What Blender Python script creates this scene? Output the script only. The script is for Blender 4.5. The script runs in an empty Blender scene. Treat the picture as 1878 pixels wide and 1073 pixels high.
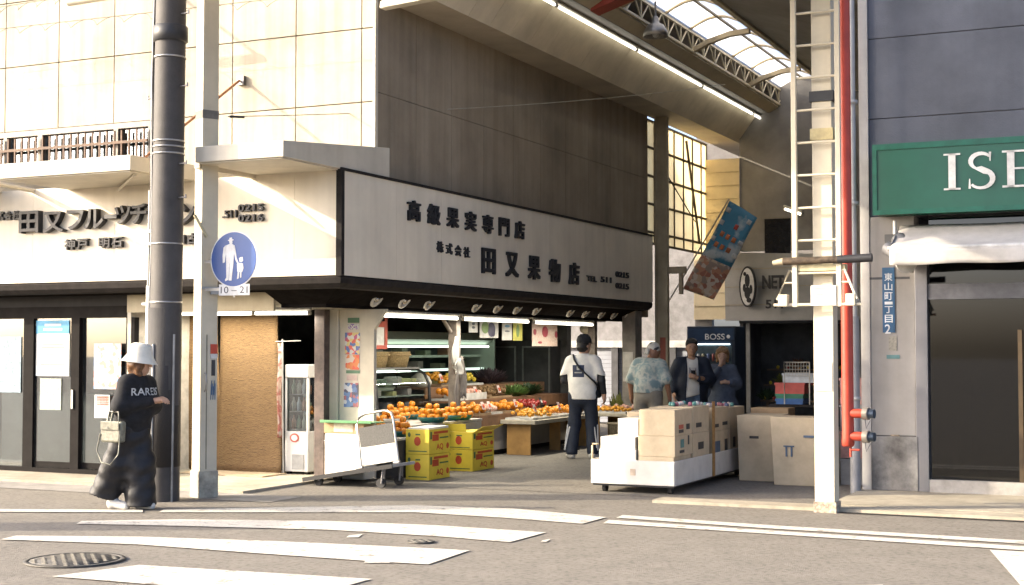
import bpy, bmesh, math, random
import numpy as np
from mathutils import Vector, Matrix, Quaternion
random.seed(7)
R = math.radians
scene = bpy.context.scene
C = scene.collection

# ------------------------------------------------------------------ camera
FPX = 2600.0; EYE = 1.55; CX = 939.0; CY = 536.5; PITCH = math.atan((640 - CY) / FPX)
cam = bpy.data.cameras.new('camera'); cam.sensor_width = 36.0; cam.lens = FPX / 1878.0 * 36.0
cam.clip_start = 0.1; cam.clip_end = 2000
camo = bpy.data.objects.new('camera', cam); C.objects.link(camo)
camo.location = (0, 0, EYE); camo.rotation_euler = (math.pi / 2 + PITCH, 0, 0)
scene.camera = camo
# ------------------------------------------------------------------ sky, sun, exposure
SUN_EL = R(22); SUN_DIR = Vector((-1.0, -0.05, 0)).normalized()
SUN_S = Vector((SUN_DIR.x * math.cos(SUN_EL), SUN_DIR.y * math.cos(SUN_EL), math.sin(SUN_EL)))
w = bpy.data.worlds.new('World'); scene.world = w; w.use_nodes = True
nt = w.node_tree; bg = nt.nodes['Background']
sky = nt.nodes.new('ShaderNodeTexSky'); sky.sky_type = 'NISHITA'; sky.sun_disc = False
sky.sun_elevation = SUN_EL; sky.sun_rotation = math.atan2(SUN_DIR.x, SUN_DIR.y) % (2 * math.pi)
sky.air_density = 0.55; sky.dust_density = 4.0; sky.ozone_density = 1.0
nt.links.new(sky.outputs[0], bg.inputs[0]); bg.inputs[1].default_value = 0.15
sun = bpy.data.lights.new('sun', 'SUN'); sun.energy = 2.1; sun.angle = R(0.5); sun.color = (1.0, 0.87, 0.66)
suno = bpy.data.objects.new('sun', sun); C.objects.link(suno)
suno.rotation_euler = (-SUN_S).to_track_quat('-Z', 'Y').to_euler(); suno.location = (-20, 5, 20)
vs = scene.view_settings
vs.view_transform = 'Standard'; vs.look = 'None'; vs.exposure = 2.2; vs.gamma = 1.0; vs.use_curve_mapping = False
scene.cycles.use_denoising = True
scene.cycles.max_bounces = 8; scene.cycles.diffuse_bounces = 5; scene.cycles.glossy_bounces = 3
scene.cycles.transparent_max_bounces = 12; scene.cycles.sample_clamp_indirect = 6.0
scene.cycles.caustics_reflective = False; scene.cycles.caustics_refractive = False

# ------------------------------------------------------------------ frame of the street corner
# u runs along the street front, v runs back along the arcade; origin under the corner of the shop sign
TH = math.atan((2160 - CX) * math.cos(PITCH) / FPX)
AV = (math.sin(TH), math.cos(TH)); UV = (AV[1], -AV[0])
cp_, sp_ = math.cos(PITCH), math.sin(PITCH)
def ray(px, py):
    z = CY - py
    return (px - CX, FPX * cp_ - z * sp_, FPX * sp_ + z * cp_)
_r = ray(625, 507); OX, OY = _r[0] / _r[1] * 15.2, 15.2
def toL(x, y): return ((x - OX) * UV[0] + (y - OY) * UV[1], (x - OX) * AV[0] + (y - OY) * AV[1])
def W(u, v, z=0.0): return (OX + u * UV[0] + v * AV[0], OY + u * UV[1] + v * AV[1], z)
def GL(px, py, z=0.0):
    r = ray(px, py); t = (z - EYE) / r[2]; u, v = toL(r[0] * t, r[1] * t); return (u, v, z)
def Pu(px, py, u0):
    r = ray(px, py); t = (u0 + OX * UV[0] + OY * UV[1]) / (r[0] * UV[0] + r[1] * UV[1])
    u, v = toL(r[0] * t, r[1] * t); return (u, v, r[2] * t + EYE)
def Pv(px, py, v0):
    r = ray(px, py); t = (v0 + OX * AV[0] + OY * AV[1]) / (r[0] * AV[0] + r[1] * AV[1])
    u, v = toL(r[0] * t, r[1] * t); return (u, v, r[2] * t + EYE)

# ------------------------------------------------------------------ materials
MATS = {}
def mat(name, col, rough=0.7, var=0.18, scale=6.0, bump=0.0, bscale=None, metal=0.0, col2=None, streak=0.0, spec=0.4, coords='pos', edge=None, grime=0.0):
    if name in MATS: return MATS[name]
    m = bpy.data.materials.new(name); m.use_nodes = True; n = m.node_tree.nodes; l = m.node_tree.links
    b = n['Principled BSDF']; b.inputs['Roughness'].default_value = rough; b.inputs['Metallic'].default_value = metal
    b.inputs['Specular IOR Level'].default_value = spec
    if coords == 'pos': co = n.new('ShaderNodeNewGeometry').outputs['Position']
    else: co = n.new('ShaderNodeTexCoord').outputs['Object']
    nz = n.new('ShaderNodeTexNoise'); nz.inputs['Scale'].default_value = scale; nz.inputs['Detail'].default_value = 6; nz.inputs['Roughness'].default_value = 0.65
    l.new(co, nz.inputs['Vector'])
    c2 = col2 if col2 else tuple(max(0, c * (1 - 2.2 * var)) for c in col)
    rp = n.new('ShaderNodeValToRGB'); rp.color_ramp.elements[0].position = 0.3; rp.color_ramp.elements[1].position = 0.68
    rp.color_ramp.elements[0].color = (*c2, 1); rp.color_ramp.elements[1].color = (*[min(1, c * (1 + .25 * var)) for c in col], 1)
    l.new(nz.outputs['Fac'], rp.inputs['Fac']); out = rp.outputs['Color']
    if streak > 0:
        mp = n.new('ShaderNodeMapping'); mp.inputs['Scale'].default_value = (7, 7, 0.35); l.new(co, mp.inputs['Vector'])
        n2 = n.new('ShaderNodeTexNoise'); n2.inputs['Scale'].default_value = 1.0; n2.inputs['Detail'].default_value = 5; l.new(mp.outputs[0], n2.inputs['Vector'])
        r2 = n.new('ShaderNodeValToRGB'); r2.color_ramp.elements[0].position = 0.33; r2.color_ramp.elements[1].position = 0.6
        r2.color_ramp.elements[0].color = (1 - streak, 1 - streak * 1.1, 1 - streak * 1.25, 1); r2.color_ramp.elements[1].color = (1, 1, 1, 1)
        l.new(n2.outputs['Fac'], r2.inputs['Fac'])
        mx = n.new('ShaderNodeMix'); mx.data_type = 'RGBA'; mx.blend_type = 'MULTIPLY'; mx.inputs[0].default_value = 1
        l.new(out, mx.inputs[6]); l.new(r2.outputs['Color'], mx.inputs[7]); out = mx.outputs[2]
    if grime > 0:
        n4 = n.new('ShaderNodeTexNoise'); n4.inputs['Scale'].default_value = scale * 7; n4.inputs['Detail'].default_value = 3; l.new(co, n4.inputs['Vector'])
        r4 = n.new('ShaderNodeValToRGB'); r4.color_ramp.elements[0].position = 0.36; r4.color_ramp.elements[1].position = 0.52
        r4.color_ramp.elements[0].color = (1 - grime, 1 - grime, 1 - grime, 1); r4.color_ramp.elements[1].color = (1, 1, 1, 1)
        l.new(n4.outputs['Fac'], r4.inputs['Fac'])
        mx = n.new('ShaderNodeMix'); mx.data_type = 'RGBA'; mx.blend_type = 'MULTIPLY'; mx.inputs[0].default_value = 1
        l.new(out, mx.inputs[6]); l.new(r4.outputs['Color'], mx.inputs[7]); out = mx.outputs[2]
    l.new(out, b.inputs['Base Color'])
    if bump > 0:
        n3 = n.new('ShaderNodeTexNoise'); n3.inputs['Scale'].default_value = bscale or scale * 8; n3.inputs['Detail'].default_value = 4; l.new(co, n3.inputs['Vector'])
        bp = n.new('ShaderNodeBump'); bp.inputs['Strength'].default_value = bump; bp.inputs['Distance'].default_value = 0.01
        l.new(n3.outputs['Fac'], bp.inputs['Height']); l.new(bp.outputs[0], b.inputs['Normal'])
    MATS[name] = m; return m
def glass(name, tint=(0.8, 0.85, 0.85), refl=0.12, rough=0.02, dirt=0.0):
    if name in MATS: return MATS[name]
    m = bpy.data.materials.new(name); m.use_nodes = True; n = m.node_tree.nodes; l = m.node_tree.links
    n.remove(n['Principled BSDF']); o = n['Material Output']
    t = n.new('ShaderNodeBsdfTransparent'); t.inputs[0].default_value = (*tint, 1)
    g = n.new('ShaderNodeBsdfGlossy'); g.inputs['Roughness'].default_value = rough; g.inputs[0].default_value = (.95, .95, .95, 1)
    lw = n.new('ShaderNodeLayerWeight'); lw.inputs[0].default_value = 0.25
    mp = n.new('ShaderNodeMapRange'); mp.inputs[3].default_value = refl; mp.inputs[4].default_value = 0.9; l.new(lw.outputs['Fresnel'], mp.inputs[0])
    mx = n.new('ShaderNodeMixShader'); l.new(mp.outputs[0], mx.inputs[0]); l.new(t.outputs[0], mx.inputs[1]); l.new(g.outputs[0], mx.inputs[2])
    last = mx
    if dirt > 0:
        d = n.new('ShaderNodeBsdfDiffuse'); d.inputs[0].default_value = (.55, .56, .55, 1)
        nz = n.new('ShaderNodeTexNoise'); nz.inputs['Scale'].default_value = 2.5; nz.inputs['Detail'].default_value = 6
        co = n.new('ShaderNodeNewGeometry'); l.new(co.outputs['Position'], nz.inputs['Vector'])
        mm = n.new('ShaderNodeMath'); mm.operation = 'MULTIPLY'; mm.inputs[1].default_value = dirt * 2; l.new(nz.outputs['Fac'], mm.inputs[0])
        m2 = n.new('ShaderNodeMixShader'); l.new(mm.outputs[0], m2.inputs[0]); l.new(mx.outputs[0], m2.inputs[1]); l.new(d.outputs[0], m2.inputs[2]); last = m2
    l.new(last.outputs[0], o.inputs[0]); MATS[name] = m; return m
def emit(name, col, s):
    if name in MATS: return MATS[name]
    m = bpy.data.materials.new(name); m.use_nodes = True; n = m.node_tree.nodes; l = m.node_tree.links
    n.remove(n['Principled BSDF']); e = n.new('ShaderNodeEmission'); e.inputs[0].default_value = (*col, 1); e.inputs[1].default_value = s
    l.new(e.outputs[0], n['Material Output'].inputs[0]); MATS[name] = m; return m
def translucent(name, col, front=0.35):
    if name in MATS: return MATS[name]
    m = bpy.data.materials.new(name); m.use_nodes = True; n = m.node_tree.nodes; l = m.node_tree.links
    n.remove(n['Principled BSDF']); t = n.new('ShaderNodeBsdfTranslucent'); t.inputs[0].default_value = (*col, 1)
    d = n.new('ShaderNodeBsdfDiffuse'); d.inputs[0].default_value = (*col, 1)
    tr = n.new('ShaderNodeBsdfTransparent'); tr.inputs[0].default_value = (*col, 1)
    a = n.new('ShaderNodeMixShader'); a.inputs[0].default_value = front; l.new(t.outputs[0], a.inputs[1]); l.new(d.outputs[0], a.inputs[2])
    nz = n.new('ShaderNodeTexNoise'); nz.inputs['Scale'].default_value = 1.3; nz.inputs['Detail'].default_value = 5
    co = n.new('ShaderNodeNewGeometry'); l.new(co.outputs['Position'], nz.inputs['Vector'])
    mm = n.new('ShaderNodeMapRange'); mm.inputs[3].default_value = 0.1; mm.inputs[4].default_value = 0.5; l.new(nz.outputs['Fac'], mm.inputs[0])
    b = n.new('ShaderNodeMixShader'); l.new(mm.outputs[0], b.inputs[0]); l.new(a.outputs[0], b.inputs[1]); l.new(tr.outputs[0], b.inputs[2])
    l.new(b.outputs[0], n['Material Output'].inputs[0]); MATS[name] = m; return m
def patch(name, cols, scale=9.0, rough=0.6, kind='voronoi', stretch=(1, 1, 1)):
    """printed colour patches (posters, stickers, patterned cloth)"""
    if name in MATS: return MATS[name]
    m = bpy.data.materials.new(name); m.use_nodes = True; n = m.node_tree.nodes; l = m.node_tree.links
    b = n['Principled BSDF']; b.inputs['Roughness'].default_value = rough
    co = n.new('ShaderNodeTexCoord').outputs['Object']; mp = n.new('ShaderNodeMapping'); mp.inputs['Scale'].default_value = stretch; l.new(co, mp.inputs[0])
    if kind == 'voronoi':
        v = n.new('ShaderNodeTexVoronoi'); v.inputs['Scale'].default_value = scale; v.inputs['Randomness'].default_value = 1
        l.new(mp.outputs[0], v.inputs['Vector']); sx = n.new('ShaderNodeSeparateColor'); l.new(v.outputs['Color'], sx.inputs[0]); fac = sx.outputs[0]
    else:
        v = n.new('ShaderNodeTexNoise'); v.inputs['Scale'].default_value = scale; v.inputs['Detail'].default_value = 4; l.new(mp.outputs[0], v.inputs['Vector'])
        mr = n.new('ShaderNodeMapRange'); mr.inputs[1].default_value = .28; mr.inputs[2].default_value = .72; l.new(v.outputs['Fac'], mr.inputs[0]); fac = mr.outputs[0]
    rp = n.new('ShaderNodeValToRGB'); rp.color_ramp.interpolation = 'CONSTANT' if kind == 'voronoi' else 'LINEAR'
    els = rp.color_ramp.elements
    while len(els) < len(cols): els.new(0.5)
    for i, c in enumerate(cols): els[i].position = i / len(cols); els[i].color = (*c, 1)
    l.new(fac, rp.inputs[0]); l.new(rp.outputs[0], b.inputs['Base Color']); MATS[name] = m; return m

# ------------------------------------------------------------------ mesh building
class MB:
    def __init__(s): s.v = []; s.f = []; s.sm = []
    def add(s, vs, fs, smooth=False):
        o = len(s.v); s.v += [tuple(p) for p in vs]; s.f += [tuple(i + o for i in f) for f in fs]; s.sm += [smooth] * len(fs); return s
    def box(s, x0, x1, y0, y1, z0, z1):
        return s.add([(x0, y0, z0), (x1, y0, z0), (x1, y1, z0), (x0, y1, z0), (x0, y0, z1), (x1, y0, z1), (x1, y1, z1), (x0, y1, z1)],
                     [(0, 3, 2, 1), (4, 5, 6, 7), (0, 1, 5, 4), (1, 2, 6, 5), (2, 3, 7, 6), (3, 0, 4, 7)])
    def hexa(s, p):   # eight corners, bottom ring then top ring
        return s.add(p, [(0, 3, 2, 1), (4, 5, 6, 7), (0, 1, 5, 4), (1, 2, 6, 5), (2, 3, 7, 6), (3, 0, 4, 7)])
    def prism(s, pts, d):   # planar polygon pushed along the vector d
        n = len(pts); q = [tuple(p[i] + d[i] for i in range(3)) for p in pts]
        return s.add(list(pts) + q, [tuple(range(n - 1, -1, -1)), tuple(range(n, 2 * n))] + [(i, (i + 1) % n, n + (i + 1) % n, n + i) for i in range(n)])
    def tube(s, path, r, n=8, r1=None, cap=True):
        P = [Vector(p) for p in path]; rings = []; m = len(P)
        for i, p in enumerate(P):
            t = (P[min(i + 1, m - 1)] - P[max(i - 1, 0)]).normalized()
            a = Vector((0, 0, 1)) if abs(t.z) < 0.9 else Vector((1, 0, 0))
            x = t.cross(a).normalized(); y = t.cross(x)
            rr = r if r1 is None else r + (r1 - r) * i / (m - 1)
            rings.append([p + x * rr * math.cos(2 * math.pi * k / n) + y * rr * math.sin(2 * math.pi * k / n) for k in range(n)])
        vs = [q for rg in rings for q in rg]
        fs = [(i * n + k, i * n + (k + 1) % n, (i + 1) * n + (k + 1) % n, (i + 1) * n + k) for i in range(m - 1) for k in range(n)]
        s.add(vs, fs, True)
        if cap:
            s.add(rings[0], [tuple(range(n))]); s.add(rings[-1], [tuple(range(n - 1, -1, -1))])
        return s
    def lathe(s, prof, c=(0, 0, 0), n=24, sx=1.0, sy=1.0):   # profile of (r, z)
        vs = [(c[0] + r * sx * math.cos(2 * math.pi * k / n), c[1] + r * sy * math.sin(2 * math.pi * k / n), c[2] + z) for r, z in prof for k in range(n)]
        fs = [(i * n + k, i * n + (k + 1) % n, (i + 1) * n + (k + 1) % n, (i + 1) * n + k) for i in range(len(prof) - 1) for k in range(n)]
        return s.add(vs, fs, True)
    def ball(s, c, r, n=12, m=8, sz=1.0):
        return s.lathe([(max(1e-4, r * math.sin(math.pi * i / m)), -r * sz * math.cos(math.pi * i / m)) for i in range(m + 1)], c, n)
    def grid(s, fn, nu, nv, smooth=True):
        vs = [fn(i / nu, j / nv) for j in range(nv + 1) for i in range(nu + 1)]
        return s.add(vs, [(j * (nu + 1) + i, j * (nu + 1) + i + 1, (j + 1) * (nu + 1) + i + 1, (j + 1) * (nu + 1) + i) for j in range(nv) for i in range(nu)], smooth)
    def xf(s, M):
        s.v = [tuple(M @ Vector(p)) for p in s.v]; return s
    def mesh(s, name, m=None, org=(0, 0, 0)):
        me = bpy.data.meshes.new(name); me.from_pydata([(p[0] - org[0], p[1] - org[1], p[2] - org[2]) for p in s.v], [], s.f)
        if any(s.sm): me.polygons.foreach_set('use_smooth', s.sm)
        if m: me.materials.append(m)
        me.update(); return me
def box(*a): return MB().box(*a)
ORG = {}
def tag(o, label=None, cat=None, group=None, kind=None):
    if label: o['label'] = label
    if cat: o['category'] = cat
    if group: o['group'] = group
    if kind: o['kind'] = kind
    return o
def thing(name, label, cat, org, rz=None, group=None):
    """Empty at a thing's base; rz None: parts are given in corner-frame coordinates; else in the thing's own axes turned by rz"""
    o = bpy.data.objects.new(name, None); C.objects.link(o); o.empty_display_size = 0.1
    o.location = W(*org); o.rotation_euler = (0, 0, -TH + (rz or 0)); ORG[o.name] = org if rz is None else (0, 0, 0)
    return tag(o, label, cat, group)
def rootname(p):
    while p.parent: p = p.parent
    return p.name
def part(name, mb, m, parent, bevel=0.0, loc=None, label=None, seg=2, kind=None):
    me = mb if isinstance(mb, bpy.types.Mesh) else mb.mesh(name, m, ORG[rootname(parent)] if loc is None else (0, 0, 0))
    o = bpy.data.objects.new(name, me); C.objects.link(o); o.parent = parent
    if loc is not None:
        og = ORG[rootname(parent)]; o.location = tuple(loc[i] - og[i] for i in range(3))
    if bevel: bev(o, bevel, seg)
    if label: o['label'] = label
    if kind: o['kind'] = kind
    return o
def bev(o, wd, seg=2):
    b = o.modifiers.new('bevel', 'BEVEL'); b.width = wd; b.segments = seg; b.limit_method = 'ANGLE'; b.angle_limit = R(40)
def single(name, mb, m, label, cat, org=(0, 0, 0), rz=None, group=None, bevel=0.0):
    """a thing that is one mesh"""
    me = mb if isinstance(mb, bpy.types.Mesh) else mb.mesh(name, m, org if rz is None else (0, 0, 0))
    o = bpy.data.objects.new(name, me); C.objects.link(o); o.location = W(*org); o.rotation_euler = (0, 0, -TH + (rz or 0))
    ORG[o.name] = org if rz is None else (0, 0, 0)
    if bevel: bev(o, bevel)
    return tag(o, label, cat, group)
def structure(name, mb, m, org=(0, 0, 0)):
    me = mb.mesh(name, m, org); o = bpy.data.objects.new(name, me); C.objects.link(o)
    o.location = W(*org); o.rotation_euler = (0, 0, -TH); o['kind'] = 'structure'; ORG[o.name] = org; return o
def project(mb, me, axis, sign, off=.004):
    from mathutils.bvhtree import BVHTree
    bv = BVHTree.FromPolygons([v.co for v in me.vertices], [tuple(p.vertices) for p in me.polygons])
    out = []
    for p in mb.v:
        o = Vector(p); o[axis] = sign * 2.0; d = Vector((0, 0, 0)); d[axis] = -sign
        h = bv.ray_cast(o, d)[0]; q = Vector(p)
        if h is not None: q[axis] = h[axis] + sign * off
        out.append(tuple(q))
    mb.v = out; return mb
GLY = {}
def glyphs(s, bold):
    k = (s, bold)
    if k not in GLY:
        cu = bpy.data.curves.new('lettering', 'FONT'); cu.body = s; cu.size = 1.0; cu.offset = bold; cu.resolution_u = 3
        o = bpy.data.objects.new('lettering', cu); C.objects.link(o); dg = bpy.context.evaluated_depsgraph_get()
        me = bpy.data.meshes.new_from_object(o.evaluated_get(dg)); bpy.data.objects.remove(o)
        v = [tuple(p.co) for p in me.vertices]; f = [tuple(p.vertices) for p in me.polygons]
        bpy.data.meshes.remove(me); GLY[k] = (v, f)
    return GLY[k]
def text(mb, s, pos, right, up, w=None, h=None, bold=0.0, depth=0.0):
    """flat lettering fitted to a box: pos = its lower left corner, right/up unit vectors, w x h in metres"""
    v, f = glyphs(s, bold)
    if not v: return mb
    x0 = min(p[0] for p in v); x1 = max(p[0] for p in v); y0 = min(p[1] for p in v); y1 = max(p[1] for p in v)
    sx = (w / (x1 - x0)) if w else h / (y1 - y0); sy = (h / (y1 - y0)) if h else sx
    P = Vector(pos); Rv = Vector(right); U = Vector(up); N = Rv.cross(U)
    q = [P + Rv * ((p[0] - x0) * sx) + U * ((p[1] - y0) * sy) + N * depth for p in v]
    mb.add(q, f)
    if depth:
        ed = {}
        for fa in f:
            for i in range(len(fa)):
                e = (fa[i], fa[(i + 1) % len(fa)]); r = (e[1], e[0])
                if r in ed: del ed[r]
                else: ed[e] = 1
        for a, b in ed: mb.add([q[b], q[a], q[a] - N * depth, q[b] - N * depth], [(0, 1, 2, 3)])
    return mb
def stroke(mb, pts, widths, pos, right, up, s, depth=0.0):
    """a flat brush stroke through 2-D points, used for letters with serifs"""
    P = Vector(pos); Rv = Vector(right); U = Vector(up); N = Rv.cross(U); q = []
    n = len(pts)
    for i, (x, y) in enumerate(pts):
        tx = pts[min(i + 1, n - 1)][0] - pts[max(i - 1, 0)][0]; ty = pts[min(i + 1, n - 1)][1] - pts[max(i - 1, 0)][1]
        L = math.hypot(tx, ty) or 1; nx, ny = -ty / L, tx / L; wd = widths[i] / 2
        for sg in (1, -1): q.append(P + Rv * ((x + sg * nx * wd) * s) + U * ((y + sg * ny * wd) * s) + N * depth)
    fs = [(2 * i, 2 * i + 1, 2 * i + 3, 2 * i + 2) for i in range(n - 1)]
    mb.add(q, fs); return mb
# ================================================================== SETTING: ground
asphalt = mat('asphalt', (0.205, 0.186, 0.158), 0.92, 0.09, 3.2, 0.9, 130, grime=0.26, spec=.2)
concrete_pale = mat('pavement concrete', (0.38, 0.335, 0.255), 0.85, 0.16, 2.2, 0.3, 60, grime=0.12)
concrete_grey = mat('gutter concrete', (0.27, 0.25, 0.225), 0.85, 0.2, 3.0, 0.4, 60)
paint = mat('road paint', (0.50, 0.47, 0.41), 0.8, 0.10, 4, 0.6, 110, grime=0.30, spec=.2)
paint = mat('worn road paint', (0.50, 0.47, 0.41), 0.8, 0.1, 7, 0.6, 110, col2=(.25, .225, .19), grime=0.22, spec=.2)
for _n in paint.node_tree.nodes:
    if _n.type == 'VALTORGB' and _n.color_ramp.elements[0].position < .31: _n.color_ramp.elements[0].position = .34; _n.color_ramp.elements[1].position = .43
def sheet(pts, z): 
    n = len(pts); return MB().add([(p[0], p[1], z) for p in pts], [tuple(range(n))])
structure('ground', sheet([(-300, -200), (300, -200), (300, 500), (-300, 500)], 0.0), asphalt)
# arcade lane
structure('arcade_lane', sheet([(-6.5, 1.15), (5.6, 1.15), (5.6, 60), (-6.5, 60)], 0.004), asphalt)
structure('pavement', box(-14, -0.95, -0.42, 1.9, -0.05, 0.03), concrete_pale)
structure('gutter', sheet([(-14, -1.02), (-0.2, -1.02), (-0.2, -0.42), (-14, -0.42)], 0.005), concrete_grey)
structure('pavement', box(5.0, 16, 0.95, 2.72, -0.05, 0.035), concrete_pale)
structure('kerb', box(3.3, 16, 0.62, 0.95, -0.05, 0.03), concrete_pale)
def band(name, top, bot, z=0.008, m=paint):
    a = [GL(x, y) for x, y in top]; b = [GL(x, y) for x, y in bot]
    mb = MB(); n = len(a); mb.add([(p[0], p[1], z) for p in a + b], [(i, n + i, n + i + 1, i + 1) for i in range(n - 1)])
    return structure(name, mb, m)
band('crossing_stripe', [(300, 936), (560, 931), (760, 928), (940, 934), (1112, 950)], [(290, 941), (560, 941), (760, 941), (925, 951), (1068, 962)])
band('crossing_stripe', [(150, 957), (330, 954), (600, 957), (800, 965), (1002, 978)], [(140, 962), (330, 966), (600, 973), (800, 985), (935, 996)])
band('crossing_stripe', [(30, 984), (260, 986), (500, 994), (700, 1003), (862, 1011)], [(0, 991), (250, 1000), (480, 1017), (680, 1031), (785, 1037)])
band('crossing_stripe', [(255, 1038), (470, 1051), (682, 1064)], [(95, 1059), (330, 1078), (560, 1096)])
band('edge_line', [(-200, 934), (0, 935), (200, 936), (262, 936)], [(-200, 939), (0, 940), (200, 941), (262, 941)])
band('edge_line', [(1142, 946), (1400, 964), (1878, 993), (2050, 1003)], [(1130, 951), (1400, 970), (1878, 999), (2050, 1010)])
band('edge_line', [(1116, 955), (1400, 974), (1878, 1004), (2050, 1015)], [(1106, 961), (1400, 980), (1878, 1011), (2050, 1022)])
band('road_marking', [(1815, 1010), (2050, 1024)], [(1872, 1076), (2100, 1090)])
structure('dark_strip', sheet([(5.2, .50), (16, .50), (16, .585), (5.2, .585)], .006), mat('dark strip', (.03, .028, .026), .8))  # thin dark strip along the road side of the right-hand kerb
for x0, y0, x1, y1 in ((640, 983, 665, 987), (672, 1028, 722, 1034), (996, 992, 1010, 995), (1570, 1076, 1620, 1080)):
    band('paint_scrap', [(x0, y0), (x1, y0 - 2)], [(x0 - 5, y1), (x1 - 8, y1)], 0.007)
iron = mat('cast iron', (0.10, 0.093, 0.082), 0.6, 0.3, 18, 0.3, 60, metal=0.5)
def manhole(px, py, r, label):
    u, v, _ = GL(px, py); t = thing('manhole_cover', label, 'manhole cover', (u, v, 0.006))
    part('rim', MB().lathe([(r, 0), (r, .008), (r * .9, .008), (r * .9, 0.002)], (u, v, .006), 40), iron, t)
    part('lid', MB().lathe([(r * .89, 0), (r * .89, .006), (.0001, .006)], (u, v, .006), 40), iron, t)
    rb = MB(); k = 0.05 if r > .2 else 0.04; n = int(r * .85 / k)
    for i in range(-n, n + 1):
        for j in range(-n, n + 1):
            if math.hypot(i, j) * k < r * .82 and (i + j) % 2 == 0: rb.box(u + i * k - .018, u + i * k + .018, v + j * k - .012, v + j * k + .012, .011, .016)
    part('tread', rb, mat('worn iron', (0.22, 0.205, 0.18), 0.45, 0.2, 30, metal=0.5), t, kind='stuff')
manhole(137, 1029, 0.36, 'large round iron manhole cover beside the zebra crossing')
manhole(772, 995, 0.11, 'small round iron valve cover in the road between zebra stripes')

# ================================================================== FRUIT SHOP BUILDING
cream_wall = mat('cream wall panel', (0.43, 0.388, 0.308), 0.75, 0.14, 0.9, 0.12, 30, streak=0.2)
joint = mat('joint shadow gap', (0.30, 0.25, 0.17), 0.9, 0.2, 4)
side_wall = mat('grey beige side cladding', (0.335, 0.275, 0.195), 0.8, 0.16, 0.8, 0.15, 40, streak=0.16)
dark_trim = mat('dark brown trim', (0.032, 0.028, 0.026), 0.8, 0.2, 8, spec=.1)
black_soffit = mat('black soffit', (0.016, 0.014, 0.013), 0.95, 0.2, 8, spec=0.0)
canopy_m = mat('canopy cream metal', (0.58, 0.53, 0.43), 0.55, 0.08, 2, streak=0.08)
canopy_under = canopy_m
bld = thing('fruit_shop_building', 'cream panelled two storey fruit shop building on the arcade corner', 'building', (-3.5, 3, 0))
FV = 1.05; SU = -0.21
us = [SU, -0.388] + [-1.295 - .915 * k for k in range(8)]
zs = [3.55, 4.405, 5.265, 6.125, 6.985, 7.845, 8.7]
pm = {}
for i in range(len(us) - 1):
    for j in range(len(zs) - 1):
        u1, u0 = us[i], us[i + 1]
        z0, z1 = zs[j], zs[j + 1]
        if j == 0 and u0 < -3.42:
            if u1 < -3.42: continue
            u0 = -3.42
        k = (round(u1 - u0, 3), round(z1 - z0, 3)); g = .006
        if k not in pm: pm[k] = box(g, k[0] - g, 0, .05, g, k[1] - g).mesh('panel', cream_wall)
        part('panel', pm[k], None, bld, loc=(u0, FV, z0), bevel=.003)
part('backing_wall', MB().box(-7.8, SU - .05, FV + .05, FV + .2, 4.40, 8.7).box(-3.42, SU - .05, FV + .05, FV + .2, 3.3, 4.40), joint, bld)
# arcade side cladding, panels with shallow joints
pw = 0.93; pm2 = {}
v = FV + .05
while v < 10.3:
    v1 = min(v + pw, 10.35)
    for z0, z1 in ((3.40, 4.52), (4.52, 5.64), (5.64, 6.4)) if v > 4 else ((3.40, 4.52), (4.52, 5.64), (5.64, 6.76), (6.76, 8.7)):
        k = (round(v1 - v, 3), round(z1 - z0, 3))
        if k not in pm2:
            g = .003; mb = MB(); n = 9; d = k[0] / n
            mb.box(-.04, 0, g, k[0] - g, g, k[1] - g)
            pm2[k] = mb.mesh('side_panel', side_wall)
        part('side_panel', pm2[k], None, bld, loc=(SU, v, z0))
    v = v1
part('side_backing', MB().box(SU - .2, SU - .045, FV + .2, 10.35, 3.3, 6.4).box(SU - .2, SU - .045, FV + .2, 4.0, 6.4, 8.7), joint, bld)
part('roof_slab', MB().box(-7.8, SU - .02, FV + .2, 4.0, 8.7, 8.8).box(-7.8, SU - .2, 4.0, 10.3, 6.4, 6.5), concrete_grey, bld)
part('rear_wall', MB().box(-7.8, SU, 10.2, 10.35, 2.1, 6.4).box(-7.8, -7.65, FV + .2, 10.2, 0, 6.4), side_wall, bld)
part('corner_trim', box(SU - .02, SU + .012, FV - .012, FV + .05, 3.5, 8.7), canopy_m, bld)
# interior shell
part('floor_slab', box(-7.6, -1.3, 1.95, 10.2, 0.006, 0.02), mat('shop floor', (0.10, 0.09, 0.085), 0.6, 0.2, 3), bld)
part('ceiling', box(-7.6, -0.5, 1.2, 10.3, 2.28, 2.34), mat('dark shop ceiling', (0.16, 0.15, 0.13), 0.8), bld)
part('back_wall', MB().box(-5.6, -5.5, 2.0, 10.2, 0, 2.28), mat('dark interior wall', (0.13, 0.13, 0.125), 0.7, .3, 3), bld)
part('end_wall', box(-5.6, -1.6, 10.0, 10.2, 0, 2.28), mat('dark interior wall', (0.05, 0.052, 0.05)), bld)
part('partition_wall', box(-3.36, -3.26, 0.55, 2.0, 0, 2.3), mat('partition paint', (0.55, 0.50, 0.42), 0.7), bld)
part('party_wall', MB().box(-7.6, -3.4, 3.6, 3.7, 0, 2.3), mat('grey interior wall', (0.22, 0.22, 0.215), 0.8), bld)
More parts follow.
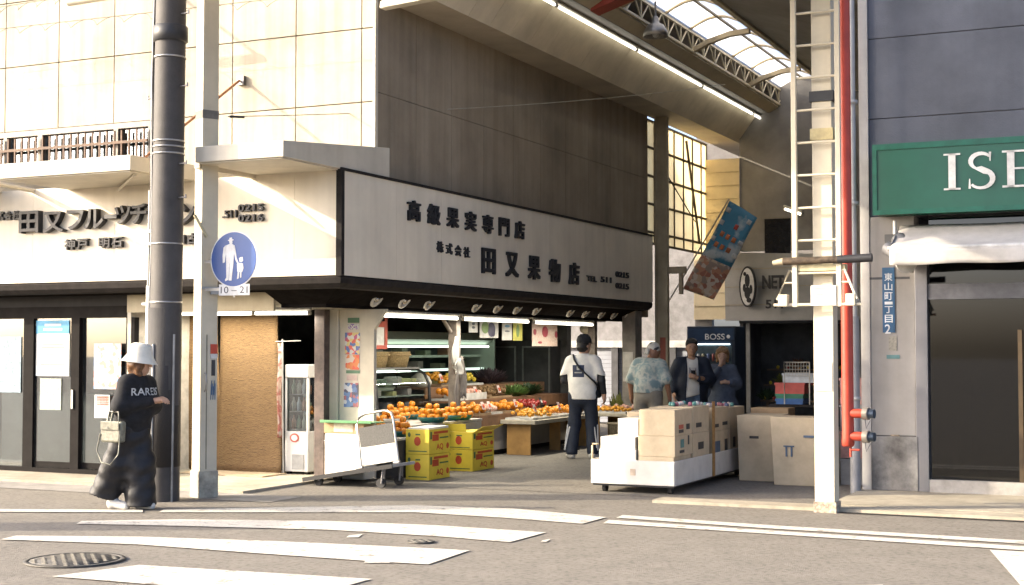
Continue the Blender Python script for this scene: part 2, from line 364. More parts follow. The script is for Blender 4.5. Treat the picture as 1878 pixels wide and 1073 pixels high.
# dark valance and sloping lamp soffit under the two signs, mitred at the corner
def sweep(prof, um=-8.0, vm=10.0):
    mb = MB(); n = len(prof)
    vs = []
    for d, z in prof: vs += [(um, d, z), (-d, d, z), (-d, vm, z)]
    fs = []
    for i in range(n - 1):
        for j in range(2): fs.append((i * 3 + j, i * 3 + j + 1, (i + 1) * 3 + j + 1, (i + 1) * 3 + j))
    return mb.add(vs, fs)
part('valance', sweep([(0.02, 2.345), (0.0, 2.32), (0.015, 2.26), (0.07, 2.215), (0.15, 2.205)]), dark_trim, bld)
part('lamp_soffit', sweep([(0.15, 2.205), (0.17, 2.20), (0.52, 2.055), (0.52, 2.02), (0.62, 2.02), (0.62, 2.3)], -1.12), black_soffit, bld)
part('street_soffit', box(-8, -1.12, .15, .9, 2.20, 2.21), black_soffit, bld)
part('beige_fascia', box(-3.24, -1.14, .40, .44, 1.985, 2.195), mat('beige fascia', (0.40, 0.345, 0.235), .7, .1, 3, streak=.1), bld)
part('soffit_back', sweep([(0.02, 2.36), (0.9, 2.36)]), black_soffit, bld)
part('lintel', MB().box(-3.3, -.62, 1.25, 1.36, 2.02, 2.2).box(-.98, -.86, 1.36, 10.0, 2.02, 2.2), mat('beige lintel', (0.42, 0.37, 0.27), 0.7), bld)
# canopies
def canopy(u0, u1, vf, vb, zb, hf, hb):
    part('canopy', MB().hexa([(u0, vf, zb), (u1, vf, zb), (u1, vb, zb), (u0, vb, zb), (u0, vf, zb + hf), (u1, vf, zb + hf), (u1, vb, zb + hb), (u0, vb, zb + hb)]), canopy_m, bld, bevel=.008)
    part('canopy_soffit', box(u0 + .03, u1 - .03, vf + .03, vb - .02, zb - .012, zb - .003), canopy_under, bld)
canopy(-1.10, -0.002, -1.09, 1.04, 3.487, .165, .36)
canopy(-3.84, -1.95, -1.09, 1.04, 3.455, .165, .20)
canopy(-7.4, -4.85, -1.09, 1.04, 3.455, .165, .20)
part('canopy_arm', MB().box(-1.18, -1.112, -1.0, 1.0, 3.44, 3.55), canopy_m, bld)
part('canopy_strut', MB().tube([(-2.05, -.9, 3.43), (-3.0, -.05, 3.40)], .018, 6), canopy_m, bld)
part('canopy_strut', MB().tube([(-4.35, -1.0, 3.5), (-4.35, .2, 3.45)], .03, 6), canopy_m, bld)
# barred window band over the left canopy
win = part('window', MB().box(-7.7, -3.42, FV - .02, FV + .06, 4.33, 4.40).box(-7.7, -3.42, FV - .02, FV + .06, 3.52, 3.58)
     .box(-3.47, -3.42, FV - .02, FV + .06, 3.58, 4.33).box(-4.02, -3.95, FV - .02, FV + .05, 3.58, 4.33).box(-5.28, -5.2, FV - .02, FV + .05, 3.58, 4.33)
     .box(-5.86, -5.80, FV - .03, FV + .05, 3.58, 4.33).box(-7.7, -7.6, FV, FV + .05, 3.58, 4.33), mat('bronze window frame', (0.16, 0.145, 0.13), 0.5, metal=.4), bld)
for a, b in ((-3.95, -3.47), (-5.2, -4.02), (-5.8, -5.28), (-7.6, -5.86)):
    part('pane', box(a + .002, b - .002, FV + .05, FV + .056, 3.585, 4.325), glass('window glass', (.55, .6, .62), .25), win)
    part('blind', box(a + .01, b - .01, FV + .12, FV + .13, 3.6, 4.32), mat('pale curtain', (0.42, 0.42, 0.40), 0.8, .3, 5), win)
bar = box(-.011, .011, -.011, .011, 0, .74).mesh('bar', mat('rusty bar', (0.12, 0.07, 0.045), 0.7))
x = -3.5
while x > -6.6:
    part('bar', bar, None, win, loc=(x, FV - .06, 3.56)); x -= .118
part('bar_rail', MB().box(-6.7, -3.45, FV - .075, FV - .05, 4.13, 4.165), MATS['rusty bar'], win)
# timber and steel posts
part('post', box(-1.17, -1.03, 1.29, 1.41, 0.0, 2.06), mat('brown post', (0.105, 0.075, 0.062), 0.6, .3, 9, streak=.2), bld, bevel=.006)
part('post', box(-.93, -.80, 4.25, 4.37, 0.0, 2.06), mat('grey brown post', (0.20, 0.165, 0.135), 0.7, .3, 9), bld, bevel=.006)
part('brace', MB().tube([(-.865, 4.2, 1.78), (-.865, 3.86, 2.05)], .028, 6), MATS['grey brown post'], bld)
part('post', box(-.83, -.71, 9.1, 9.22, 0.0, 2.06), MATS['grey brown post'], bld, bevel=.006)
part('post', box(-.42, -.18, 9.62, 9.95, 0.0, 2.2), mat('grey end pillar', (0.28, 0.25, 0.21), 0.8, .2, 4), bld, bevel=.008)
part('notice', box(-.40, -.22, 9.606, 9.615, 1.0, 1.5), mat('pale notice', (0.55, 0.52, 0.45), 0.6), bld)
# cream end panel with a cut corner, carrying stickers
crm = mat('cream painted board', (0.60, 0.54, 0.42), 0.6, 0.10, 3, streak=.08)
part('end_panel', MB().prism([(-.94, 1.48, .02), (-.46, 1.48, .02), (-.46, 1.48, 1.78), (-.30, 1.48, 2.02), (-.94, 1.48, 2.02)], (0, .06, 0)), crm, bld, bevel=.004)
part('end_post', box(-1.075, -.945, 1.45, 1.56, .02, 2.02), crm, bld, bevel=.004)
def sticker(px0, py0, px1, py1, m, v0=1.478, nm='sticker', parent=bld, th=.003):
    a = Pv(px0, py0, v0); b = Pv(px1, py1, v0)
    return part(nm, box(a[0], b[0], v0 - th, v0, b[2], a[2]), m, parent)
pr = lambda nm, cols, sc=26: patch(nm, cols, sc)
sticker(638, 583, 659, 592, mat('green sticker', (0.10, 0.20, 0.11), .5)); sticker(638, 594, 659, 604, pr('purple print', [(.5, .5, .45), (.25, .14, .35), (.6, .58, .5)], 60))
sticker(633, 610, 660, 650, pr('kids stickers', [(.6, .12, .08), (.1, .16, .35), (.62, .5, .2), (.6, .58, .52), (.45, .1, .2)], 24))
sticker(634, 651, 659, 678, pr('red stickers', [(.62, .10, .05), (.62, .2, .06), (.6, .5, .4)], 20)); sticker(635, 679, 660, 685, MATS['green sticker'])
sticker(636, 688, 655, 698, mat('pale red sticker', (0.62, 0.45, 0.38), .5)); sticker(631, 702, 657, 747, pr('blue poster', [(.09, .14, .30), (.5, .5, .5), (.35, .12, .12), (.12, .2, .35), (.08, .08, .12)], 24))
# ---- left shop front: aluminium frames, glass leaves, posters
sf = part('shop_front', MB(), dark_trim, bld) if False else None
SV = 0.50
alu = mat('dark bronze aluminium', (0.018, 0.016, 0.015), 0.8, .15, 6, spec=.06)
front = thing('glazed_shop_front', 'dark framed sliding glass doors with posters beside the utility pole', 'shop front', (-5, SV, .03))
def ub(px): return Pv(px, 700, SV)[0]
part('head_frame', box(-8, -3.30, SV - .02, SV + .1, 1.93, 2.07), alu, front)
part('head_panel', box(-8, -3.30, SV + .0, SV + .06, 2.07, 2.3), mat('dark head panel', (0.02, 0.018, 0.017), .8), front)
part('sill', box(-8, -3.30, SV - .03, SV + .1, .03, .085), alu, front)
for a, b, z1 in ((44, 62, 1.93), (131, 146, 1.93), (232, 247, 1.93)):
    part('mullion', box(ub(a), ub(b), SV - .015, SV + .07, .085, z1), alu, front)
gl_front = glass('shop front glass', (.50, .55, .57), .16, dirt=.022)
for a, b, o_ in ((-120, 44, .02), (62, 131, .02), (146, 232, .05)):
    part('pane', box(ub(a) + .003, ub(b) - .003, SV + o_, SV + o_ + .006, .088, 1.927), gl_front, front)
part('door_rail', box(ub(62), ub(131), SV + .01, SV + .05, .09, .16), alu, front)
part('door_rail', box(ub(146), ub(232), SV + .04, SV + .08, .09, .16), alu, front)
part('door_handle', MB().box(ub(134), ub(137), SV - .035, SV - .018, .82, 1.05), mat('steel', (0.5, 0.5, 0.48), .35, metal=.9), front)
part('end_jamb', box(-3.30, -3.245, SV - .02, SV + .08, .03, 2.07), mat('pale jamb', (0.45, 0.42, 0.35), .6), front)
white_print = mat('white paper', (0.50, 0.52, 0.52), .6, .06, 4)
def poster(px0, py0, px1, py1, m, name='poster'):
    a = Pv(px0, py0, SV + .012); b = Pv(px1, py1, SV + .012)
    return part(name, box(a[0], b[0], SV + .008, SV + .012, b[2], a[2]), m, front)
poster(67, 612, 127, 690, white_print); poster(67, 588, 127, 612, mat('cyan print', (0.05, 0.30, 0.50), .5))
tx = MB()
ink = mat('grey ink', (0.10, 0.11, 0.13), .6)
for yy, x0, x1 in ((630, 78, 116), (637, 76, 118), (650, 84, 108), (668, 74, 120), (674, 74, 120)):
    a = Pv(x0, yy, SV + .006); b = Pv(x1, yy + 2, SV + .006); tx.box(a[0], b[0], SV + .0055, SV + .0075, b[2], a[2])
part('print', tx, ink, front)
tx2 = MB()
for yy, x0, x1 in ((594, 82, 112), (602, 80, 114)):
    a = Pv(x0, yy, SV + .006); b = Pv(x1, yy + 4, SV + .006); tx2.box(a[0], b[0], SV + .0055, SV + .0075, b[2], a[2])
part('print', tx2, white_print, front)
poster(74, 694, 112, 752, mat('pale green paper', (0.36, 0.40, 0.33), .6, .2, 30)); poster(-30, 618, 38, 720, mat('pale blue poster', (0.24, 0.33, 0.39), .6, .25, 20))
poster(173, 630, 222, 714, pr('event poster', [(.30, .36, .44), (.42, .18, .15), (.42, .42, .41), (.16, .26, .42), (.42, .30, .25)], 22)); poster(174, 724, 201, 767, white_print)
poster(178, 726, 200, 744, mat('orange print', (0.60, 0.20, 0.09), .5))
room = part('counter', MB().box(-6.5, -4.3, 1.7, 2.2, .03, .95).box(-4.1, -3.6, 2.3, 2.8, .03, 1.5), mat('grey counter', (0.16, 0.16, 0.155), .6), front)

# ================================================================== SHOP SIGNS
sign_m = mat('sign board cream', (0.74, 0.665, 0.53), 0.5, 0.06, 1.4, streak=0.07)
letter_m = mat('black sign letters', (0.025, 0.026, 0.030), 0.45, .1, 8)
SZ0, SZ1 = 2.345, 3.475
sg = thing('shop_sign', 'long cream fascia sign with black fruit shop lettering facing the arcade', 'sign', (0, 5, SZ0))
pnl = {}
vv = [0.04, 1.2, 2.3, 3.4, 4.5, 5.6, 6.7, 7.8, 8.9, 10.0]
for a, b in zip(vv, vv[1:]):
    part('panel', box(-.10, 0, a + .0015, b - .0015, SZ0, SZ1), sign_m, sg)
part('top_frame', box(-.11, .018, -.02, 10.02, SZ1, SZ1 + .03), dark_trim, sg)
part('corner_frame', box(-.05, .02, -.022, .038, SZ0 - .01, SZ1), dark_trim, sg)
def row(par, chars, px0, py0, px1, py1, hpx, wpx=24, bold=.01, d=.03):
    """letters spread evenly between two pixel centres on the arcade face"""
    n = len(chars); A = Pu(px0, py0, .0); B = Pu(px1, py1, .0); wd = (Pu(px0 + wpx / 2, py0, 0)[1] - Pu(px0 - wpx / 2, py0, 0)[1]) - 2 * bold
    for i, ch in enumerate(chars):
        t = i / max(1, n - 1); vc = A[1] + (B[1] - A[1]) * t; zc = A[2] + (B[2] - A[2]) * t
        mb = MB()
        for q, (dx, dz) in enumerate(((-1, -.5), (1, -.5), (-1, .5), (1, .5), (0, 0))):   # heavier strokes from shifted cuts of the same letter
            text(mb, ch, (0.001, vc - wd / 2 + dx * bold, zc - hpx / 2 + dz * bold), (0, 1, 0), (0, 0, 1), wd, hpx, 0.0, d + q * .0006)
        part('letter', mb, letter_m, par)
row(sg, '高級果実専門店', 757, 387, 951, 422, .235, 23, .010)
row(sg, '株式会社', 806, 453, 855, 463, .13, 12, .006, .015)
row(sg, '田又果物店', 894, 479, 1051, 502, .315, 24, .016)
tl = MB(); A = Pu(1075, 513, 0); B = Pu(1093, 513, 0); text(tl, 'TEL', (.001, A[1], A[2] - .02), (0, 1, 0), (0, 0, 1), B[1] - A[1], .085, .025, .02)
A = Pu(1101, 515, 0); B = Pu(1120, 515, 0); text(tl, '511', (.001, A[1], A[2] - .02), (0, 1, 0), (0, 0, 1), B[1] - A[1], .09, .025, .02)
for py, s in ((508, '0215'), (529, '0215')):
    A = Pu(1128, py, 0); B = Pu(1152, py, 0); text(tl, s, (.001, A[1], A[2] - .0), (0, 1, 0), (0, 0, 1), B[1] - A[1], .095, .025, .02)
part('lettering', tl, letter_m, sg, kind='stuff')
sl = thing('shop_sign', 'cream fascia sign with raised katakana lettering over the glass doors, facing the street', 'sign', (-4, 0, SZ0))
ww = [-8.0, -6.4, -5.6, -4.35, -3.1, -1.85, -.6, -.052]
for a, b in zip(ww, ww[1:]):
    part('panel', box(a + .0015, b - .0015, 0, .10, SZ0, SZ1), sign_m, sl)
def put(mb, ch, px, py, wpx, hpx, bold=.022, d=.08):
    A = Pv(px - wpx / 2, py + hpx / 2, 0); B = Pv(px + wpx / 2, py - hpx / 2, 0)
    part('letter', text(MB(), ch, (A[0], -.001, A[2]), (1, 0, 0), (0, 0, 1), B[0] - A[0], max(.02, B[2] - A[2]), bold, d), letter_m, sl)
k1 = MB()
for ch, px, py, wp, hp in (('田', 61, 408, 36, 42), ('又', 106, 408, 38, 40), ('フ', 146, 404, 32, 38), ('ル', 180, 402, 36, 38), ('ー', 211, 398, 22, 9), ('ツ', 233, 395, 30, 36), ('チ', 262, 393, 30, 38), ('ェ', 290, 396, 22, 28), ('ー', 315, 390, 18, 8), ('ン', 349, 393, 32, 42)):
    put(k1, ch, px, py, wp, hp)
k2 = MB()
for i, ch in enumerate('株式会社'): put(k2, ch, -10 + i * 14.5, 397 - i * .6, 12, 17, .02, .04)
for ch, px in (('神', 133), ('戸', 156), ('明', 196), ('石', 219), ('加', 333), ('古', 357)): put(k2, ch, px, 449 - (px - 133) * .05, 20, 20, .02, .05)
put(k2, '.511', 424, 393, 26, 15, .02, .04); put(k2, '0215', 463, 381, 46, 16, .02, .04); put(k2, '0216', 463, 400, 46, 16, .02, .04)

# ================================================================== LAMPS UNDER THE SIGN
lamp_w = mat('lamp ring white', (0.60, 0.56, 0.48), .4)
chrome = mat('lamp reflector', (0.55, 0.52, 0.45), .25, metal=.8)
def spot(u, v, z, label, group=None):
    t = thing('spotlight', label, 'spotlight', (u, v, z), rz=0, group=group)
    Mx = Matrix.Rotation(R(128), 4, 'Y')
    part('ring', MB().lathe([(.105, 0), (.105, .012), (.08, .022), (.062, .012), (.06, -.05), (.0005, -.055)], (0, 0, 0), 20).xf(Mx), lamp_w, t)
    part('bulb', MB().lathe([(.0005, .028), (.03, .022), (.04, .0), (.03, -.03), (.0005, -.04)], (0, 0, 0), 14).xf(Mx), chrome, t)
for i, (px, py) in enumerate([(691, 544), (742, 548), (788, 551), (875, 556), (914, 558), (950, 561), (985, 563), (1047, 568), (1075, 570), (1104, 572), (1127, 574), (1152, 575)]):
    q = Pu(px, py, -.34); spot(-.34, q[1], 2.128, 'round white eyeball spotlight in the black soffit under the arcade fascia sign', 'spotlights under the fascia sign')
tube_m = emit('fluorescent tube', (1.0, 0.95, 0.82), 2.4)
def tube_lamp(a, b, label, group=None, power=14, light=True, r=.019):
    A = Vector(a); B = Vector(b); c = (A + B) / 2
    t = thing('fluorescent_lamp', label, 'lamp', tuple(c), group=group)
    part('tube', MB().tube([A, B], r, 8), tube_m if light else emit('soffit tube', (1.0, 0.95, 0.82), 1.1), t)
    d = (B - A).normalized()
    part('batten', MB().tube([A - d * .04 + Vector((0, 0, .05)), B + d * .04 + Vector((0, 0, .05))], .025, 6), mat('lamp batten', (0.5, 0.47, 0.4), .5), t)
    for P, s in ((A, -1), (B, 1)): part('end_cap', MB().tube([P, P + d * s * .035], .024, 8).tube([P + d * s * .02, P + d * s * .02 + Vector((0, 0, .05))], .012, 6), MATS['lamp batten'], t)
    if light:
        L = bpy.data.lights.new('tube_light', 'AREA'); L.shape = 'RECTANGLE'; L.size = (B - A).length; L.size_y = .04; L.energy = power; L.color = (1, .93, .78)
        lo = bpy.data.objects.new('tube_light', L); C.objects.link(lo); lo.parent = t
        lo.location = (0, 0, -.03); lo.rotation_euler = (0, 0, math.atan2(d.y, d.x))
    return t
for i, (p0, p1, z) in enumerate((((697, 578), (838, 583), 1.955), ((850, 583), (968, 589), 1.95), ((980, 590), (1086, 597), 1.945))):
    A = Pu(*p0, -.55); B = Pu(*p1, -.55); tube_lamp((-.55, A[1], z), (-.55, B[1], z), 'lit fluorescent tube in the row under the arcade sign', 'tubes under the arcade sign', 13)
tube_lamp((-3.1, 1.2, 1.985), (-2.0, 1.2, 1.98), 'lit fluorescent tube above the straw screens', power=9)
tube_lamp((-1.95, 1.2, 1.98), (-1.2, 1.2, 1.975), 'short lit fluorescent tube above the drinks fridge', power=6)
# ================================================================== ARCADE ROOF
soff_m = mat('soffit plank', (0.58, 0.50, 0.36), 0.7, 0.12, 1.5, .1, 40)
soff_b = mat('soffit border', (0.44, 0.38, 0.29), 0.75, 0.12, 1.5)
gut_m = mat('gutter metal', (0.20, 0.185, 0.165), 0.6, .1, 3)
truss_m = mat('cream steel', (0.56, 0.49, 0.34), 0.55, .12, 4)
rafter_m = mat('tan steel', (0.36, 0.29, 0.18), 0.55, .12, 4)
V0, V1 = 1.12, 17.5
arc = thing('arcade_roof', 'covered arcade roof with sloping plank soffit, cream truss and glazed skylight', 'arcade roof', (1.7, 8, 5.6))
part('border_board', MB().box(SU + .003, .34, V0, V1, 5.615, 5.66), soff_b, arc)
pk = MB().hexa([(.345, .004, 5.612), (.75, .004, 6.142), (.75, .586, 6.142), (.345, .586, 5.612), (.33, .004, 5.64), (.735, .004, 6.17), (.735, .586, 6.17), (.33, .586, 5.64)]).mesh('plank', soff_m)
v = 1.15
while v < V1 - .5: part('plank', pk, None, arc, loc=(0, v, 0)); v += .59
part('plank_backing', MB().hexa([(.325, V0, 5.66), (.72, V0, 6.19), (.72, V1, 6.19), (.325, V1, 5.66), (.30, V0, 5.69), (.69, V0, 6.22), (.69, V1, 6.22), (.30, V1, 5.69)]), joint, arc)
part('gutter_beam', MB().box(.80, .98, V0, V1, 6.145, 6.30).box(.75, .80, V0, V1, 6.165, 6.22), gut_m, arc)
part('fascia_board', MB().hexa([(.985, V0, 6.15), (1.17, V0, 6.25), (1.17, V1, 6.25), (.985, V1, 6.15), (.97, V0, 6.18), (1.155, V0, 6.28), (1.155, V1, 6.28), (.97, V1, 6.18)]), mat('tan fascia', (0.44, 0.38, 0.27), .7, .1, 2), arc)
part('truss_chord', box(1.18, 1.22, 2.5, V1, 6.275, 6.31), truss_m, arc)
part('truss_chord', box(1.18, 1.22, 2.5, V1, 6.565, 6.60), truss_m, arc)
web = MB().tube([(1.2, 0, 6.30), (1.2, .30, 6.57)], .014, 5).tube([(1.2, .30, 6.57), (1.2, .60, 6.30)], .014, 5).tube([(1.2, .60, 6.30), (1.2, .60, 6.57)], .012, 5).mesh('truss_web', truss_m)
v = 2.55
while v < V1 - .6: part('truss_web', web, None, arc, loc=(0, v, 0)); v += .60
def arch(t): # section of the skylight, t 0..1
    return (1.19 + .93 * t, 6.62 + .17 * math.sin(math.pi * t) )
sky_m = translucent('skylight sheet', (0.86, 0.87, 0.86), .15)
v = 2.5; k = 0
while v < V1 - .3:
    for t0, t1 in ((0, .5), (.5, 1)):
        mb = MB().grid(lambda a, b: (*[c for c in (arch(t0 + (t1 - t0) * a)[0],)], v + .03 + b * 1.12, arch(t0 + (t1 - t0) * a)[1]), 4, 1)
        part('skylight_pane', mb, sky_m, arc)
    bar_ = MB()
    for i in range(6):
        a = arch(i / 6); b = arch((i + 1) / 6); bar_.hexa([(a[0], v - .025, a[1] - .03), (b[0], v - .025, b[1] - .03), (b[0], v + .025, b[1] - .03), (a[0], v + .025, a[1] - .03), (a[0], v - .025, a[1] + .02), (b[0], v - .025, b[1] + .02), (b[0], v + .025, b[1] + .02), (a[0], v + .025, a[1] + .02)])
    part('glazing_bar', bar_, rafter_m, arc)
    v += 1.18; k += 1
for t in (.5,):
    a = arch(t); part('ridge_bar', box(a[0] - .02, a[0] + .02, 2.5, V1, a[1] - .035, a[1] - .005), rafter_m, arc)
for v in (8.6, 11.9, 15.2, 5.3):
    pts = [(1.1, v, 6.28), (1.45, v, 6.44), (1.8, v, 6.53), (2.12, v, 6.55)]
    mb = MB()
    for a, b in zip(pts, pts[1:]):
        mb.hexa([(a[0], v - .05, a[2] - .05), (b[0], v - .05, b[2] - .05), (b[0], v + .05, b[2] - .05), (a[0], v + .05, a[2] - .05), (a[0], v - .05, a[2] + .03), (b[0], v - .05, b[2] + .03), (b[0], v + .05, b[2] + .03), (a[0], v + .05, a[2] + .03)])
    part('tie_beam', mb, rafter_m, arc)
part('edge_beam', box(2.12, 2.2, V0, V1, 6.56, 6.68), truss_m, arc)
part('right_ceiling', MB().hexa([(2.2, V0 + 1.4, 6.60), (5.0, V0 + 1.4, 5.75), (5.0, V1, 5.75), (2.2, V1, 6.60), (2.2, V0 + 1.4, 6.64), (5.0, V0 + 1.4, 5.79), (5.0, V1, 5.79), (2.2, V1, 6.64)]), mat('grey ceiling', (0.24, 0.225, 0.20), .8, .15, 1.5), arc)
part('left_ridge', MB().hexa([(-.2, V0, 6.40), (1.19, V0, 6.63), (1.19, V1, 6.63), (-.2, V1, 6.40), (-.2, V0, 6.43), (1.19, V0, 6.66), (1.19, V1, 6.66), (-.2, V1, 6.43)]), gut_m, arc)
part('gable', MB().box(-1.6, 5.0, V1, V1 + .1, 3.4, 7.2), mat('grey gable', (0.16, 0.15, 0.145), .8), arc)
part('added_shade_canopy', MB().box(.02, 5.4, -2.1, .05, 5.38, 5.55).box(.02, .3, -2.1, .05, 5.55, 9.5), gut_m, arc)  # unseen slab and tall side, added to shade the right-hand building
red_m = mat('red painted steel', (0.28, 0.045, 0.028), .6, .15, 3)
part('red_beam', MB().hexa([(1.0, 4.7, 6.12), (2.3, 4.7, 6.52), (2.3, 5.0, 6.52), (1.0, 5.0, 6.12), (1.0, 4.7, 6.42), (2.3, 4.7, 6.60), (2.3, 5.0, 6.60), (1.0, 5.0, 6.42)]), red_m, arc)
# light row along the soffit edge
vs_ = [Pu(x, (x - 1012) * .55, .75)[1] for x in (960, 1013, 1161, 1282, 1376, 1453, 1500, 1560)]
for a, b in zip(vs_, vs_[1:]):
    tube_lamp((.80, a + .05, 6.06), (.80, b - .05, 6.06), 'lit fluorescent tube in the line along the arcade soffit', 'tubes along the arcade soffit', 2.0, False, .020)
tube_lamp(W2 := (1.55, 13.0, 4.15), (1.95, 12.6, 4.0), 'short slanting lit fluorescent tube behind the steel ladder', power=3)
dl = thing('dome_lamp', 'grey metal dome lamp hanging beside the arcade truss', 'lamp', (1.33, 6.4, 6.05))
part('shade', MB().lathe([(.03, .30), (.05, .26), (.06, .2), (.12, .17), (.17, .08), (.185, 0), (.175, 0), (.15, .08), (.05, .16)], (1.33, 6.4, 6.08), 20), mat('dull aluminium', (0.33, 0.31, 0.28), .4, metal=.7), dl)
part('stem', MB().tube([(1.33, 6.4, 6.36), (1.33, 6.4, 6.6)], .015, 6), MATS['gutter metal'], dl)
part('bulb', MB().ball((1.33, 6.4, 6.12), .05, 10, 6), mat('opal bulb', (0.5, 0.48, 0.44), .3), dl)
fx = thing('street_lamp', 'boxy cream fluorescent street lamp under the arcade eave', 'lamp', (-.1, 1.0, 5.5))
a = Pv(702, 18, 1.0); b = Pv(835, -8, 1.0)
part('housing', MB().hexa([(a[0], .92, a[2] + .0), (b[0], .92, b[2]), (b[0], 1.06, b[2]), (a[0], 1.06, a[2]), (a[0], .94, a[2] + .09), (b[0], .94, b[2] + .09), (b[0], 1.05, b[2] + .09), (a[0], 1.05, a[2] + .09)]), canopy_m, fx, bevel=.01)
part('diffuser', MB().hexa([(a[0] + .02, .912, a[2] + .03), (a[0] + .17, .912, a[2] + .015), (a[0] + .17, .919, a[2] + .015), (a[0] + .02, .919, a[2] + .03), (a[0] + .04, .912, a[2] + .085), (a[0] + .06, .912, a[2] + .085), (a[0] + .06, .919, a[2] + .085), (a[0] + .04, .919, a[2] + .085)]), mat('white diffuser', (.8, .8, .76), .3), fx)

# ================================================================== FAR END OF THE ARCADE
col_m = mat('arcade column tan', (0.40, 0.34, 0.235), .65, .15, 3, streak=.1)
cl = thing('arcade_column', 'tall tan steel column at the end of the fruit shop', 'column', (0, 10.5, 0))
part('shaft', box(-.09, .09, 10.45, 10.62, .004, 5.62), col_m, cl, bevel=.01)
part('flange', MB().box(-.115, -.075, 10.43, 10.47, .004, 5.62).box(.075, .115, 10.43, 10.47, .004, 5.62), col_m, cl)
part('bracket', MB().box(.1, .42, 10.5, 10.58, 2.86, 2.98).box(.3, .36, 10.5, 10.58, 2.5, 2.86), col_m, cl)
part('red_label', box(-.02, .08, 10.425, 10.436, 1.35, 1.75), mat('faded red label', (0.30, 0.08, 0.05), .6), cl)
sc = thing('translucent_screen', 'sunlit translucent wall screen in a dark grid beside the tall column', 'screen', (-.3, 12.3, 3.3))
scm = translucent('fibreglass sheet', (0.88, 0.81, 0.62), .3); scd = mat('screen bars', (0.085, 0.065, 0.04), .6)
vv_ = [10.4, 10.95, 11.5, 12.05, 12.6, 13.15, 13.7, 14.05]; zz_ = [3.42, 3.62, 4.12, 4.62, 5.12, 5.6]
for a, b in zip(vv_, vv_[1:]):
    for c, d in zip(zz_, zz_[1:]): part('sheet', box(-.31, -.302, a + .02, b - .02, c + .02, d - .02), scm, sc)
for a in vv_: part('mullion', box(-.335, -.285, a - .018, a + .018, 3.4, 5.61), scd, sc)
for z in zz_: part('transom', box(-.33, -.28, 10.4, 14.05, z - .018, z + .018), scd, sc)
part('stay', MB().tube([(-.27, 12.7, 5.5), (-.27, 13.5, 3.6)], .025, 6), scd, sc); part('stay', MB().tube([(-.26, 10.9, 5.0), (-.26, 13.2, 4.0)], .012, 5), scd, sc)
far_cream = mat('cream lap siding', (0.60, 0.50, 0.32), .7, .1, 2)
fb = thing('far_corner_building', 'building at the back of the arcade with cream lap siding and dark shop fascia', 'building', (1.5, 14.3, 0))
lap = MB().hexa([(-.55, 13.985, 0), (.385, 13.985, 0), (.385, 14.03, 0), (-.55, 14.03, 0), (-.55, 14.005, .262), (.385, 14.005, .262), (.385, 14.03, .262), (-.55, 14.03, .262)])
lapm = MB(); lapm.v = [(p[0], p[1] - 14, p[2]) for p in lap.v]; lapm.f = lap.f; lapm.sm = lap.sm; lapm = lapm.mesh('siding_board', far_cream)
z = 3.45
while z < 5.1: part('siding_board', lapm, None, fb, loc=(0, 14, z)); z += .264
z = 2.13
while z < 3.4: part('siding_board', lapm, None, fb, loc=(.0, 14, z)); z += .264
dk = mat('grey render', (0.20, 0.19, 0.18), .8, .15, 2)
part('upper_wall', box(.388, 5.05, 14.03, 14.2, 3.46, 7), dk, fb)
part('wall', box(-.55, -.2, 14.06, 14.2, 0, 5.2), dk, fb); part('wall', box(2.6, 5.05, 14.03, 14.2, 0, 3.46), dk, fb)
a = Pv(1402, 402, 14.0); b = Pv(1450, 472, 14.0)
fw = part('window', box(a[0], b[0], 14.0, 14.04, b[2], a[2]), mat('dark window', (0.012, 0.012, 0.014), .2), fb)
part('frame', MB().box(a[0] - .03, b[0] + .03, 13.99, 14.035, a[2], a[2] + .03).box(a[0] - .03, b[0] + .03, 13.98, 14.035, b[2] - .03, b[2]), gut_m, fw)
ff = thing('fascia_sign', 'dim grey shop fascia with round white floral emblem behind the banner', 'sign', (1.4, 13.85, 2.1))
part('board', MB().hexa([(.12, 13.9, 2.1), (3.3, 13.75, 2.1), (3.3, 14.0, 2.1), (.12, 14.0, 2.1), (.10, 13.9, 3.44), (3.3, 13.75, 3.30), (3.3, 14.0, 3.30), (.10, 14.0, 3.44)]), mat('grey fascia', (0.25, 0.24, 0.225), .7, .1, 2), ff)
for z in (2.4, 2.75, 3.1): part('joint_strip', MB().hexa([(.12, 13.893, z), (3.3, 13.743, z), (3.3, 13.76, z), (.12, 13.91, z), (.12, 13.893, z + .012), (3.3, 13.743, z + .012), (3.3, 13.76, z + .012), (.12, 13.91, z + .012)]), joint, ff)
e = Pv(1371, 526, 13.8)
def disc(c, rx, rz, th, n=28): return MB().prism([(c[0] + rx * math.cos(2 * math.pi * i / n), c[1], c[2] + rz * math.sin(2 * math.pi * i / n)) for i in range(n)], (0, th, 0))
em = part('emblem', disc((e[0], 13.79, e[2]), .165, .40, .06), mat('emblem black', (0.02, 0.02, 0.022), .5), ff)
part('emblem_field', disc((e[0], 13.785, e[2]), .135, .36, .004), mat('emblem white', (0.60, 0.58, 0.55), .6), em)
fl = MB()
for dx, dz, rx, rz in ((0, .12, .05, .13), (.0, -.12, .06, .12), (-.06, -.02, .03, .08), (.07, -.05, .03, .09), (.03, -.26, .05, .05), (-.05, .25, .03, .04)):
    q = disc((e[0] + dx, 13.781, e[2] + dz), rx, rz, .003, 14); fl.add(q.v, q.f)
part('emblem_figure', fl, MATS['emblem black'], em)
tx = MB(); a = Pv(1398, 530, 13.75); b = Pv(1438, 530, 13.75); text(tx, 'NET', (a[0], 13.78, a[2]), (1, 0, 0), (0, 0, 1), b[0] - a[0], .26, .03, .04)
a = Pv(1404, 566, 13.75); text(tx, '511', (a[0], 13.78, a[2]), (1, 0, 0), (0, 0, 1), .34, .17, .03, .03)
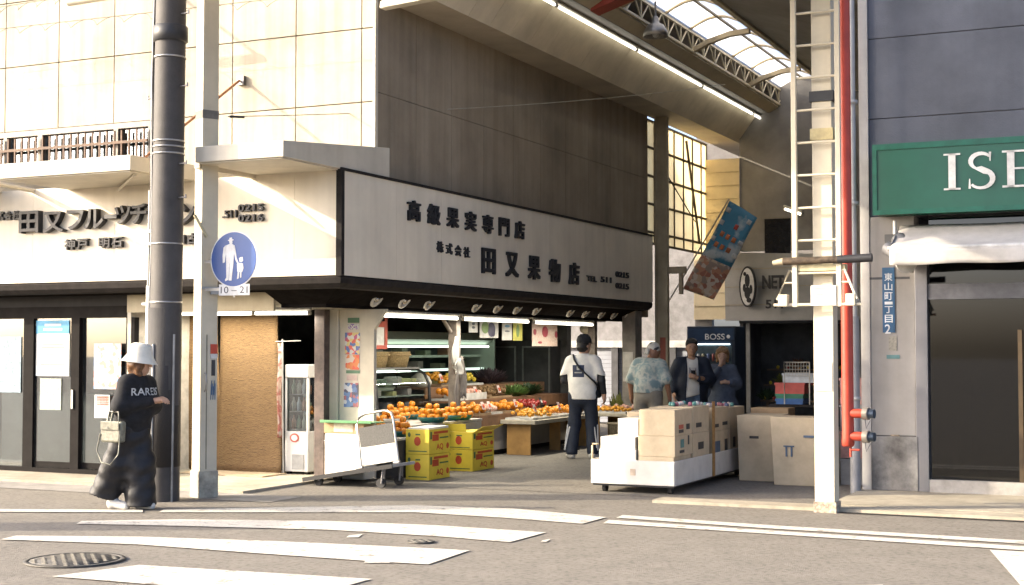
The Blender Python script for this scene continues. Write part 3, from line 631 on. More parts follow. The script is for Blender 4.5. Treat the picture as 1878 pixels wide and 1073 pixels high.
part('lettering', tx, MATS['emblem black'], ff, kind='stuff')
# drinks vending machine
bl = mat('vending blue black', (0.018, 0.030, 0.055), .4, .1, 4)
vm = thing('vending_machine', 'dark blue drinks vending machine lettered BOSS behind the shoppers', 'vending machine', (-.2, 13.2, .004))
a = Pv(1258, 602, 12.9)[0]; b = Pv(1347, 602, 12.9)[0]
part('cabinet', box(a, b, 12.95, 13.6, .004, 1.98), bl, vm, bevel=.015)
part('header', box(a + .02, b - .02, 12.925, 12.95, 1.72, 1.94), mat('header navy', (0.02, 0.045, 0.10), .35), vm)
c = Pv(1293, 623, 12.92); d = Pv(1329, 612, 12.92); text(tx := MB(), 'BOSS', (c[0], 12.923, c[2]), (1, 0, 0), (0, 0, 1), d[0] - c[0], d[2] - c[2], .01, .002)
q = disc((d[0] + .07, 12.922, (c[2] + d[2]) / 2), .035, .035, .002, 12); tx.add(q.v, q.f)
part('lettering', tx, mat('white vinyl', (.72, .74, .76), .5), vm)
part('display_glass', box(a + .06, b - .06, 12.938, 12.948, .95, 1.62), mat('display dark teal', (0.07, 0.10, 0.12), .15), vm)
part('light_strip', box(a + .1, b - .1, 12.925, 12.937, 1.63, 1.645), emit('vending strip', (.8, .95, 1), 2.2), vm)
cans = [(.5, .5, .52), (.35, .1, .08), (.15, .2, .35), (.45, .4, .25)]
for r_ in range(2):
    for i in range(8): part('can', MB().lathe([(.001, 0), (.026, 0), (.026, .13), (.02, .14), (.001, .14)], (a + .13 + i * (b - a - .26) / 7, 12.93, 1.02 + r_ * .3), 8), mat('can %d' % ((i * 3 + r_) % 4), cans[(i * 3 + r_) % 4], .35), vm)
part('delivery_flap', box(a + .2, b - .2, 12.93, 12.95, .25, .42), mat('flap grey', (.1, .1, .1), .4), vm)
# alley wall with pale shutters, left of the column
al = thing('alley_shutter_building', 'low alley building with bluish grey roller shutters beyond the fruit stall', 'building', (-3, 14.8, 0))
shm = mat('bluish shutter', (0.34, 0.36, 0.42), .5, .1, 2)
slat = box(-6.5, -.62, -.012, .012, .004, .083).mesh('shutter_slat', shm)
z = .03
while z < 1.55: part('shutter_slat', slat, None, al, loc=(0, 14.5, z)); z += .087
part('shutter_box', box(-6.6, -.6, 14.4, 14.7, 1.58, 1.72), mat('pale lintel', (0.55, 0.55, 0.54), .6), al)
part('wall', MB().box(-6.6, -.6, 14.55, 14.8, 0, 1.6).box(-6.6, -.6, 14.5, 14.8, 1.72, 3.9), mat('alley wall', (0.26, 0.255, 0.27), .8), al)
for x_ in (-1.15, -1.75, -2.4): part('pilaster', box(x_ - .07, x_ + .07, 14.42, 14.5, .004, 1.58), mat('dark pilaster', (.09, .09, .1), .6), al)
# dark greengrocer front under the fascia: shelving masses of produce and hanging stock
dg = thing('dim_shop_front', 'dim greengrocer front with shelves of stock under the grey fascia', 'shop front', (1.8, 14.2, 0))
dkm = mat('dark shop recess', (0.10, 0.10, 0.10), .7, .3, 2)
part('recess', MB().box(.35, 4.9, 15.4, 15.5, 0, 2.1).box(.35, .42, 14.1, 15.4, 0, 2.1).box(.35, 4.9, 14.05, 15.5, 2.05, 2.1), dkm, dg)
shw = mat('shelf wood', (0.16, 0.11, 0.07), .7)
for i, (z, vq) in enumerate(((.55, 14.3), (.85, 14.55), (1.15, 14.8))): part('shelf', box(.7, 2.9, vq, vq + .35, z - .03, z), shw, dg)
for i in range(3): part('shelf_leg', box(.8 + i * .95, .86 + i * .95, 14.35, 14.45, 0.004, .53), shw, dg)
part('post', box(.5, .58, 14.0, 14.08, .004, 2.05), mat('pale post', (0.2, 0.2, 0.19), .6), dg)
# ================================================================== RIGHT-HAND BUILDING (ISE)
rw = mat('blue grey render', (0.105, 0.114, 0.138), .85, .14, 1.6, .3, 60, streak=.06)
rb_ = thing('corner_shop_building', 'blue grey rendered shop building with green sign at the arcade mouth', 'building', (8, 5, 0))
RV = 2.6; RU = 5.05
bz = [2.98, 4.05, 4.93, 5.81, 6.69, 7.6]
for z0, z1 in zip(bz, bz[1:]):
    part('wall_band', box(RU + .06, 14, RV, RV + .2, z0 + .004, z1 - .004), rw, rb_, bevel=.004)
part('wall_core', MB().box(RU + .07, 14, RV + .02, RV + .3, 2.98, 7.6).box(RU, RU + .2, RV + .3, 14.0, 0.0, 7.6).box(RU + .2, 14, RV + .3, 14, 7.5, 7.6), mat('render joint', (.12, .12, .13), .9), rb_)
part('corner_strip', box(RU - .04, RU + .058, RV - .03, RV + .18, .035, 7.6), mat('pale corner strip', (0.40, 0.385, 0.37), .6, .1, 3, streak=.1), rb_)
tile_m = mat('pale pilaster tile', (0.28, 0.262, 0.24), .5, .08, 3, streak=.08)
u_a, u_b = RU + .06, Pv(1680, 700, RV)[0]
part('pilaster', box(u_a, u_b, RV - .02, RV + .3, .62, 2.98), tile_m, rb_, bevel=.006)
part('pilaster_base', box(u_a, u_b + .02, RV - .045, RV + .3, .035, .615), mat('stained plinth', (0.25, 0.24, 0.225), .85, .3, 4, .3, 40, streak=.2), rb_, bevel=.008)
part('joint_strip', box(u_a + .0, u_b - .05, RV - .026, RV - .019, 2.30, 2.325), mat('joint dark', (.08, .08, .085), .7), rb_)
steel = mat('brushed steel', (0.22, 0.215, 0.22), .42, .08, 3, metal=.85)
u_c = Pv(1703, 700, RV)[0]
part('door_jamb', box(u_b + .002, u_c, RV - .035, RV + .2, .035, 2.6), steel, rb_, bevel=.004)
zt = Pv(1760, 545, RV)[2]; zb = Pv(1760, 520, RV)[2]
part('door_head', box(u_c, 9, RV - .01, RV + .1, zt - .02, zb), mat('satin aluminium', (0.16, 0.16, 0.17), .5, metal=.3), rb_)
part('door_sill', box(u_c, 9, RV - .03, RV + .3, .035, .165), mat('pale sill', (0.34, 0.32, 0.29), .7), rb_)
part('glass_door', box(u_c + .01, 9, RV + .06, RV + .07, .165, zt - .02), glass('dark shop glass', (.12, .125, .13), .045, .03), rb_)
part('transom_glass', box(u_c + .01, 9, RV + .06, RV + .07, zb, 2.98), MATS['dark shop glass'], rb_)
part('door_edge', box(Pv(1868, 700, RV + .05)[0], Pv(1876, 700, RV + .05)[0], RV + .02, RV + .05, .165, 1.75), mat('brass edge', (.07, .045, .02), .6), rb_)
part('interior_floor', box(u_b, 12, RV + .3, 7, .03, .05), mat('shop tile', (.12, .12, .125), .4), rb_)
part('interior_wall', MB().box(u_b - .1, 12, 7, 7.1, 0, 3).box(u_b - .1, u_b, RV + .3, 7, 0, 3).box(u_b - .1, 12, RV + .3, 7.1, 2.98, 3.05), mat('shop wall', (.10, .10, .105), .7, .2, 2), rb_)
cnt = thing('shop_counter', 'dim counter with a bright steel tray behind the dark glass door', 'counter', (6.7, 4.6, .05))
part('body', box(6.1, 7.6, 4.4, 4.9, .05, .95), mat('counter wood', (.14, .10, .07), .6), cnt)
part('top', box(6.05, 7.65, 4.36, 4.94, .95, .99), mat('dim counter top', (.14, .13, .12), .4), cnt)
a = Pv(1775, 688, 4.5); part('tray', MB().lathe([(.001, 0), (.11, 0), (.13, .03), (.12, .035)], (a[0] + .1, 4.5, .992), 16), mat('bright steel', (.75, .75, .72), .25, metal=.9), cnt)
# green sign
grn = mat('green sign enamel', (0.008, 0.088, 0.052), .35, .1, 2, spec=.5)
gs = thing('shop_sign', 'green box sign with large white serif ISE lettering', 'sign', (7, 2.3, 2.98))
g0 = Pv(1602, 300, 2.25)[0]; gz0 = Pv(1602, 393, 2.25)[2]; gz1 = Pv(1602, 268, 2.25)[2]
part('box', box(g0, 13, 2.25, RV - .003, gz0, gz1), grn, gs, bevel=.006)
part('frame', MB().box(g0 - .012, 13, 2.235, 2.252, gz1 - .05, gz1 + .012).box(g0 - .012, 13, 2.235, 2.252, gz0 - .012, gz0 + .04).box(g0 - .012, g0 + .035, 2.235, 2.252, gz0 + .04, gz1 - .05), mat('green frame', (0.010, 0.11, 0.068), .35), gs)
wl = mat('white enamel letters', (0.74, 0.73, 0.68), .4)
H_ = Pv(1760, 283, 2.23)[2] - Pv(1760, 350, 2.23)[2]
def letters(word, pos, right, up, s, d, mb=None, gap=.16):
    mb = mb or MB(); x = 0.0
    P = Vector(pos); Rv = Vector(right); U = Vector(up)
    def rc(x0, y0, x1, y1): stroke(mb, [(x0, (y0 + y1) / 2), (x1, (y0 + y1) / 2)], [abs(y1 - y0)] * 2, tuple(P + Rv * (x * s)), right, up, s, d)
    def st(pts, wd): stroke(mb, pts, wd, tuple(P + Rv * (x * s)), right, up, s, d + .0004)
    for ch in word:
        if ch == 'I':
            rc(.10, 0, .25, 1); rc(0, 0, .35, .05); rc(0, .95, .35, 1); x += .35 + gap
        elif ch == 'E':
            rc(.10, 0, .25, 1); rc(0, 0, .64, .055); rc(0, .945, .62, 1); rc(.25, .48, .50, .53)
            st([(.62, 0), (.64, .24)], [.07, .01]); st([(.60, 1), (.61, .78)], [.07, .01]); st([(.49, .36), (.49, .65)], [.05, .05]); x += .66 + gap
        elif ch == 'S':
            pts = []; wd = []
            for i in range(13):
                t = i / 12; a_ = R(35 + 205 * t); pts.append((.27 + .215 * math.cos(a_), .745 + .215 * math.sin(a_))); wd.append(.06 + .05 * math.sin(math.pi * t))
            pts += [(.25, .545), (.36, .47)]; wd += [.15, .16]
            for i in range(1, 13):
                t = i / 12; a_ = R(60 - 205 * t); pts.append((.265 + .24 * math.cos(a_), .265 + .245 * math.sin(a_))); wd.append(.13 - .07 * t)
            st(pts, wd); st([(.455, .99), (.455, .74)], [.05, .02]); st([(.03, .01), (.03, .28)], [.05, .02]); x += .54 + gap
    return mb
q = Pv(1731, 349, 2.23)
part('lettering', letters('ISE', (q[0], 2.246, q[2]), (1.26, 0, 0), (0, 0, 1), H_, .012), wl, gs)
# awning
aw = thing('awning', 'faded white folding awning below the green sign', 'awning', (7, 2.2, 2.6))
cv = mat('faded white canvas', (0.50, 0.475, 0.44), .8, .12, 3, .25, 12)
a0 = Pv(1640, 418, 2.55); a1 = Pv(1640, 455, 2.0)
mb = MB().grid(lambda s, t: (5.44 + s * 4.5, 2.55 - .62 * t, 2.86 - .27 * t - .03 * math.sin(math.pi * t) * (1 + .25 * math.sin(s * 9 + 1)) + .004 * math.sin(s * 23)), 40, 8)
o = part('canvas', mb, cv, aw); so = o.modifiers.new('thick', 'SOLIDIFY'); so.thickness = .012
mb = MB().grid(lambda s, t: (5.44 + s * 4.5, 1.915 + .02 * math.sin(s * 40) * t, 2.585 - (.15 + .02 * math.sin(s * 3.4 + 1.3) + .006 * math.sin(s * 31)) * t), 70, 4)
o = part('valance', mb, cv, aw); so = o.modifiers.new('thick', 'SOLIDIFY'); so.thickness = .008
part('front_bar', MB().tube([(5.42, 1.925, 2.585), (9.95, 1.925, 2.585)], .022, 8), mat('white bar', (.62, .61, .58), .4), aw)
part('arm', MB().tube([(5.47, 1.94, 2.57), (5.62, 2.2, 2.36), (5.55, 2.58, 2.5)], .016, 6), MATS['white bar'], aw)
part('side_cheek', MB().add([(5.435, 2.55, 2.86), (5.435, 1.925, 2.585), (5.44, 2.5, 2.45), (5.46, 2.1, 2.42)], [(0, 1, 3, 2)]), mat('grey canvas cheek', (.30, .30, .31), .8), aw)
# flood lamps
fl_ = thing('flood_lamps', 'pair of grey floodlights on a wall bracket beside the awning', 'floodlight', (5.35, 2.4, 2.6))
gm = mat('grey lamp housing', (0.30, 0.295, 0.29), .45, .1, 6, metal=.4)
def fpt(px, py, v): return Pv(px, py, v)
a = fpt(1628, 455, 2.3); b = fpt(1655, 475, 2.15); c = fpt(1664, 482, 2.05)
part('housing', MB().tube([a, b], .075, 14, .085), gm, fl_)
part('lens_hood', MB().tube([b, c], .10, 16, .115), mat('pale lens hood', (.55, .53, .48), .4), fl_)
a = fpt(1641, 405, 2.45); b = fpt(1641, 430, 2.45); part('stem', MB().tube([a, b], .02, 8), mat('white bar', (.62, .61, .58)), fl_)
a = fpt(1625, 438, 2.5); b = fpt(1665, 440, 2.5); part('bracket', MB().box(a[0], b[0], 2.42, 2.58, a[2] - .05, a[2] + .04), mat('dark bracket', (.06, .06, .062), .6), fl_)
a = fpt(1648, 440, 2.4); b = fpt(1668, 462, 2.25); part('housing', MB().tube([a, b], .09, 14, .10), gm, fl_)
# street name plate (vertical)
np_ = thing('street_name_plate', 'narrow blue vertical street name plate on the pale pilaster', 'sign', (5.3, 2.57, 1.7))
a = Pv(1618, 491, 2.575); b = Pv(1642, 610, 2.575)
part('plate', box(a[0], b[0], 2.565, 2.578, b[2], a[2]), mat('blue enamel', (0.03, 0.10, 0.20), .4), np_)
tx = MB(); wd = b[0] - a[0]; zc = a[2] - .06; cx = (a[0] + b[0]) / 2
for ch, hh in (('東', .085), ('山', .085), ('町', .085), ('一', .03), ('丁', .075), ('目', .085), ('2', .10)):
    text(tx, ch, (cx - .042, 2.564, zc - hh), (1, 0, 0), (0, 0, 1), .084 if ch != '2' else .06, hh, .01, .001); zc -= hh + .018
part('lettering', tx, mat('plate white', (.66, .68, .68), .5), np_)
for i, (x0, y0, x1, y1, mm) in enumerate(((1630, 617, 1645, 643, mat('grey beige label', (.30, .28, .23), .7, .2, 30)), (1626, 651, 1650, 658, mat('teal label', (.10, .20, .20), .6)), (1633, 797, 1650, 810, mat('rust plate', (.33, .26, .18), .7, .3, 20)))):
    a = Pv(x0, y0, 2.576); b = Pv(x1, y1, 2.576); part('label', box(a[0], b[0], 2.572, 2.5785, b[2], a[2]), mm, rb_)

# ================================================================== LADDER PILLAR, STANDPIPE, DRAINS
cream_p = mat('cream painted steel', (0.56, 0.50, 0.375), .5, .08, 3, streak=.06)
lp = thing('arcade_pillar', 'cream steel arcade pillar with peeling foot carrying a ladder', 'pillar', (5.07, .6, 0))
part('shaft', box(4.975, 5.165, .5, .69, .03, 8.0), cream_p, lp, bevel=.006)
part('foot', box(4.965, 5.178, .49, .70, .0, .10), mat('chipped rusty foot', (0.50, 0.43, 0.33), .7, .4, 22, col2=(.10, .06, .04)), lp)
part('patch_plate', box(4.99, 5.15, .494, .50, 1.15, 1.42), mat('cream patch', (.62, .57, .46), .6), lp)
part('clamp_band', box(4.955, 5.185, .48, .71, 3.92, 4.02), mat('black band', (.02, .02, .022), .5), lp)
part('joint_collar', MB().box(4.96, 5.18, .485, .705, 3.55, 3.66), mat('rusty cream collar', (0.50, 0.42, 0.22), .6, .2, 8), lp)
part('cross_plate', box(4.80, 5.30, .40, .52, 2.29, 2.35), mat('olive cream plate', (.48, .42, .25), .6, .2, 8), lp)
part('notice', box(4.98, 5.22, .375, .380, 1.96, 2.15), mat('pale notice sheet', (.62, .61, .58), .5), lp)
tx = MB()
for i in range(5): tx.box(5.0, 5.2 - .03 * (i % 3), .373, .3745, 2.12 - i * .028, 2.126 - i * .028)
part('notice_print', tx, ink, lp)
ld = thing('ladder', 'cream steel ladder fixed to the arcade pillar', 'ladder', (5.04, .42, 1.93))
for x_ in (4.825, 5.245): part('rail', box(x_ - .024, x_ + .024, .385, .435, 1.95, 7.5), cream_p, ld, bevel=.004)
rg = MB().tube([(-.2, 0, 0), (.2, 0, 0)], .013, 6).mesh('rung', cream_p)
z = 2.12
while z < 7.4: part('rung', rg, None, ld, loc=(5.035, .41, z + .15)); z += .312
part('guard_hoop', MB().tube([(4.62, .40, 1.97), (5.45, .40, 1.97)], .016, 6), cream_p, ld)
for s in (-1, 1):
    x_ = 5.035 + s * .21
    part('guard_arm', MB().tube([(x_ + s * .015, .40, 2.28), (x_ + s * .05, .40, 2.30), (x_ + s * .17, .38, 2.02)], .014, 6).tube([(x_, .4, 2.18), (x_ + s * .10, .39, 2.18)], .010, 6), cream_p, ld)
    part('counterweight', box(x_ + s * .11 - .045, x_ + s * .11 + .045, .36, .43, 1.955, 2.07), cream_p, ld, bevel=.008)
bm = thing('cable_arm', 'horizontal dark lagged arm crossing behind the ladder', 'pipe arm', (5.1, .46, 2.38))
part('arm', MB().tube([(4.72, .37, 2.385), (5.24, .37, 2.39)], .035, 8), mat('peeling brown lagging', (.10, .07, .045), .8, .4, 14), bm)
part('sleeve', MB().tube([(5.24, .37, 2.39), (5.56, .37, 2.40)], .04, 10), mat('black sleeve', (.022, .022, .026), .6), bm)
part('tip', MB().tube([(4.72, .37, 2.385), (4.62, .37, 2.37)], .035, 8, .025), mat('cream tip', (.36, .30, .2), .6), bm)
sp = thing('standpipe', 'red fire standpipe with two capped outlets beside the ladder pillar', 'standpipe', (5.3, 1.0, 0))
rd = mat('fire red paint', (0.46, 0.060, 0.035), .45, .15, 4, streak=.1)
du = lambda px, v_: Pv(px, 640, v_)[0]
ux_ = du(1553, 1.0); zb_ = Pv(1555, 815, 1.0)[2]
part('riser', MB().tube([(ux_ + .005, 1.0, zb_), (ux_, 1.0, 7.5)], .058, 16), rd, sp)
part('bottom_cap', MB().lathe([(.001, -.02), (.05, -.02), (.062, 0), (.062, .05)], (ux_ + .005, 1.0, zb_), 16), rd, sp)
for py in (758, 800):
    zq = Pv(1565, py, 1.0)[2]
    t_ = part('outlet', MB().tube([(ux_, 1.0, zq), (ux_ + .17, .97, zq)], .045, 12), rd, sp)
    part('coupling', MB().tube([(ux_ + .16, .97, zq), (ux_ + .215, .96, zq)], .062, 14), mat('pale coupling', (.34, .31, .27), .4, metal=.4), t_)
    part('cap', MB().tube([(ux_ + .215, .96, zq), (ux_ + .27, .95, zq)], .045, 12), mat('blue steel cap', (.10, .13, .17), .35, metal=.6), t_)
    part('chain', MB().tube([(ux_ + .19, .9, zq - .05), (ux_ + .2, .9, zq - .14), (ux_ + .24, .9, zq - .06)], .006, 5), steel, t_)
part('drain_cock', MB().tube([(ux_ + .03, 1.0, zb_ - .02), (ux_ + .03, 1.0, zb_ - .12)], .012, 6).tube([(ux_ + .02, 1.0, zb_ - .05), (ux_ + .12, .98, zb_ - .05)], .012, 6), rd, sp)
dp = thing('drainpipe', 'grey drainpipe on the arcade side of the blue grey building', 'pipe', (5.0, 2.4, .004))
ux2 = du(1572, 2.4)
part('pipe', MB().tube([(ux2 - .03, 2.4, .004), (ux2 - .03, 2.4, 1.9)], .055, 12), mat('grey pipe', (.235, .235, .24), .5, .1, 5), dp)
part('upper_pipe', MB().tube([(ux2 - .03, 2.4, 1.9), (ux2 - .03, 2.4, 7.4)], .035, 10), mat('pale grey pipe', (.36, .355, .345), .5, .1, 5), dp)
for z in (1.0, 2.05, 3.1, 4.2): part('clip', MB().lathe([(.06, 0), (.062, .0), (.062, .04), (.06, .04)], (ux2 - .03, 2.4, z), 12), MATS['pale grey pipe'], dp)

# ================================================================== UTILITY POLE, LEFT PILLAR, SIGNS
pole_m = mat('dark grey pole', (0.072, 0.066, 0.062), .7, .15, 5, .2, 60, streak=.12)
up = thing('utility_pole', 'dark grey utility pole with cables behind the walking woman', 'utility pole', (-1.3, -1.29, 0))
pb = GL(299, 918); pt = Pv(314, 0, pb[1])
def pl(z): t = z / pt[2]; return (pb[0] + (pt[0] - pb[0]) * t, pb[1], z)
part('shaft', MB().tube([pl(0), pl(3), pl(6), pl(9)], .165, 28, .145), pole_m, up)
for z in (2.02, 2.62, 3.55, 3.62, 3.68, 4.55): part('band', MB().lathe([(.162, 0), (.165, .0), (.165, .018), (.162, .018)], pl(z), 28), mat('steel band', (.42, .41, .39), .4, metal=.7), up)
part('collar', MB().lathe([(.16, 0), (.178, .01), (.178, .16), (.16, .17)], pl(4.72), 28), mat('black collar', (.03, .03, .032), .5), up)
part('cover_sheet', MB().lathe([(.163, 0), (.168, .0), (.168, 1.62), (.163, 1.62)], pl(.35), 28), mat('anti-sticker sheet', (0.034, 0.031, 0.030), .7, .1, 5, .6, 120), up)
for z, s in ((4.25, 1), (4.15, -1), (3.1, 1), (5.0, 1), (3.45, 1)):
    q = pl(z); part('step_bolt', MB().tube([(q[0] + s * .15, q[1] - .02, z), (q[0] + s * .25, q[1] - .03, z)], .01, 6).tube([(q[0] + s * .25, q[1] - .03, z - .012), (q[0] + s * .25, q[1] - .03, z + .03)], .008, 6), steel, up)
cab = mat('black cable', (.018, .018, .019), .5)
for k, (dx, dy, rr, z0) in enumerate(((-.19, -.03, .012, 2.1), (-.215, .0, .010, 2.6), (-.17, -.06, .009, 1.2), (-.235, .03, .016, 2.4))):
    part('cable', MB().tube([(pl(z)[0] + dx + .012 * math.sin(z * 2.1 + k), pl(z)[1] + dy, z) for z in [z0 + i * .45 for i in range(16)]], rr, 6), cab if k != 2 else mat('grey cable', (.42, .42, .40), .5), up)
part('conduit', MB().tube([(pl(.1)[0] - .03, pb[1] - .17, .02), (pl(.6)[0] - .02, pb[1] - .17, .6), (pl(1.6)[0] - .02, pb[1] - .172, 1.6)], .012, 8), mat('pale conduit', (.52, .50, .46), .5), up)
part('cable_guard', MB().tube([(pl(1.0)[0] - .185, pb[1] - .04, 1.0), (pl(2.2)[0] - .185, pb[1] - .04, 2.2)], .035, 8), mat('white guard', (.68, .66, .6), .5), up)
part('cable_guard', MB().tube([(pl(1.2)[0] - .245, pb[1] + .02, 1.2), (pl(3.2)[0] - .25, pb[1] + .02, 3.2)], .016, 8), MATS['pale conduit'], up)
for z in (2.75, 2.62, 2.0): part('clamp', MB().box(pl(z)[0] - .28, pl(z)[0] - .14, pb[1] - .05, pb[1] - .01, z, z + .03), steel, up)
part('earth_rod', MB().tube([(pl(.1)[0] + .155, pb[1] - .06, .0), (pl(1.7)[0] + .155, pb[1] - .06, 1.7)], .012, 6), mat('grey conduit', (.28, .28, .27), .5), up)
# left pillar, turned towards the crossing
pil = thing('arcade_pillar', 'cream steel pillar with round pedestrian sign and stickers', 'pillar', (GL(374, 912)[0], GL(374, 912)[1], 0), rz=TH + R(37))
S_ = .098
part('shaft', MB().hexa([(-S_, -S_, 0), (S_, -S_, 0), (S_, S_, 0), (-S_, S_, 0), (-S_ * .84, -S_ * .84, 8), (S_ * .84, -S_ * .84, 8), (S_ * .84, S_ * .84, 8), (-S_ * .84, S_ * .84, 8)]), cream_p, pil, bevel=.006)
part('base_cover', box(-S_ - .012, S_ + .012, -S_ - .012, S_ + .012, 0, .28), mat('scuffed cream base', (0.45, 0.41, 0.32), .7, .25, 9, .2, 30), pil, bevel=.006)
part('band', box(-S_ * .93, S_ * .93, -S_ * .93, S_ * .93, 3.97, 4.06), mat('grey strap', (.17, .16, .14), .7), pil)
part('seam_strip', box(-.03, -.022, -S_ - .004, -S_ + .02, .3, 1.7), mat('seam shadow', (.26, .23, .17), .8), pil)
def pst(x0, x1, z0, z1, m, nm='sticker', L=None):
    return part(nm, box(x0, x1, -S_ - .006, -S_ + .02, z0, z1), m, pil, label=L)
pst(.015, .092, 1.50, 1.60, mat('red sticker', (.55, .07, .03), .5)); pst(.015, .092, 1.45, 1.498, mat('white sticker', (.6, .58, .55), .5))
pst(.028, .066, 1.27, 1.435, mat('black slot plate', (.03, .03, .032), .5))
g_ = MB()
for k in range(5): g_.tube([(.02 + .012 * k, -S_ - .004, 1.02 + .05 * (k % 2)), (.03 + .01 * k, -S_ - .004, 1.22 - .03 * (k % 3))], .004, 4)
part('graffiti', g_, mat('blue marker', (.10, .2, .34), .6), pil)
part('hook', MB().tube([(-.05, -S_ - .01, 1.3), (-.05, -S_ - .035, 1.28), (-.05, -S_ - .035, 1.13), (-.05, -S_ - .005, 1.11)], .008, 6), MATS['steel band'], pil)
part('wood_stay', MB().tube([(-.16, -.06, 2.95), (-.04, -.1, 2.72)], .018, 6), mat('pale timber', (.60, .52, .33), .7), pil)
part('clamp', MB().box(-.1, .1, -.11, -.095, 2.17, 2.2).box(.0, .22, -.125, -.11, 2.12, 2.16), MATS['steel band'], pil)
# round blue sign
rs = thing('pedestrian_sign', 'round blue sign with white adult and child, plate 10-21 below', 'road sign', (-.651, -1.0, 2.12))
rc_ = (-.651, -1.02, 2.472)
def dsc(r0, y, n=48, th=.004): return MB().prism([(rc_[0] + r0 * math.cos(2 * math.pi * i / n), y, rc_[2] + r0 * math.sin(2 * math.pi * i / n)) for i in range(n)], (0, th, 0))
wsg = mat('sign white', (.66, .66, .65), .4); bsg = mat('sign blue', (0.005, 0.055, 0.235), .35, .06, 4)
part('rim', dsc(.292, -1.02), wsg, rs); part('face', dsc(.279, -1.0235, th=.003), bsg, rs)
def zpoly(pts, y=-1.0265):   # outline read off a 1540 px wide enlargement, sign centre (478,668), radius 200
    return [(rc_[0] + (x - 478) / 200 * .285, y, rc_[2] - (yy - 668) / 218 * .285) for x, yy in pts]
mp_ = MB()
for poly in ([(428, 516), (440, 512), (443, 498), (462, 496), (465, 510), (478, 512), (476, 520), (428, 522)],
             [(438, 522), (466, 520), (468, 540), (458, 550), (444, 548)],
             [(404, 560), (440, 548), (464, 548), (488, 560), (494, 590), (482, 612), (478, 700), (414, 700), (412, 610), (400, 600)],
             [(404, 560), (414, 600), (402, 690), (384, 696), (382, 640), (390, 575)],
             [(488, 562), (496, 600), (506, 660), (526, 704), (516, 712), (494, 672), (480, 610)],
             [(414, 700), (444, 700), (436, 828), (408, 840), (404, 828), (416, 812)],
             [(446, 700), (478, 700), (462, 836), (436, 836), (440, 824)],
             [(526, 664), (536, 654), (558, 652), (562, 680), (550, 694), (532, 690)],
             [(508, 706), (530, 698), (560, 704), (566, 740), (556, 770), (512, 768)],
             [(516, 768), (530, 768), (526, 818), (510, 826)], [(536, 768), (550, 768), (548, 812), (536, 818)]):
    mp_.prism(zpoly(poly), (0, .0025, 0))
part('pictogram', mp_, wsg, rs)
part('sub_plate', box(-.833, -.451, -1.0225, -1.018, 2.10, 2.215), wsg, rs, bevel=.001)
text(tx := MB(), '10 – 21', (-.81, -1.0235, 2.122), (1, 0, 0), (0, 0, 1), .335, .07, .0, .001); part('lettering', tx, mat('plate ink', (.05, .05, .06), .5), rs)
part('bracket', MB().box(-1.02, -.45, -1.014, -1.006, 2.44, 2.47).box(-1.02, -.6, -1.014, -1.006, 2.15, 2.18).box(-.66, -.64, -1.014, -1.006, 2.08, 2.76), MATS['steel band'], rs)
# wires and wall bracket
def wire(pts, r, m, label, sag=0.0, nm='wire'):
    A, B = Vector(pts[0]), Vector(pts[1])
    path = [A.lerp(B, i / 16) - Vector((0, 0, sag * 4 * (i / 16) * (1 - i / 16))) for i in range(17)]
    c = tuple((A + B) / 2); return single(nm, MB().tube(path, r, 5), m, label, 'wire', c)
a = Pv(418, 214, -.8); b = Pu(1330, 155, 1.2)
tw = wire((a, b), .006, mat('pale wire', (.50, .46, .36), .5), 'thin pale wire stretched from the cream pillar across to the arcade soffit', .1)
part('tensioner', MB().tube([(a[0] + .02, a[1], a[2]), (a[0] + .14, a[1] + .1, a[2])], .014, 6), cab, tw)
for (x0, y0, x1, y1, lb) in ((-200, 75, 520, -4, 'thin cable with loose coils running in front of the cream wall panels'), (-200, 45, 300, -35, 'upper thin cable across the cream wall behind the utility pole')):
    a = Pv(x0, y0, .3); b = Pv(x1, y1, .3); mb = MB().tube([Vector(a).lerp(Vector(b), i / 10) for i in range(11)], .005, 4)
    n = 260; hel = []
    for i in range(n + 1):
        t = i / n; p = Vector(a).lerp(Vector(b), t); th_ = t * 2 * math.pi * 15; hel.append(p + Vector((.05 * math.sin(th_) , .03 * math.cos(th_), .05 * math.cos(th_) - .04)))
    mb.tube(hel, .0035, 4)
    single('wire', mb, mat('dark olive wire', (.16, .14, .10), .6), lb, 'wire', tuple((Vector(a) + Vector(b)) / 2))
br = thing('wall_bracket', 'rusty stay rod bolted to the cream wall above the corner canopy', 'bracket', (-2.2, 1.0, 4.8))
q = Pv(440, 148, 1.0)
part('plate', box(q[0] - .05, q[0] + .05, 1.0, 1.048, q[2] - .05, q[2] + .06), steel, br)
part('rod', MB().tube([(q[0], .99, q[2]), (-1.9, -.9, 3.62)], .016, 6), mat('rust red rod', (.36, .17, .08), .7), br)
q = Pv(128, 5, .2); fx2 = thing('street_lamp', 'long pale fluorescent street lamp at the top of the cream wall', 'lamp', (q[0], q[1], q[2]))
a = Pv(126, 4, .2); b = Pv(200, -8, .2); part('housing', MB().tube([a, b], .05, 10), canopy_m, fx2); part('arm', MB().tube([b, (b[0] + .3, 1.04, b[2] + .2)], .02, 6), canopy_m, fx2)
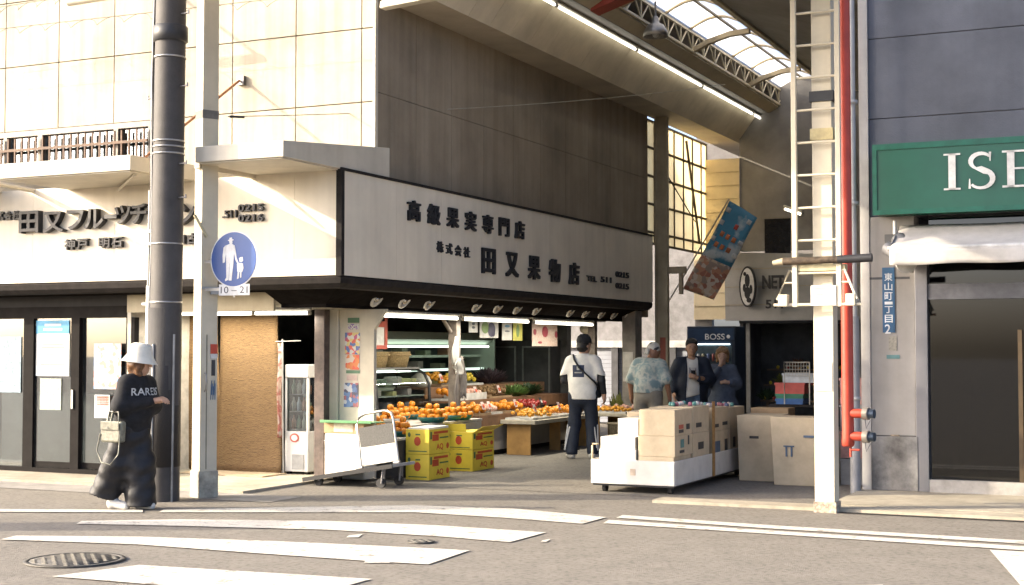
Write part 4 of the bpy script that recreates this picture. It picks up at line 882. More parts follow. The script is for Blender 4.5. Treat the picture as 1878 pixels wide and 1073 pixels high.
# ================================================================== STREET SIDE OF THE FRUIT SHOP
def straw_mat(name):
    if name in MATS: return MATS[name]
    m = bpy.data.materials.new(name); m.use_nodes = True; n = m.node_tree.nodes; l = m.node_tree.links; b = n['Principled BSDF']
    co = n.new('ShaderNodeTexCoord').outputs['Object']; wv = n.new('ShaderNodeTexWave'); wv.bands_direction = 'Z'; wv.inputs['Scale'].default_value = 24; wv.inputs['Distortion'].default_value = 6.0; wv.inputs['Detail'].default_value = 3
    l.new(co, wv.inputs['Vector']); mp = n.new('ShaderNodeMapping'); mp.inputs['Scale'].default_value = (14, 14, 70); l.new(co, mp.inputs[0])
    nz = n.new('ShaderNodeTexNoise'); nz.inputs['Scale'].default_value = 1.0; nz.inputs['Detail'].default_value = 4; l.new(mp.outputs[0], nz.inputs['Vector'])
    mx = n.new('ShaderNodeMath'); mx.operation = 'ADD'; l.new(wv.outputs['Fac'], mx.inputs[0]); l.new(nz.outputs['Fac'], mx.inputs[1])
    rp = n.new('ShaderNodeValToRGB'); e = rp.color_ramp.elements; e[0].position = .38; e[1].position = .72; e[0].color = (.055, .027, .01, 1); e[1].color = (.25, .15, .06, 1)
    dv = n.new('ShaderNodeMath'); dv.operation = 'MULTIPLY'; dv.inputs[1].default_value = .6; l.new(mx.outputs[0], dv.inputs[0]); l.new(dv.outputs[0], rp.inputs[0]); l.new(rp.outputs[0], b.inputs['Base Color'])
    bp = n.new('ShaderNodeBump'); bp.inputs['Strength'].default_value = .6; bp.inputs['Distance'].default_value = .01; l.new(dv.outputs[0], bp.inputs['Height']); l.new(bp.outputs[0], b.inputs['Normal'])
    b.inputs['Roughness'].default_value = .8; MATS[name] = m; return m
stw = straw_mat('reed matting')
def screen(px0, px1, label, flare, cut=0.0):
    a = Pv(px0, 700, 1.62)[0]; b = Pv(px1, 700, 1.62)[0]; c = (a + b) / 2
    t = thing('straw_screen', label, 'reed screen', (c, 1.62, .03))
    mb = MB().grid(lambda s, q: (a + (b - a) * s + flare * (1 - q) ** 2 * (s - .2) * .35 - cut * q * 0 + (.03 * math.sin(q * 5)) * s, 1.62 - flare * (1 - q) ** 3 * .35 + .012 * math.sin(s * 9 + q * 3), .032 + 1.95 * q), 14, 20)
    o = part('mat', mb, stw, t); so = o.modifiers.new('thick', 'SOLIDIFY'); so.thickness = .018
    part('top_rod', MB().tube([(a - .02, 1.62, 1.985), (b + .05, 1.62, 1.985)], .016, 6), mat('bamboo', (.40, .28, .12), .6), t)
    return t
screen(322, 402, 'reed screen hanging straight between the pole and the cream pillar', 0.0)
screen(403, 512, 'reed screen with curled foot standing beside the drinks fridge', .42)
fp = thing('flag_pole_stand', 'thin pale pole with a rolled red flag beside the reed screen', 'flag', (-1.84, 1.5, .03))
q0 = Pv(520, 868, 1.5); q1 = Pv(518, 622, 1.5); q2 = Pv(552, 625, 1.5)
part('pole', MB().tube([q0, q1], .011, 6), mat('grey plastic pole', (.34, .33, .30), .5), fp)
part('cross_rod', MB().tube([(q1[0] - .1, q1[1], q1[2] - .03), q2], .006, 5), MATS['grey plastic pole'], fp)
mb = MB().grid(lambda s, t: (q1[0] - .01 - .07 * s + .01 * math.sin(t * 9), 1.505 + .02 * math.sin(s * 7), q1[2] - .05 - 1.15 * t), 4, 14)
o = part('flag', mb, patch('faded red flag', [(.30, .08, .05), (.42, .30, .22), (.26, .06, .04), (.46, .40, .33)], 7, kind='noise'), fp); o.modifiers.new('thick', 'SOLIDIFY').thickness = .004
# drinks fridge
fr = thing('display_fridge', 'slim white glass fronted drinks fridge beside the brown post', 'fridge', (-1.62, 1.8, .03))
fa, fb_ = Pv(523, 700, 1.55)[0], Pv(566, 700, 1.55)[0]; fw_ = mat('fridge white', (.60, .59, .56), .4, .06, 4)
part('base', box(fa, fb_, 1.55, 1.98, .06, .55), fw_, fr, bevel=.01); part('top_sign', box(fa, fb_, 1.54, 1.98, 1.20, 1.36), fw_, fr, bevel=.012)
for x_ in (fa, fb_ - .03):
    for y_ in (1.55, 1.95): part('corner_post', box(x_, x_ + .03, y_, y_ + .03, .55, 1.20), fw_, fr)
part('back_panel', box(fa + .03, fb_ - .03, 1.965, 1.975, .55, 1.2), mat('fridge back', (.42, .45, .46), .5), fr)
part('front_glass', box(fa + .03, fb_ - .03, 1.555, 1.56, .552, 1.198), glass('fridge glass', (.82, .87, .88), .1), fr)
part('side_glass', box(fb_ - .02, fb_ - .015, 1.58, 1.95, .552, 1.198), MATS['fridge glass'], fr)
for z in (.57, .79, 1.0):
    part('shelf', box(fa + .032, fb_ - .032, 1.585, 1.95, z - .008, z), steel, fr)
    for i in range(4):
        cc = [(.5, .55, .6), (.45, .2, .12), (.2, .3, .2), (.5, .48, .4)][(i + int(z * 10)) % 4]
        part('bottle', MB().lathe([(.001, 0), (.026, 0), (.028, .10), (.012, .14), (.012, .17), (.001, .172)], (fa + .07 + i * .075, 1.64, z + .001), 10), mat('drink %d' % ((i + int(z * 10)) % 4), cc, .3), fr)
a = Pv(540, 803, 1.545); part('round_logo', disc((a[0], 1.543, a[2]), .065, .055, .003), mat('logo red', (.50, .10, .07), .5), fr); part('round_logo', disc((a[0], 1.540, a[2]), .045, .036, .003), fw_, fr)
part('vent_grille', box(fa + .11, fb_ - .06, 1.542, 1.549, .09, .27), mat('vent grey', (.34, .34, .33), .5), fr)
part('foot', MB().box(fa + .02, fa + .06, 1.57, 1.62, .03, .06).box(fb_ - .06, fb_ - .02, 1.57, 1.62, .03, .06).box(fa + .02, fa + .06, 1.9, 1.94, .03, .06).box(fb_ - .06, fb_ - .02, 1.9, 1.94, .03, .06), dark_trim, fr)
single('floor_board', box(-2.95, -1.7, 1.0, 1.5, .031, .045), mat('weathered plank', (.48, .37, .24), .8, .2, 6), 'weathered flat board lying on the pavement before the reed screens', 'board', (-2.3, 1.2, .031))
# white foam boxes, carton and green top by the cream end panel
foam = mat('white foam', (.60, .575, .51), .6, .05, 6, .1, 60); kraft = mat('kraft cardboard', (.40, .27, .145), .75, .12, 5, .05, 30); kraft_l = mat('pale kraft cardboard', (.52, .42, .28), .75, .10, 5); kraft_d = kraft_l
def carton(name, u0, u1, v0, v1, z0, z1, m, label, cat='box', group=None, flaps=False, prints=(), rz=None, bev_=.006, taper=0.0):
    t = thing(name, label, cat, ((u0 + u1) / 2, (v0 + v1) / 2, z0), group=group)
    if taper: mb = MB().hexa([(u0 + taper, v0 + taper, z0), (u1 - taper, v0 + taper, z0), (u1 - taper, v1 - taper, z0), (u0 + taper, v1 - taper, z0), (u0, v0, z1), (u1, v0, z1), (u1, v1, z1), (u0, v1, z1)])
    else: mb = box(u0, u1, v0, v1, z0, z1)
    part('body', mb, m, t, bevel=bev_)
    return t
c1 = carton('foam_box', -.98, -.43, 1.22, 1.46, .032, .56, foam, 'tall white foam box standing against the cream end panel', bev_=.02)
part('lid_groove', box(-.985, -.425, 1.216, 1.218, .47, .478), mat('foam groove', (.4, .39, .36), .7), c1)
c2 = carton('carton', -1.0, -.45, 1.24, 1.46, .561, .685, kraft, 'flat brown carton lying on the white foam box'); part('label', box(-.86, -.6, 1.236, 1.239, .58, .68), mat('cream label', (.62, .56, .42), .6), c2)
single('green_tray', MB().box(-1.0, -.3, 1.16, 1.47, .687, .70).box(-1.0, -.3, 1.15, 1.16, .687, .72), mat('green plastic', (.10, .27, .11), .5), 'shallow green plastic tray on top of the brown carton', 'tray', (-.65, 1.3, .687), bevel=.004)
# flat hand truck
ht = thing('hand_truck', 'tilted platform hand truck with tubular handle parked before the foam box', 'hand truck', (-.35, .95, 0), rz=0)
tilt = Matrix.Rotation(R(-9.5), 4, 'Y')
def tp(mb): return mb.xf(Matrix.Translation((0, 0, .16)) @ tilt)
part('deck', tp(MB().box(-.56, .60, -.27, .27, -.018, .018)), mat('grey deck', (.34, .33, .31), .6, .2, 6), ht, bevel=.008)
part('bumper', tp(MB().box(-.575, .615, -.285, -.271, -.025, .022).box(-.575, -.561, -.271, .271, -.025, .022)), mat('black rubber', (.025, .024, .024), .7), ht)
part('handle', tp(MB().tube([(.06, -.02, .02), (.06, .0, .52), (.10, .02, .60), (.18, .03, .63), (.44, .03, .63), (.52, .02, .60), (.55, .0, .52), (.55, -.02, .02)], .015, 8)), mat('chromed tube', (.55, .52, .46), .3, metal=.8), ht)
part('mesh_panel', tp(MB().box(.085, .53, -.012, .0, .26, .48)), mat('dark grey panel', (.10, .097, .09), .7, .2, 60), ht)
part('white_board', tp(MB().box(.085, .53, -.012, .0, .05, .255)), foam, ht)
part('hinge', tp(MB().tube([(.02, -.05, .03), (.10, -.05, .03)], .025, 8).tube([(.51, -.05, .03), (.59, -.05, .03)], .025, 8)), steel, ht)
whl = MB().tube([(0, -.02, 0), (0, .02, 0)], .055, 16)
for x_, y_, z_ in ((-.40, -.2, .056), (-.40, .2, .056), (.42, -.2, .056), (.42, .2, .056)):
    wm_ = part('wheel', MB().tube([(x_, y_ - .018, z_), (x_, y_ + .018, z_)], .055, 16), MATS['black rubber'], ht)
    zt_ = .14 - math.tan(R(-9.5)) * 0 + x_ * math.sin(R(9.5)) 
    part('fork', MB().tube([(x_ + .02, y_ - .026, z_), (x_ + .03, y_ - .02, max(.11, .15 + x_ * .165))], .012, 6).tube([(x_ + .02, y_ + .026, z_), (x_ + .03, y_ + .02, max(.11, .15 + x_ * .165))], .012, 6), steel, ht)

# ================================================================== YELLOW FRUIT BOXES
yel = mat('yellow printed carton', (.68, .51, .045), .55, .08, 6); redp = mat('red carton print', (.50, .07, .02), .6); grp = mat('green carton print', (.07, .14, .05), .6)
def ybox(u0, u1, v0, v1, z0, z1, label, top_white=False):
    t = thing('fruit_carton', label, 'carton', ((u0 + u1) / 2, (v0 + v1) / 2, z0), group='yellow fruit cartons')
    part('body', box(u0, u1, v0, v1, z0, z1 - .002), yel, t, bevel=.004)
    h = z1 - z0; w_ = u1 - u0; d_ = v1 - v0
    p = MB(); A_ = MB()
    # end face (towards the street)
    q = disc((u0 + w_ * .5, v0 - .0025, z0 + h * .52), .045, .055, .0018, 12); p.add(q.v, q.f); q = disc((u0 + w_ * .15, v0 - .0025, z0 + h * .78), .02, .03, .0018, 8); A_.add(q.v, q.f)
    part('fruit_print', p, redp, t)
    A_.box(u0 + w_ * .42, u0 + w_ * .62, v0 - .0025, v0 - .0006, z0 + h * .76, z0 + h * .82)
    A_.box(u0 + w_ * .12, u0 + w_ * .9, v0 - .0025, v0 - .0006, z0 + h * .10, z0 + h * .14); part('line_print', A_, grp, t)
    # long face (towards the arcade)
    p = MB(); text(p, 'AQ', (u1 + .0006, v0 + d_ * .34, z0 + h * .12), (0, 1, 0), (0, 0, 1), d_ * .33, h * .28, .03, .0015)
    q = [(u1 + .0022, v0 + d_ * (.88 + .07 * math.cos(a_ * .7854)), z0 + h * (.28 + .13 * math.sin(a_ * .7854))) for a_ in range(8)]; p.add(q, [tuple(range(8))])
    part('lettering', p, redp, t, kind='stuff')
    p = MB(); p.box(u1 + .0004, u1 + .002, v0 + d_ * .22, v0 + d_ * .9, z0 + h * .80, z0 + h * .9).box(u1 + .0004, u1 + .002, v0 + d_ * .15, v0 + d_ * .45, z0 + h * .52, z0 + h * .78); part('banner_print', p, redp, t)
    p = MB(); p.box(u1 + .0005, u1 + .0022, v0 + d_ * .05, v0 + d_ * .13, z0 + h * .6, z0 + h * .9).box(u1 + .0005, u1 + .0022, v0 + d_ * .5, v0 + d_ * .92, z0 + h * .6, z0 + h * .66); part('line_print', p, grp, t)
    return t
Y1 = (-.19, .125, 1.765, 2.29)
ybox(*Y1, .004, .305, 'yellow fruit carton lettered AQ, lower of the two right beside the hand truck')
yb = ybox(*Y1, .307, .60, 'yellow fruit carton with open white lined top, upper of the two beside the hand truck')
part('open_flap', MB().hexa([(-.17, 1.78, .60), (.11, 1.78, .60), (.11, 2.28, .60), (-.17, 2.28, .60), (-.17, 1.78, .615), (.11, 1.78, .615), (.11, 2.28, .625), (-.17, 2.28, .625)]), foam, yb)
Y2 = (-.35, .045, 3.06, 3.68)
ybox(*Y2, .004, .275, 'yellow fruit carton lettered AQ, lower of the two under the bowls of oranges')
yb = ybox(*Y2, .277, .50, 'yellow fruit carton with raised flaps, upper of the two under the oranges')
part('flap', MB().hexa([(-.34, 3.06, .50), (-.05, 3.06, .50), (-.05, 3.07, .50), (-.34, 3.07, .50), (-.34, 3.045, .60), (-.05, 3.045, .60), (-.05, 3.055, .60), (-.34, 3.055, .60)]), yel, yb)
part('flap', MB().hexa([(.04, 3.1, .50), (.05, 3.1, .50), (.05, 3.66, .50), (.04, 3.66, .50), (.16, 3.12, .57), (.17, 3.12, .57), (.17, 3.7, .57), (.16, 3.7, .57)]), yel, yb)

# ================================================================== FRUIT
def fruit_mesh(nm, r, m, sz=.92, n=12, k=7):
    return MB().lathe([(max(1e-4, r * math.sin(math.pi * i / k) * (1 + .05 * math.cos(2 * math.pi * i / k))), r * sz * (1 - math.cos(math.pi * i / k)) - (.006 if i == k else 0)) for i in range(k + 1)], (0, 0, 0), n).mesh(nm, m)
orange_m = mat('orange peel', (.62, .22, .012), .45, .14, 30, .25, 260, coords='obj'); tang_m = mat('tangerine peel', (.60, .27, .02), .45, .14, 30, .2, 260, coords='obj')
F_or = fruit_mesh('orange', .047, orange_m); F_ta = fruit_mesh('tangerine', .034, tang_m, .8)
F_ap = fruit_mesh('apple', .042, mat('apple red', (.36, .035, .03), .35, .3, 20, coords='obj')); F_wh = fruit_mesh('peach', .04, mat('pale peach', (.60, .45, .36), .6, .2, 20, col2=(.55, .25, .18), coords='obj'))
F_gr = fruit_mesh('grape', .015, mat('grape dark', (.05, .025, .06), .35), 1, 8, 5); F_lm = fruit_mesh('lemon', .036, mat('lemon yellow', (.62, .46, .04), .4, .1, 20), 1.1)
F_po = fruit_mesh('kiwi', .03, mat('brown kiwi', (.20, .12, .05), .8, .3, 30), 1.2)
NFR = [0]
def fruit(me, nm, u, v, z, label, cat, group):
    o = bpy.data.objects.new(nm, me); C.objects.link(o); o.location = W(u, v, z); s = random.uniform(.92, 1.08); o.scale = (s, s, s)
    o.rotation_euler = (random.uniform(-.3, .3), random.uniform(-.3, .3), random.uniform(0, 6)); tag(o, label, cat, group); NFR[0] += 1
def heap(me, nm, u, v, z, r, layers, label, cat, group, d=.092):
    for L, n in enumerate(layers):
        rr = r * (1 - L / (len(layers) + .2)) if n > 1 else 0
        for i in range(n): a_ = 2 * math.pi * i / n + L * .6; fruit(me, nm, u + rr * math.cos(a_), v + rr * math.sin(a_), z + L * d * .72, label, cat, group)
bt = thing('display_table', 'low table with pale panel front carrying bowls of oranges', 'table', (-.85, 3.2, .004))
part('top', box(-1.45, -.38, 2.25, 4.2, .585, .615), mat('pale table board', (.45, .42, .36), .6), bt, bevel=.004)
part('front_panel', box(-.40, -.37, 2.3, 4.15, .03, .58), mat('pale panel', (.42, .385, .32), .7, .1, 4), bt); part('end_panel', box(-1.4, -.41, 2.26, 2.29, .03, .58), MATS['pale panel'], bt)
for x_, y_ in ((-1.4, 2.35), (-1.4, 4.1)): part('leg', box(x_ - .02, x_ + .02, y_ - .02, y_ + .02, .02, .585), dark_trim, bt)
bt2 = thing('display_stand', 'low dark stand holding the front bowls of oranges', 'stand', (-.5, 1.95, .004))
part('top', box(-.8, -.2, 1.62, 2.22, .47, .495), mat('pale table board', (.45, .42, .36)), bt2); part('skirt', MB().box(-.78, -.22, 1.64, 1.66, .02, .47).box(-.24, -.22, 1.66, 2.2, .02, .47), mat('dark skirt', (.05, .045, .04), .7), bt2)
for x_, y_ in ((-.76, 2.18), (-.24, 2.18)): part('leg', box(x_ - .02, x_ + .02, y_ - .02, y_ + .02, .004, .47), dark_trim, bt2)
teal = mat('teal bowl', (.02, .13, .12), .35); wbowl = mat('white bowl', (.60, .61, .58), .35)
def bowl(u, v, z, r, m, label):
    single('bowl', MB().lathe([(.001, 0), (r * .55, 0), (r * .9, r * .3), (r, r * .48), (r * .96, r * .48), (r * .84, r * .3), (r * .5, .012), (.001, .012)], (u, v, z), 24), m, label, 'bowl', (u, v, z), group='bowls of oranges')
for i, (px, py, zt, lb, m) in enumerate(((701, 779, .617, 'white bowl of oranges behind the hand truck handle', wbowl), (733, 772, .617, 'teal bowl of oranges in the back row of the table', teal), (754, 769, .617, 'teal bowl of oranges in the back row of the table', teal),
        (735, 795, .497, 'teal bowl of oranges on the low dark stand', teal), (758, 786, .497, 'teal bowl of oranges on the low dark stand', teal), (785, 775, .617, 'teal bowl of oranges in the long heap above the yellow cartons', teal),
        (809, 775, .617, 'teal bowl of oranges in the long heap above the yellow cartons', teal), (830, 771, .617, 'teal bowl of oranges in the long heap above the yellow cartons', teal), (851, 770, .617, 'teal bowl of oranges in the long heap above the yellow cartons', teal))):
    u, v, _ = GL(px, py, zt)
    if zt < .6: u, v = (-.62, 1.82) if i == 3 else (-.36, 1.98)
    u = min(u, -.42) if zt > .6 else u; v = max(2.4, min(v, 4.05)) if zt > .6 else v
    bowl(u, v, zt, .145, m, lb); heap(F_or, 'orange', u, v, zt + .03, .098, (7, 4, 1), 'ripe orange heaped in the ' + lb.replace(' of oranges', ''), 'orange', 'oranges in the ' + lb)
def tagcard(u, v, z, m, label, w_=.085, h_=.11):
    t = thing('price_card', label, 'price card', (u, v, z), group='price cards')
    part('card', MB().hexa([(u, v - w_ / 2, z + .05), (u + .004, v - w_ / 2, z + .05), (u + .004, v + w_ / 2, z + .05), (u, v + w_ / 2, z + .05), (u - .04, v - w_ / 2, z + .05 + h_), (u - .036, v - w_ / 2, z + .05 + h_), (u - .036, v + w_ / 2, z + .05 + h_), (u - .04, v + w_ / 2, z + .05 + h_)]), m, t)
    part('stick', MB().tube([(u, v, z), (u, v, z + .06)], .004, 5), dark_trim, t)
    part('print', MB().hexa([(u + .001, v - w_ * .3, z + .08), (u + .005, v - w_ * .3, z + .08), (u + .005, v + w_ * .3, z + .08), (u + .001, v + w_ * .3, z + .08), (u - .016, v - w_ * .3, z + .08 + h_ * .4), (u - .012, v - w_ * .3, z + .08 + h_ * .4), (u - .012, v + w_ * .3, z + .08 + h_ * .4), (u - .016, v + w_ * .3, z + .08 + h_ * .4)]), redp if m is not blackc else wbowl, t)
cardw = mat('pink price card', (.60, .47, .43), .6); blackc = mat('black price card', (.03, .03, .032), .5)
tagcard(-1.1, 2.65, .617, blackc, 'black price card behind the white bowl of oranges', .14, .16); tagcard(-1.25, 3.75, .617, blackc, 'black price card standing behind the long heap of oranges', .15, .17)
# stepped stand along the arcade side
stn = thing('stepped_fruit_stand', 'brown stepped wooden stand of fruit trays inside the shop', 'stand', (-1.5, 6.6, .02))
wood = mat('brown stand wood', (.20, .105, .055), .6, .2, 6); cloth_w = mat('pale stand skirt', (.36, .33, .285), .8, .1, 5)
TIER = ((-1.28, -.86, .60), (-1.72, -1.28, .80), (-2.2, -1.72, .99))
for a, b, z in TIER:
    part('tier_top', box(a, b, 5.05, 9.3, z - .03, z), wood, stn); part('tier_front', box(b - .03, b - .002, 5.05, 9.3, z - .17, z - .03), wood, stn)
part('skirt', box(-.93, -.91, 5.07, 9.28, .08, .43), cloth_w, stn); part('plinth', box(-2.15, -.95, 5.1, 9.25, .02, .09), dark_trim, stn); part('end_board', MB().box(-2.18, -.92, 5.05, 5.08, .1, .44).box(-2.18, -1.3, 5.05, 5.08, .44, .64).box(-2.18, -1.74, 5.05, 5.08, .64, .83), wood, stn)
t1 = thing('fruit_table', 'low table with thick pale board and orange brown legs in front of the stand', 'table', (-.5, 7, .004))
part('top', box(-.86, -.30, 5.75, 8.15, .455, .515), mat('pale thick board', (.40, .355, .27), .7, .15, 8), t1, bevel=.008); obm = mat('orange brown board', (.42, .235, .075), .6, .15, 5)
part('leg', box(-.80, -.42, 5.85, 5.88, .004, .455), obm, t1, bevel=.006); part('leg', box(-.62, -.45, 7.0, 7.03, .004, .455), obm, t1); part('leg', box(-.8, -.45, 8.05, 8.08, .004, .455), obm, t1)
t2 = thing('fruit_table', 'second low fruit table beyond the man in the white shirt', 'table', (-.3, 8.9, .004))
part('top', box(-.72, .13, 8.4, 9.5, .46, .51), MATS['pale thick board'], t2, bevel=.008); part('leg', box(-.60, -.38, 8.46, 8.49, .004, .46), obm, t2); part('leg', box(-.6, .0, 9.4, 9.43, .004, .46), obm, t2)
def tray(u0, u1, v0, v1, z, me, nm, nu, nv, label, tl, m, cat, step=.0, h=.03):
    t = thing('tray', tl, 'tray', ((u0 + u1) / 2, (v0 + v1) / 2, z))
    part('base', box(u0, u1, v0, v1, z + .001, z + .008), m, t); part('rim', MB().box(u0, u1, v0, v0 + .012, z + .008, z + h).box(u0, u1, v1 - .012, v1, z + .008, z + h).box(u0, u0 + .012, v0 + .012, v1 - .012, z + .008, z + h).box(u1 - .012, u1, v0 + .012, v1 - .012, z + .008, z + h), m, t)
    for i in range(nu):
        for j in range(nv):
            fruit(me, nm, u0 + .05 + (u1 - u0 - .1) * (i + .5) / nu + random.uniform(-.012, .012), v0 + .05 + (v1 - v0 - .1) * (j + .5) / nv + random.uniform(-.012, .012), z + .009 + random.uniform(0, .05) + step * (nu - i), label, cat, tl)
wtr = mat('white tray', (.55, .54, .50), .5); btr = mat('wood tray', (.30, .20, .11), .7)
Z1, Z2, Z3 = .601, .801, .991
tray(-.80, -.36, 5.8, 6.75, .516, F_ta, 'tangerine', 4, 9, 'small tangerine in the wide tray on the low table', 'wide tray of tangerines at the near end of the low table', wtr, 'tangerine', .012)
tray(-.80, -.36, 6.8, 7.9, .516, F_or, 'orange', 3, 7, 'orange in the tray behind the man in the white shirt', 'tray of oranges at the far end of the low table', wtr, 'orange', .012)
tray(-1.22, -.88, 5.1, 5.5, Z1, F_or, 'orange', 3, 4, 'orange in the near tray on the lowest step', 'near orange tray on the lowest step of the stand', btr, 'orange', .015)
tray(-1.22, -.88, 5.52, 5.88, Z1, F_wh, 'peach', 3, 5, 'pale wrapped fruit on the lowest step', 'tray of pale wrapped fruit on the lowest step', wtr, 'peach', .015)
tray(-1.22, -.88, 5.9, 6.8, Z1, F_or, 'orange', 3, 7, 'orange in the long tray on the lowest step', 'long orange tray on the lowest step of the stand', btr, 'orange', .015)
tray(-1.22, -.88, 6.9, 7.7, Z1, F_ap, 'apple', 3, 6, 'red apple on the lowest step', 'tray of red apples on the lowest step', btr, 'apple', .015)
tray(-1.66, -1.30, 5.1, 5.45, Z2, F_or, 'orange', 3, 3, 'orange in the tray on the middle step', 'orange tray at the near end of the middle step', wtr, 'orange', .02)
tray(-1.66, -1.30, 5.5, 6.2, Z2, F_wh, 'peach', 3, 6, 'pale peach in the white box on the middle step', 'white box of peaches on the middle step', wtr, 'peach', .02, .10)
tray(-1.66, -1.30, 6.3, 7.1, Z2, F_po, 'kiwi', 4, 8, 'brown kiwi on the middle step', 'tray of brown kiwis on the middle step', btr, 'kiwi', .02)
tray(-2.12, -1.75, 5.6, 6.15, Z3, F_ta, 'tangerine', 4, 7, 'tangerine on the top step', 'tray of tangerines on the top step', btr, 'tangerine', .03)
tray(-2.12, -1.75, 6.2, 7.0, Z3, F_lm, 'lemon', 3, 6, 'lemon on the top step', 'tray of lemons on the top step', wtr, 'lemon', .03)
tray(-.66, .08, 8.45, 9.0, .511, F_ta, 'tangerine', 6, 5, 'tangerine on the far low table', 'tray of tangerines on the far low table', wtr, 'tangerine', .0)
tray(-.66, .08, 9.02, 9.45, .511, F_wh, 'peach', 5, 3, 'pale fruit on the far low table', 'tray of pale fruit on the far low table', btr, 'peach', .0)
for i, (u, v, z) in enumerate(((-.9, 5.5, Z1), (-.9, 6.4, Z1), (-1.3, 5.4, Z2), (-1.32, 5.9, Z2), (-1.32, 6.7, Z2), (-1.74, 5.6, Z3), (-.4, 6.0, .55), (-.4, 6.9, .55), (-.88, 7.3, Z1), (-.9, 5.3, Z1))):
    tagcard(u, v, z + .03, blackc if i in (2, 8) else cardw, ('black' if i in (2, 8) else 'pink') + ' price card stuck among the fruit trays of the stand')
def leafy(u, v, z, r, h, n, m, nm, label, cat, pot=None):
    t = thing(nm, label, cat, (u, v, z)); mb = MB(); rd_ = random.Random(int(u * 991 + v * 317))
    for k in range(n):
        a_ = rd_.uniform(0, 6.28); el = rd_.uniform(.25, 1.45); L = rd_.uniform(.5, 1); base = Vector((u + .25 * r * math.cos(a_), v + .25 * r * math.sin(a_), z + (.0 if not pot else pot)))
        d = Vector((math.cos(a_) * math.cos(el) * r, math.sin(a_) * math.cos(el) * r, math.sin(el) * h)); s_ = Vector((-math.sin(a_), math.cos(a_), 0)) * rd_.uniform(.018, .04)
        tip = base + d * L; mid = base + d * L * .6 + Vector((0, 0, .02))
        mb.add([base, mid - s_, tip, mid + s_], [(0, 1, 2, 3)])
    part('leaves', mb, m, t, kind='stuff')
    if pot: part('pot', MB().lathe([(.001, 0), (.07, 0), (.09, pot), (.08, pot), (.001, pot - .02)], (u, v, z), 14), mat('dark pot', (.06, .05, .045), .6), t)
    return t
gl_ = mat('lettuce green', (.16, .28, .08), .6, .3, 20); gd_ = mat('dark leaf green', (.035, .07, .025), .6, .3, 20); gy_ = mat('yellow green leaf', (.20, .21, .05), .6, .3, 20)
leafy(-1.45, 7.5, Z2, .26, .22, 160, gl_, 'lettuce', 'pale green lettuces at the end of the middle step', 'lettuce'); leafy(-1.5, 8.1, Z2, .3, .25, 160, gd_, 'leafy_bunch', 'dark leafy bunch at the back of the stand', 'vegetable')
leafy(-2.0, 7.7, Z3, .36, .3, 200, mat('purple leaf', (.07, .05, .06), .6, .3, 20), 'leafy_bunch', 'dull purple leafy bunch on the top step', 'vegetable')
for u, v, h, m, lb in ((-.52, 9.75, .5, gy_, 'yellow green potted plant beside the end pillar'), (-.05, 9.7, .45, gd_, 'dark green potted plant at the end of the far table'), (-1.0, 9.0, .5, gy_, 'yellow flowering bunch behind the far table'), (.25, 9.75, .3, gd_, 'small dark potted plant by the tall column')):
    leafy(u, v, .004 if v > 9.5 else Z1, .3, h, 150, m, 'potted_plant', lb, 'plant', .35)
bk = thing('bucket', 'brown woven bucket under the far fruit table', 'bucket', (.05, 8.35, .004))
part('body', MB().lathe([(.001, 0), (.15, 0), (.19, .36), (.195, .37), (.17, .37), (.14, .03), (.001, .03)], (.05, 8.25, .004), 20), mat('woven brown', (.20, .165, .11), .8, .3, 40), bk); part('rim', MB().lathe([(.19, .34), (.2, .345), (.2, .375), (.19, .38)], (.05, 8.25, .004), 20), MATS['woven brown'], bk)

# ================================================================== SHOP INTERIOR
shc = thing('refrigerated_showcase', 'pale green open refrigerated showcase along the back of the shop', 'showcase', (-3.2, 7.2, .02))
pg = mat('pale green enamel', (.34, .40, .33), .5, .08, 3)
part('hood', MB().prism([(-2.75, 5.3, 1.62), (-2.65, 5.3, 1.70), (-2.75, 5.3, 1.82), (-3.5, 5.3, 1.82), (-3.5, 5.3, 1.62)], (0, 3.9, 0)), pg, shc)
part('light_strip', box(-2.72, -2.68, 5.35, 9.1, 1.575, 1.605), emit('showcase strip', (.86, 1, .85), 1.2), shc)
part('back', box(-3.55, -3.5, 5.3, 9.2, .02, 1.8), mat('showcase back', (.09, .11, .10), .5), shc); part('base', box(-3.5, -2.6, 5.3, 9.2, .02, .62), pg, shc)
for z, w_ in ((.95, .55), (1.22, .45), (1.44, .4)):
    part('shelf', box(-3.49, -3.49 + w_ + .2, 5.32, 9.18, z - .012, z), mat('shelf glass white', (.45, .50, .46), .4), shc); part('shelf_edge', box(-3.49 + w_ + .2, -3.49 + w_ + .215, 5.32, 9.18, z - .03, z + .01), emit('edge strip', (.8, 1, .85), .35) if z == 1.22 else pg, shc)
for i in range(14):
    z = (.951, 1.221, 1.441)[i % 3]; v = 5.5 + i * .26
    single('fruit_pack', box(-3.3, -3.1, v, v + .18, z, z + .09 + .04 * (i % 2)), mat('pack %d' % (i % 5), [(.30, .33, .22), (.35, .2, .12), (.4, .38, .33), (.2, .25, .15), (.36, .3, .12)][i % 5], .5), 'small packed fruit box on a shelf of the green showcase', 'pack', (-3.2, v, z), group='packs on the showcase shelves', bevel=.006)
part('end_panel', box(-3.5, -2.62, 9.2, 9.24, .02, 1.82), pg, shc)
gc = thing('glass_counter', 'glass display counter with curved black frame behind the hand truck', 'display counter', (-1.8, 4, .02))
blk = mat('black frame', (.02, .02, .02), .4)
part('base', box(-2.15, -1.55, 3.4, 4.92, .02, .68), mat('counter grey', (.16, .155, .145), .6), gc)
for v in (3.42, 4.90): part('curved_frame', MB().tube([(-2.12, v, .68), (-2.12, v, 1.24), (-1.78, v, 1.26), (-1.66, v, 1.20), (-1.58, v, 1.05), (-1.56, v, .68)], .022, 8), blk, gc)
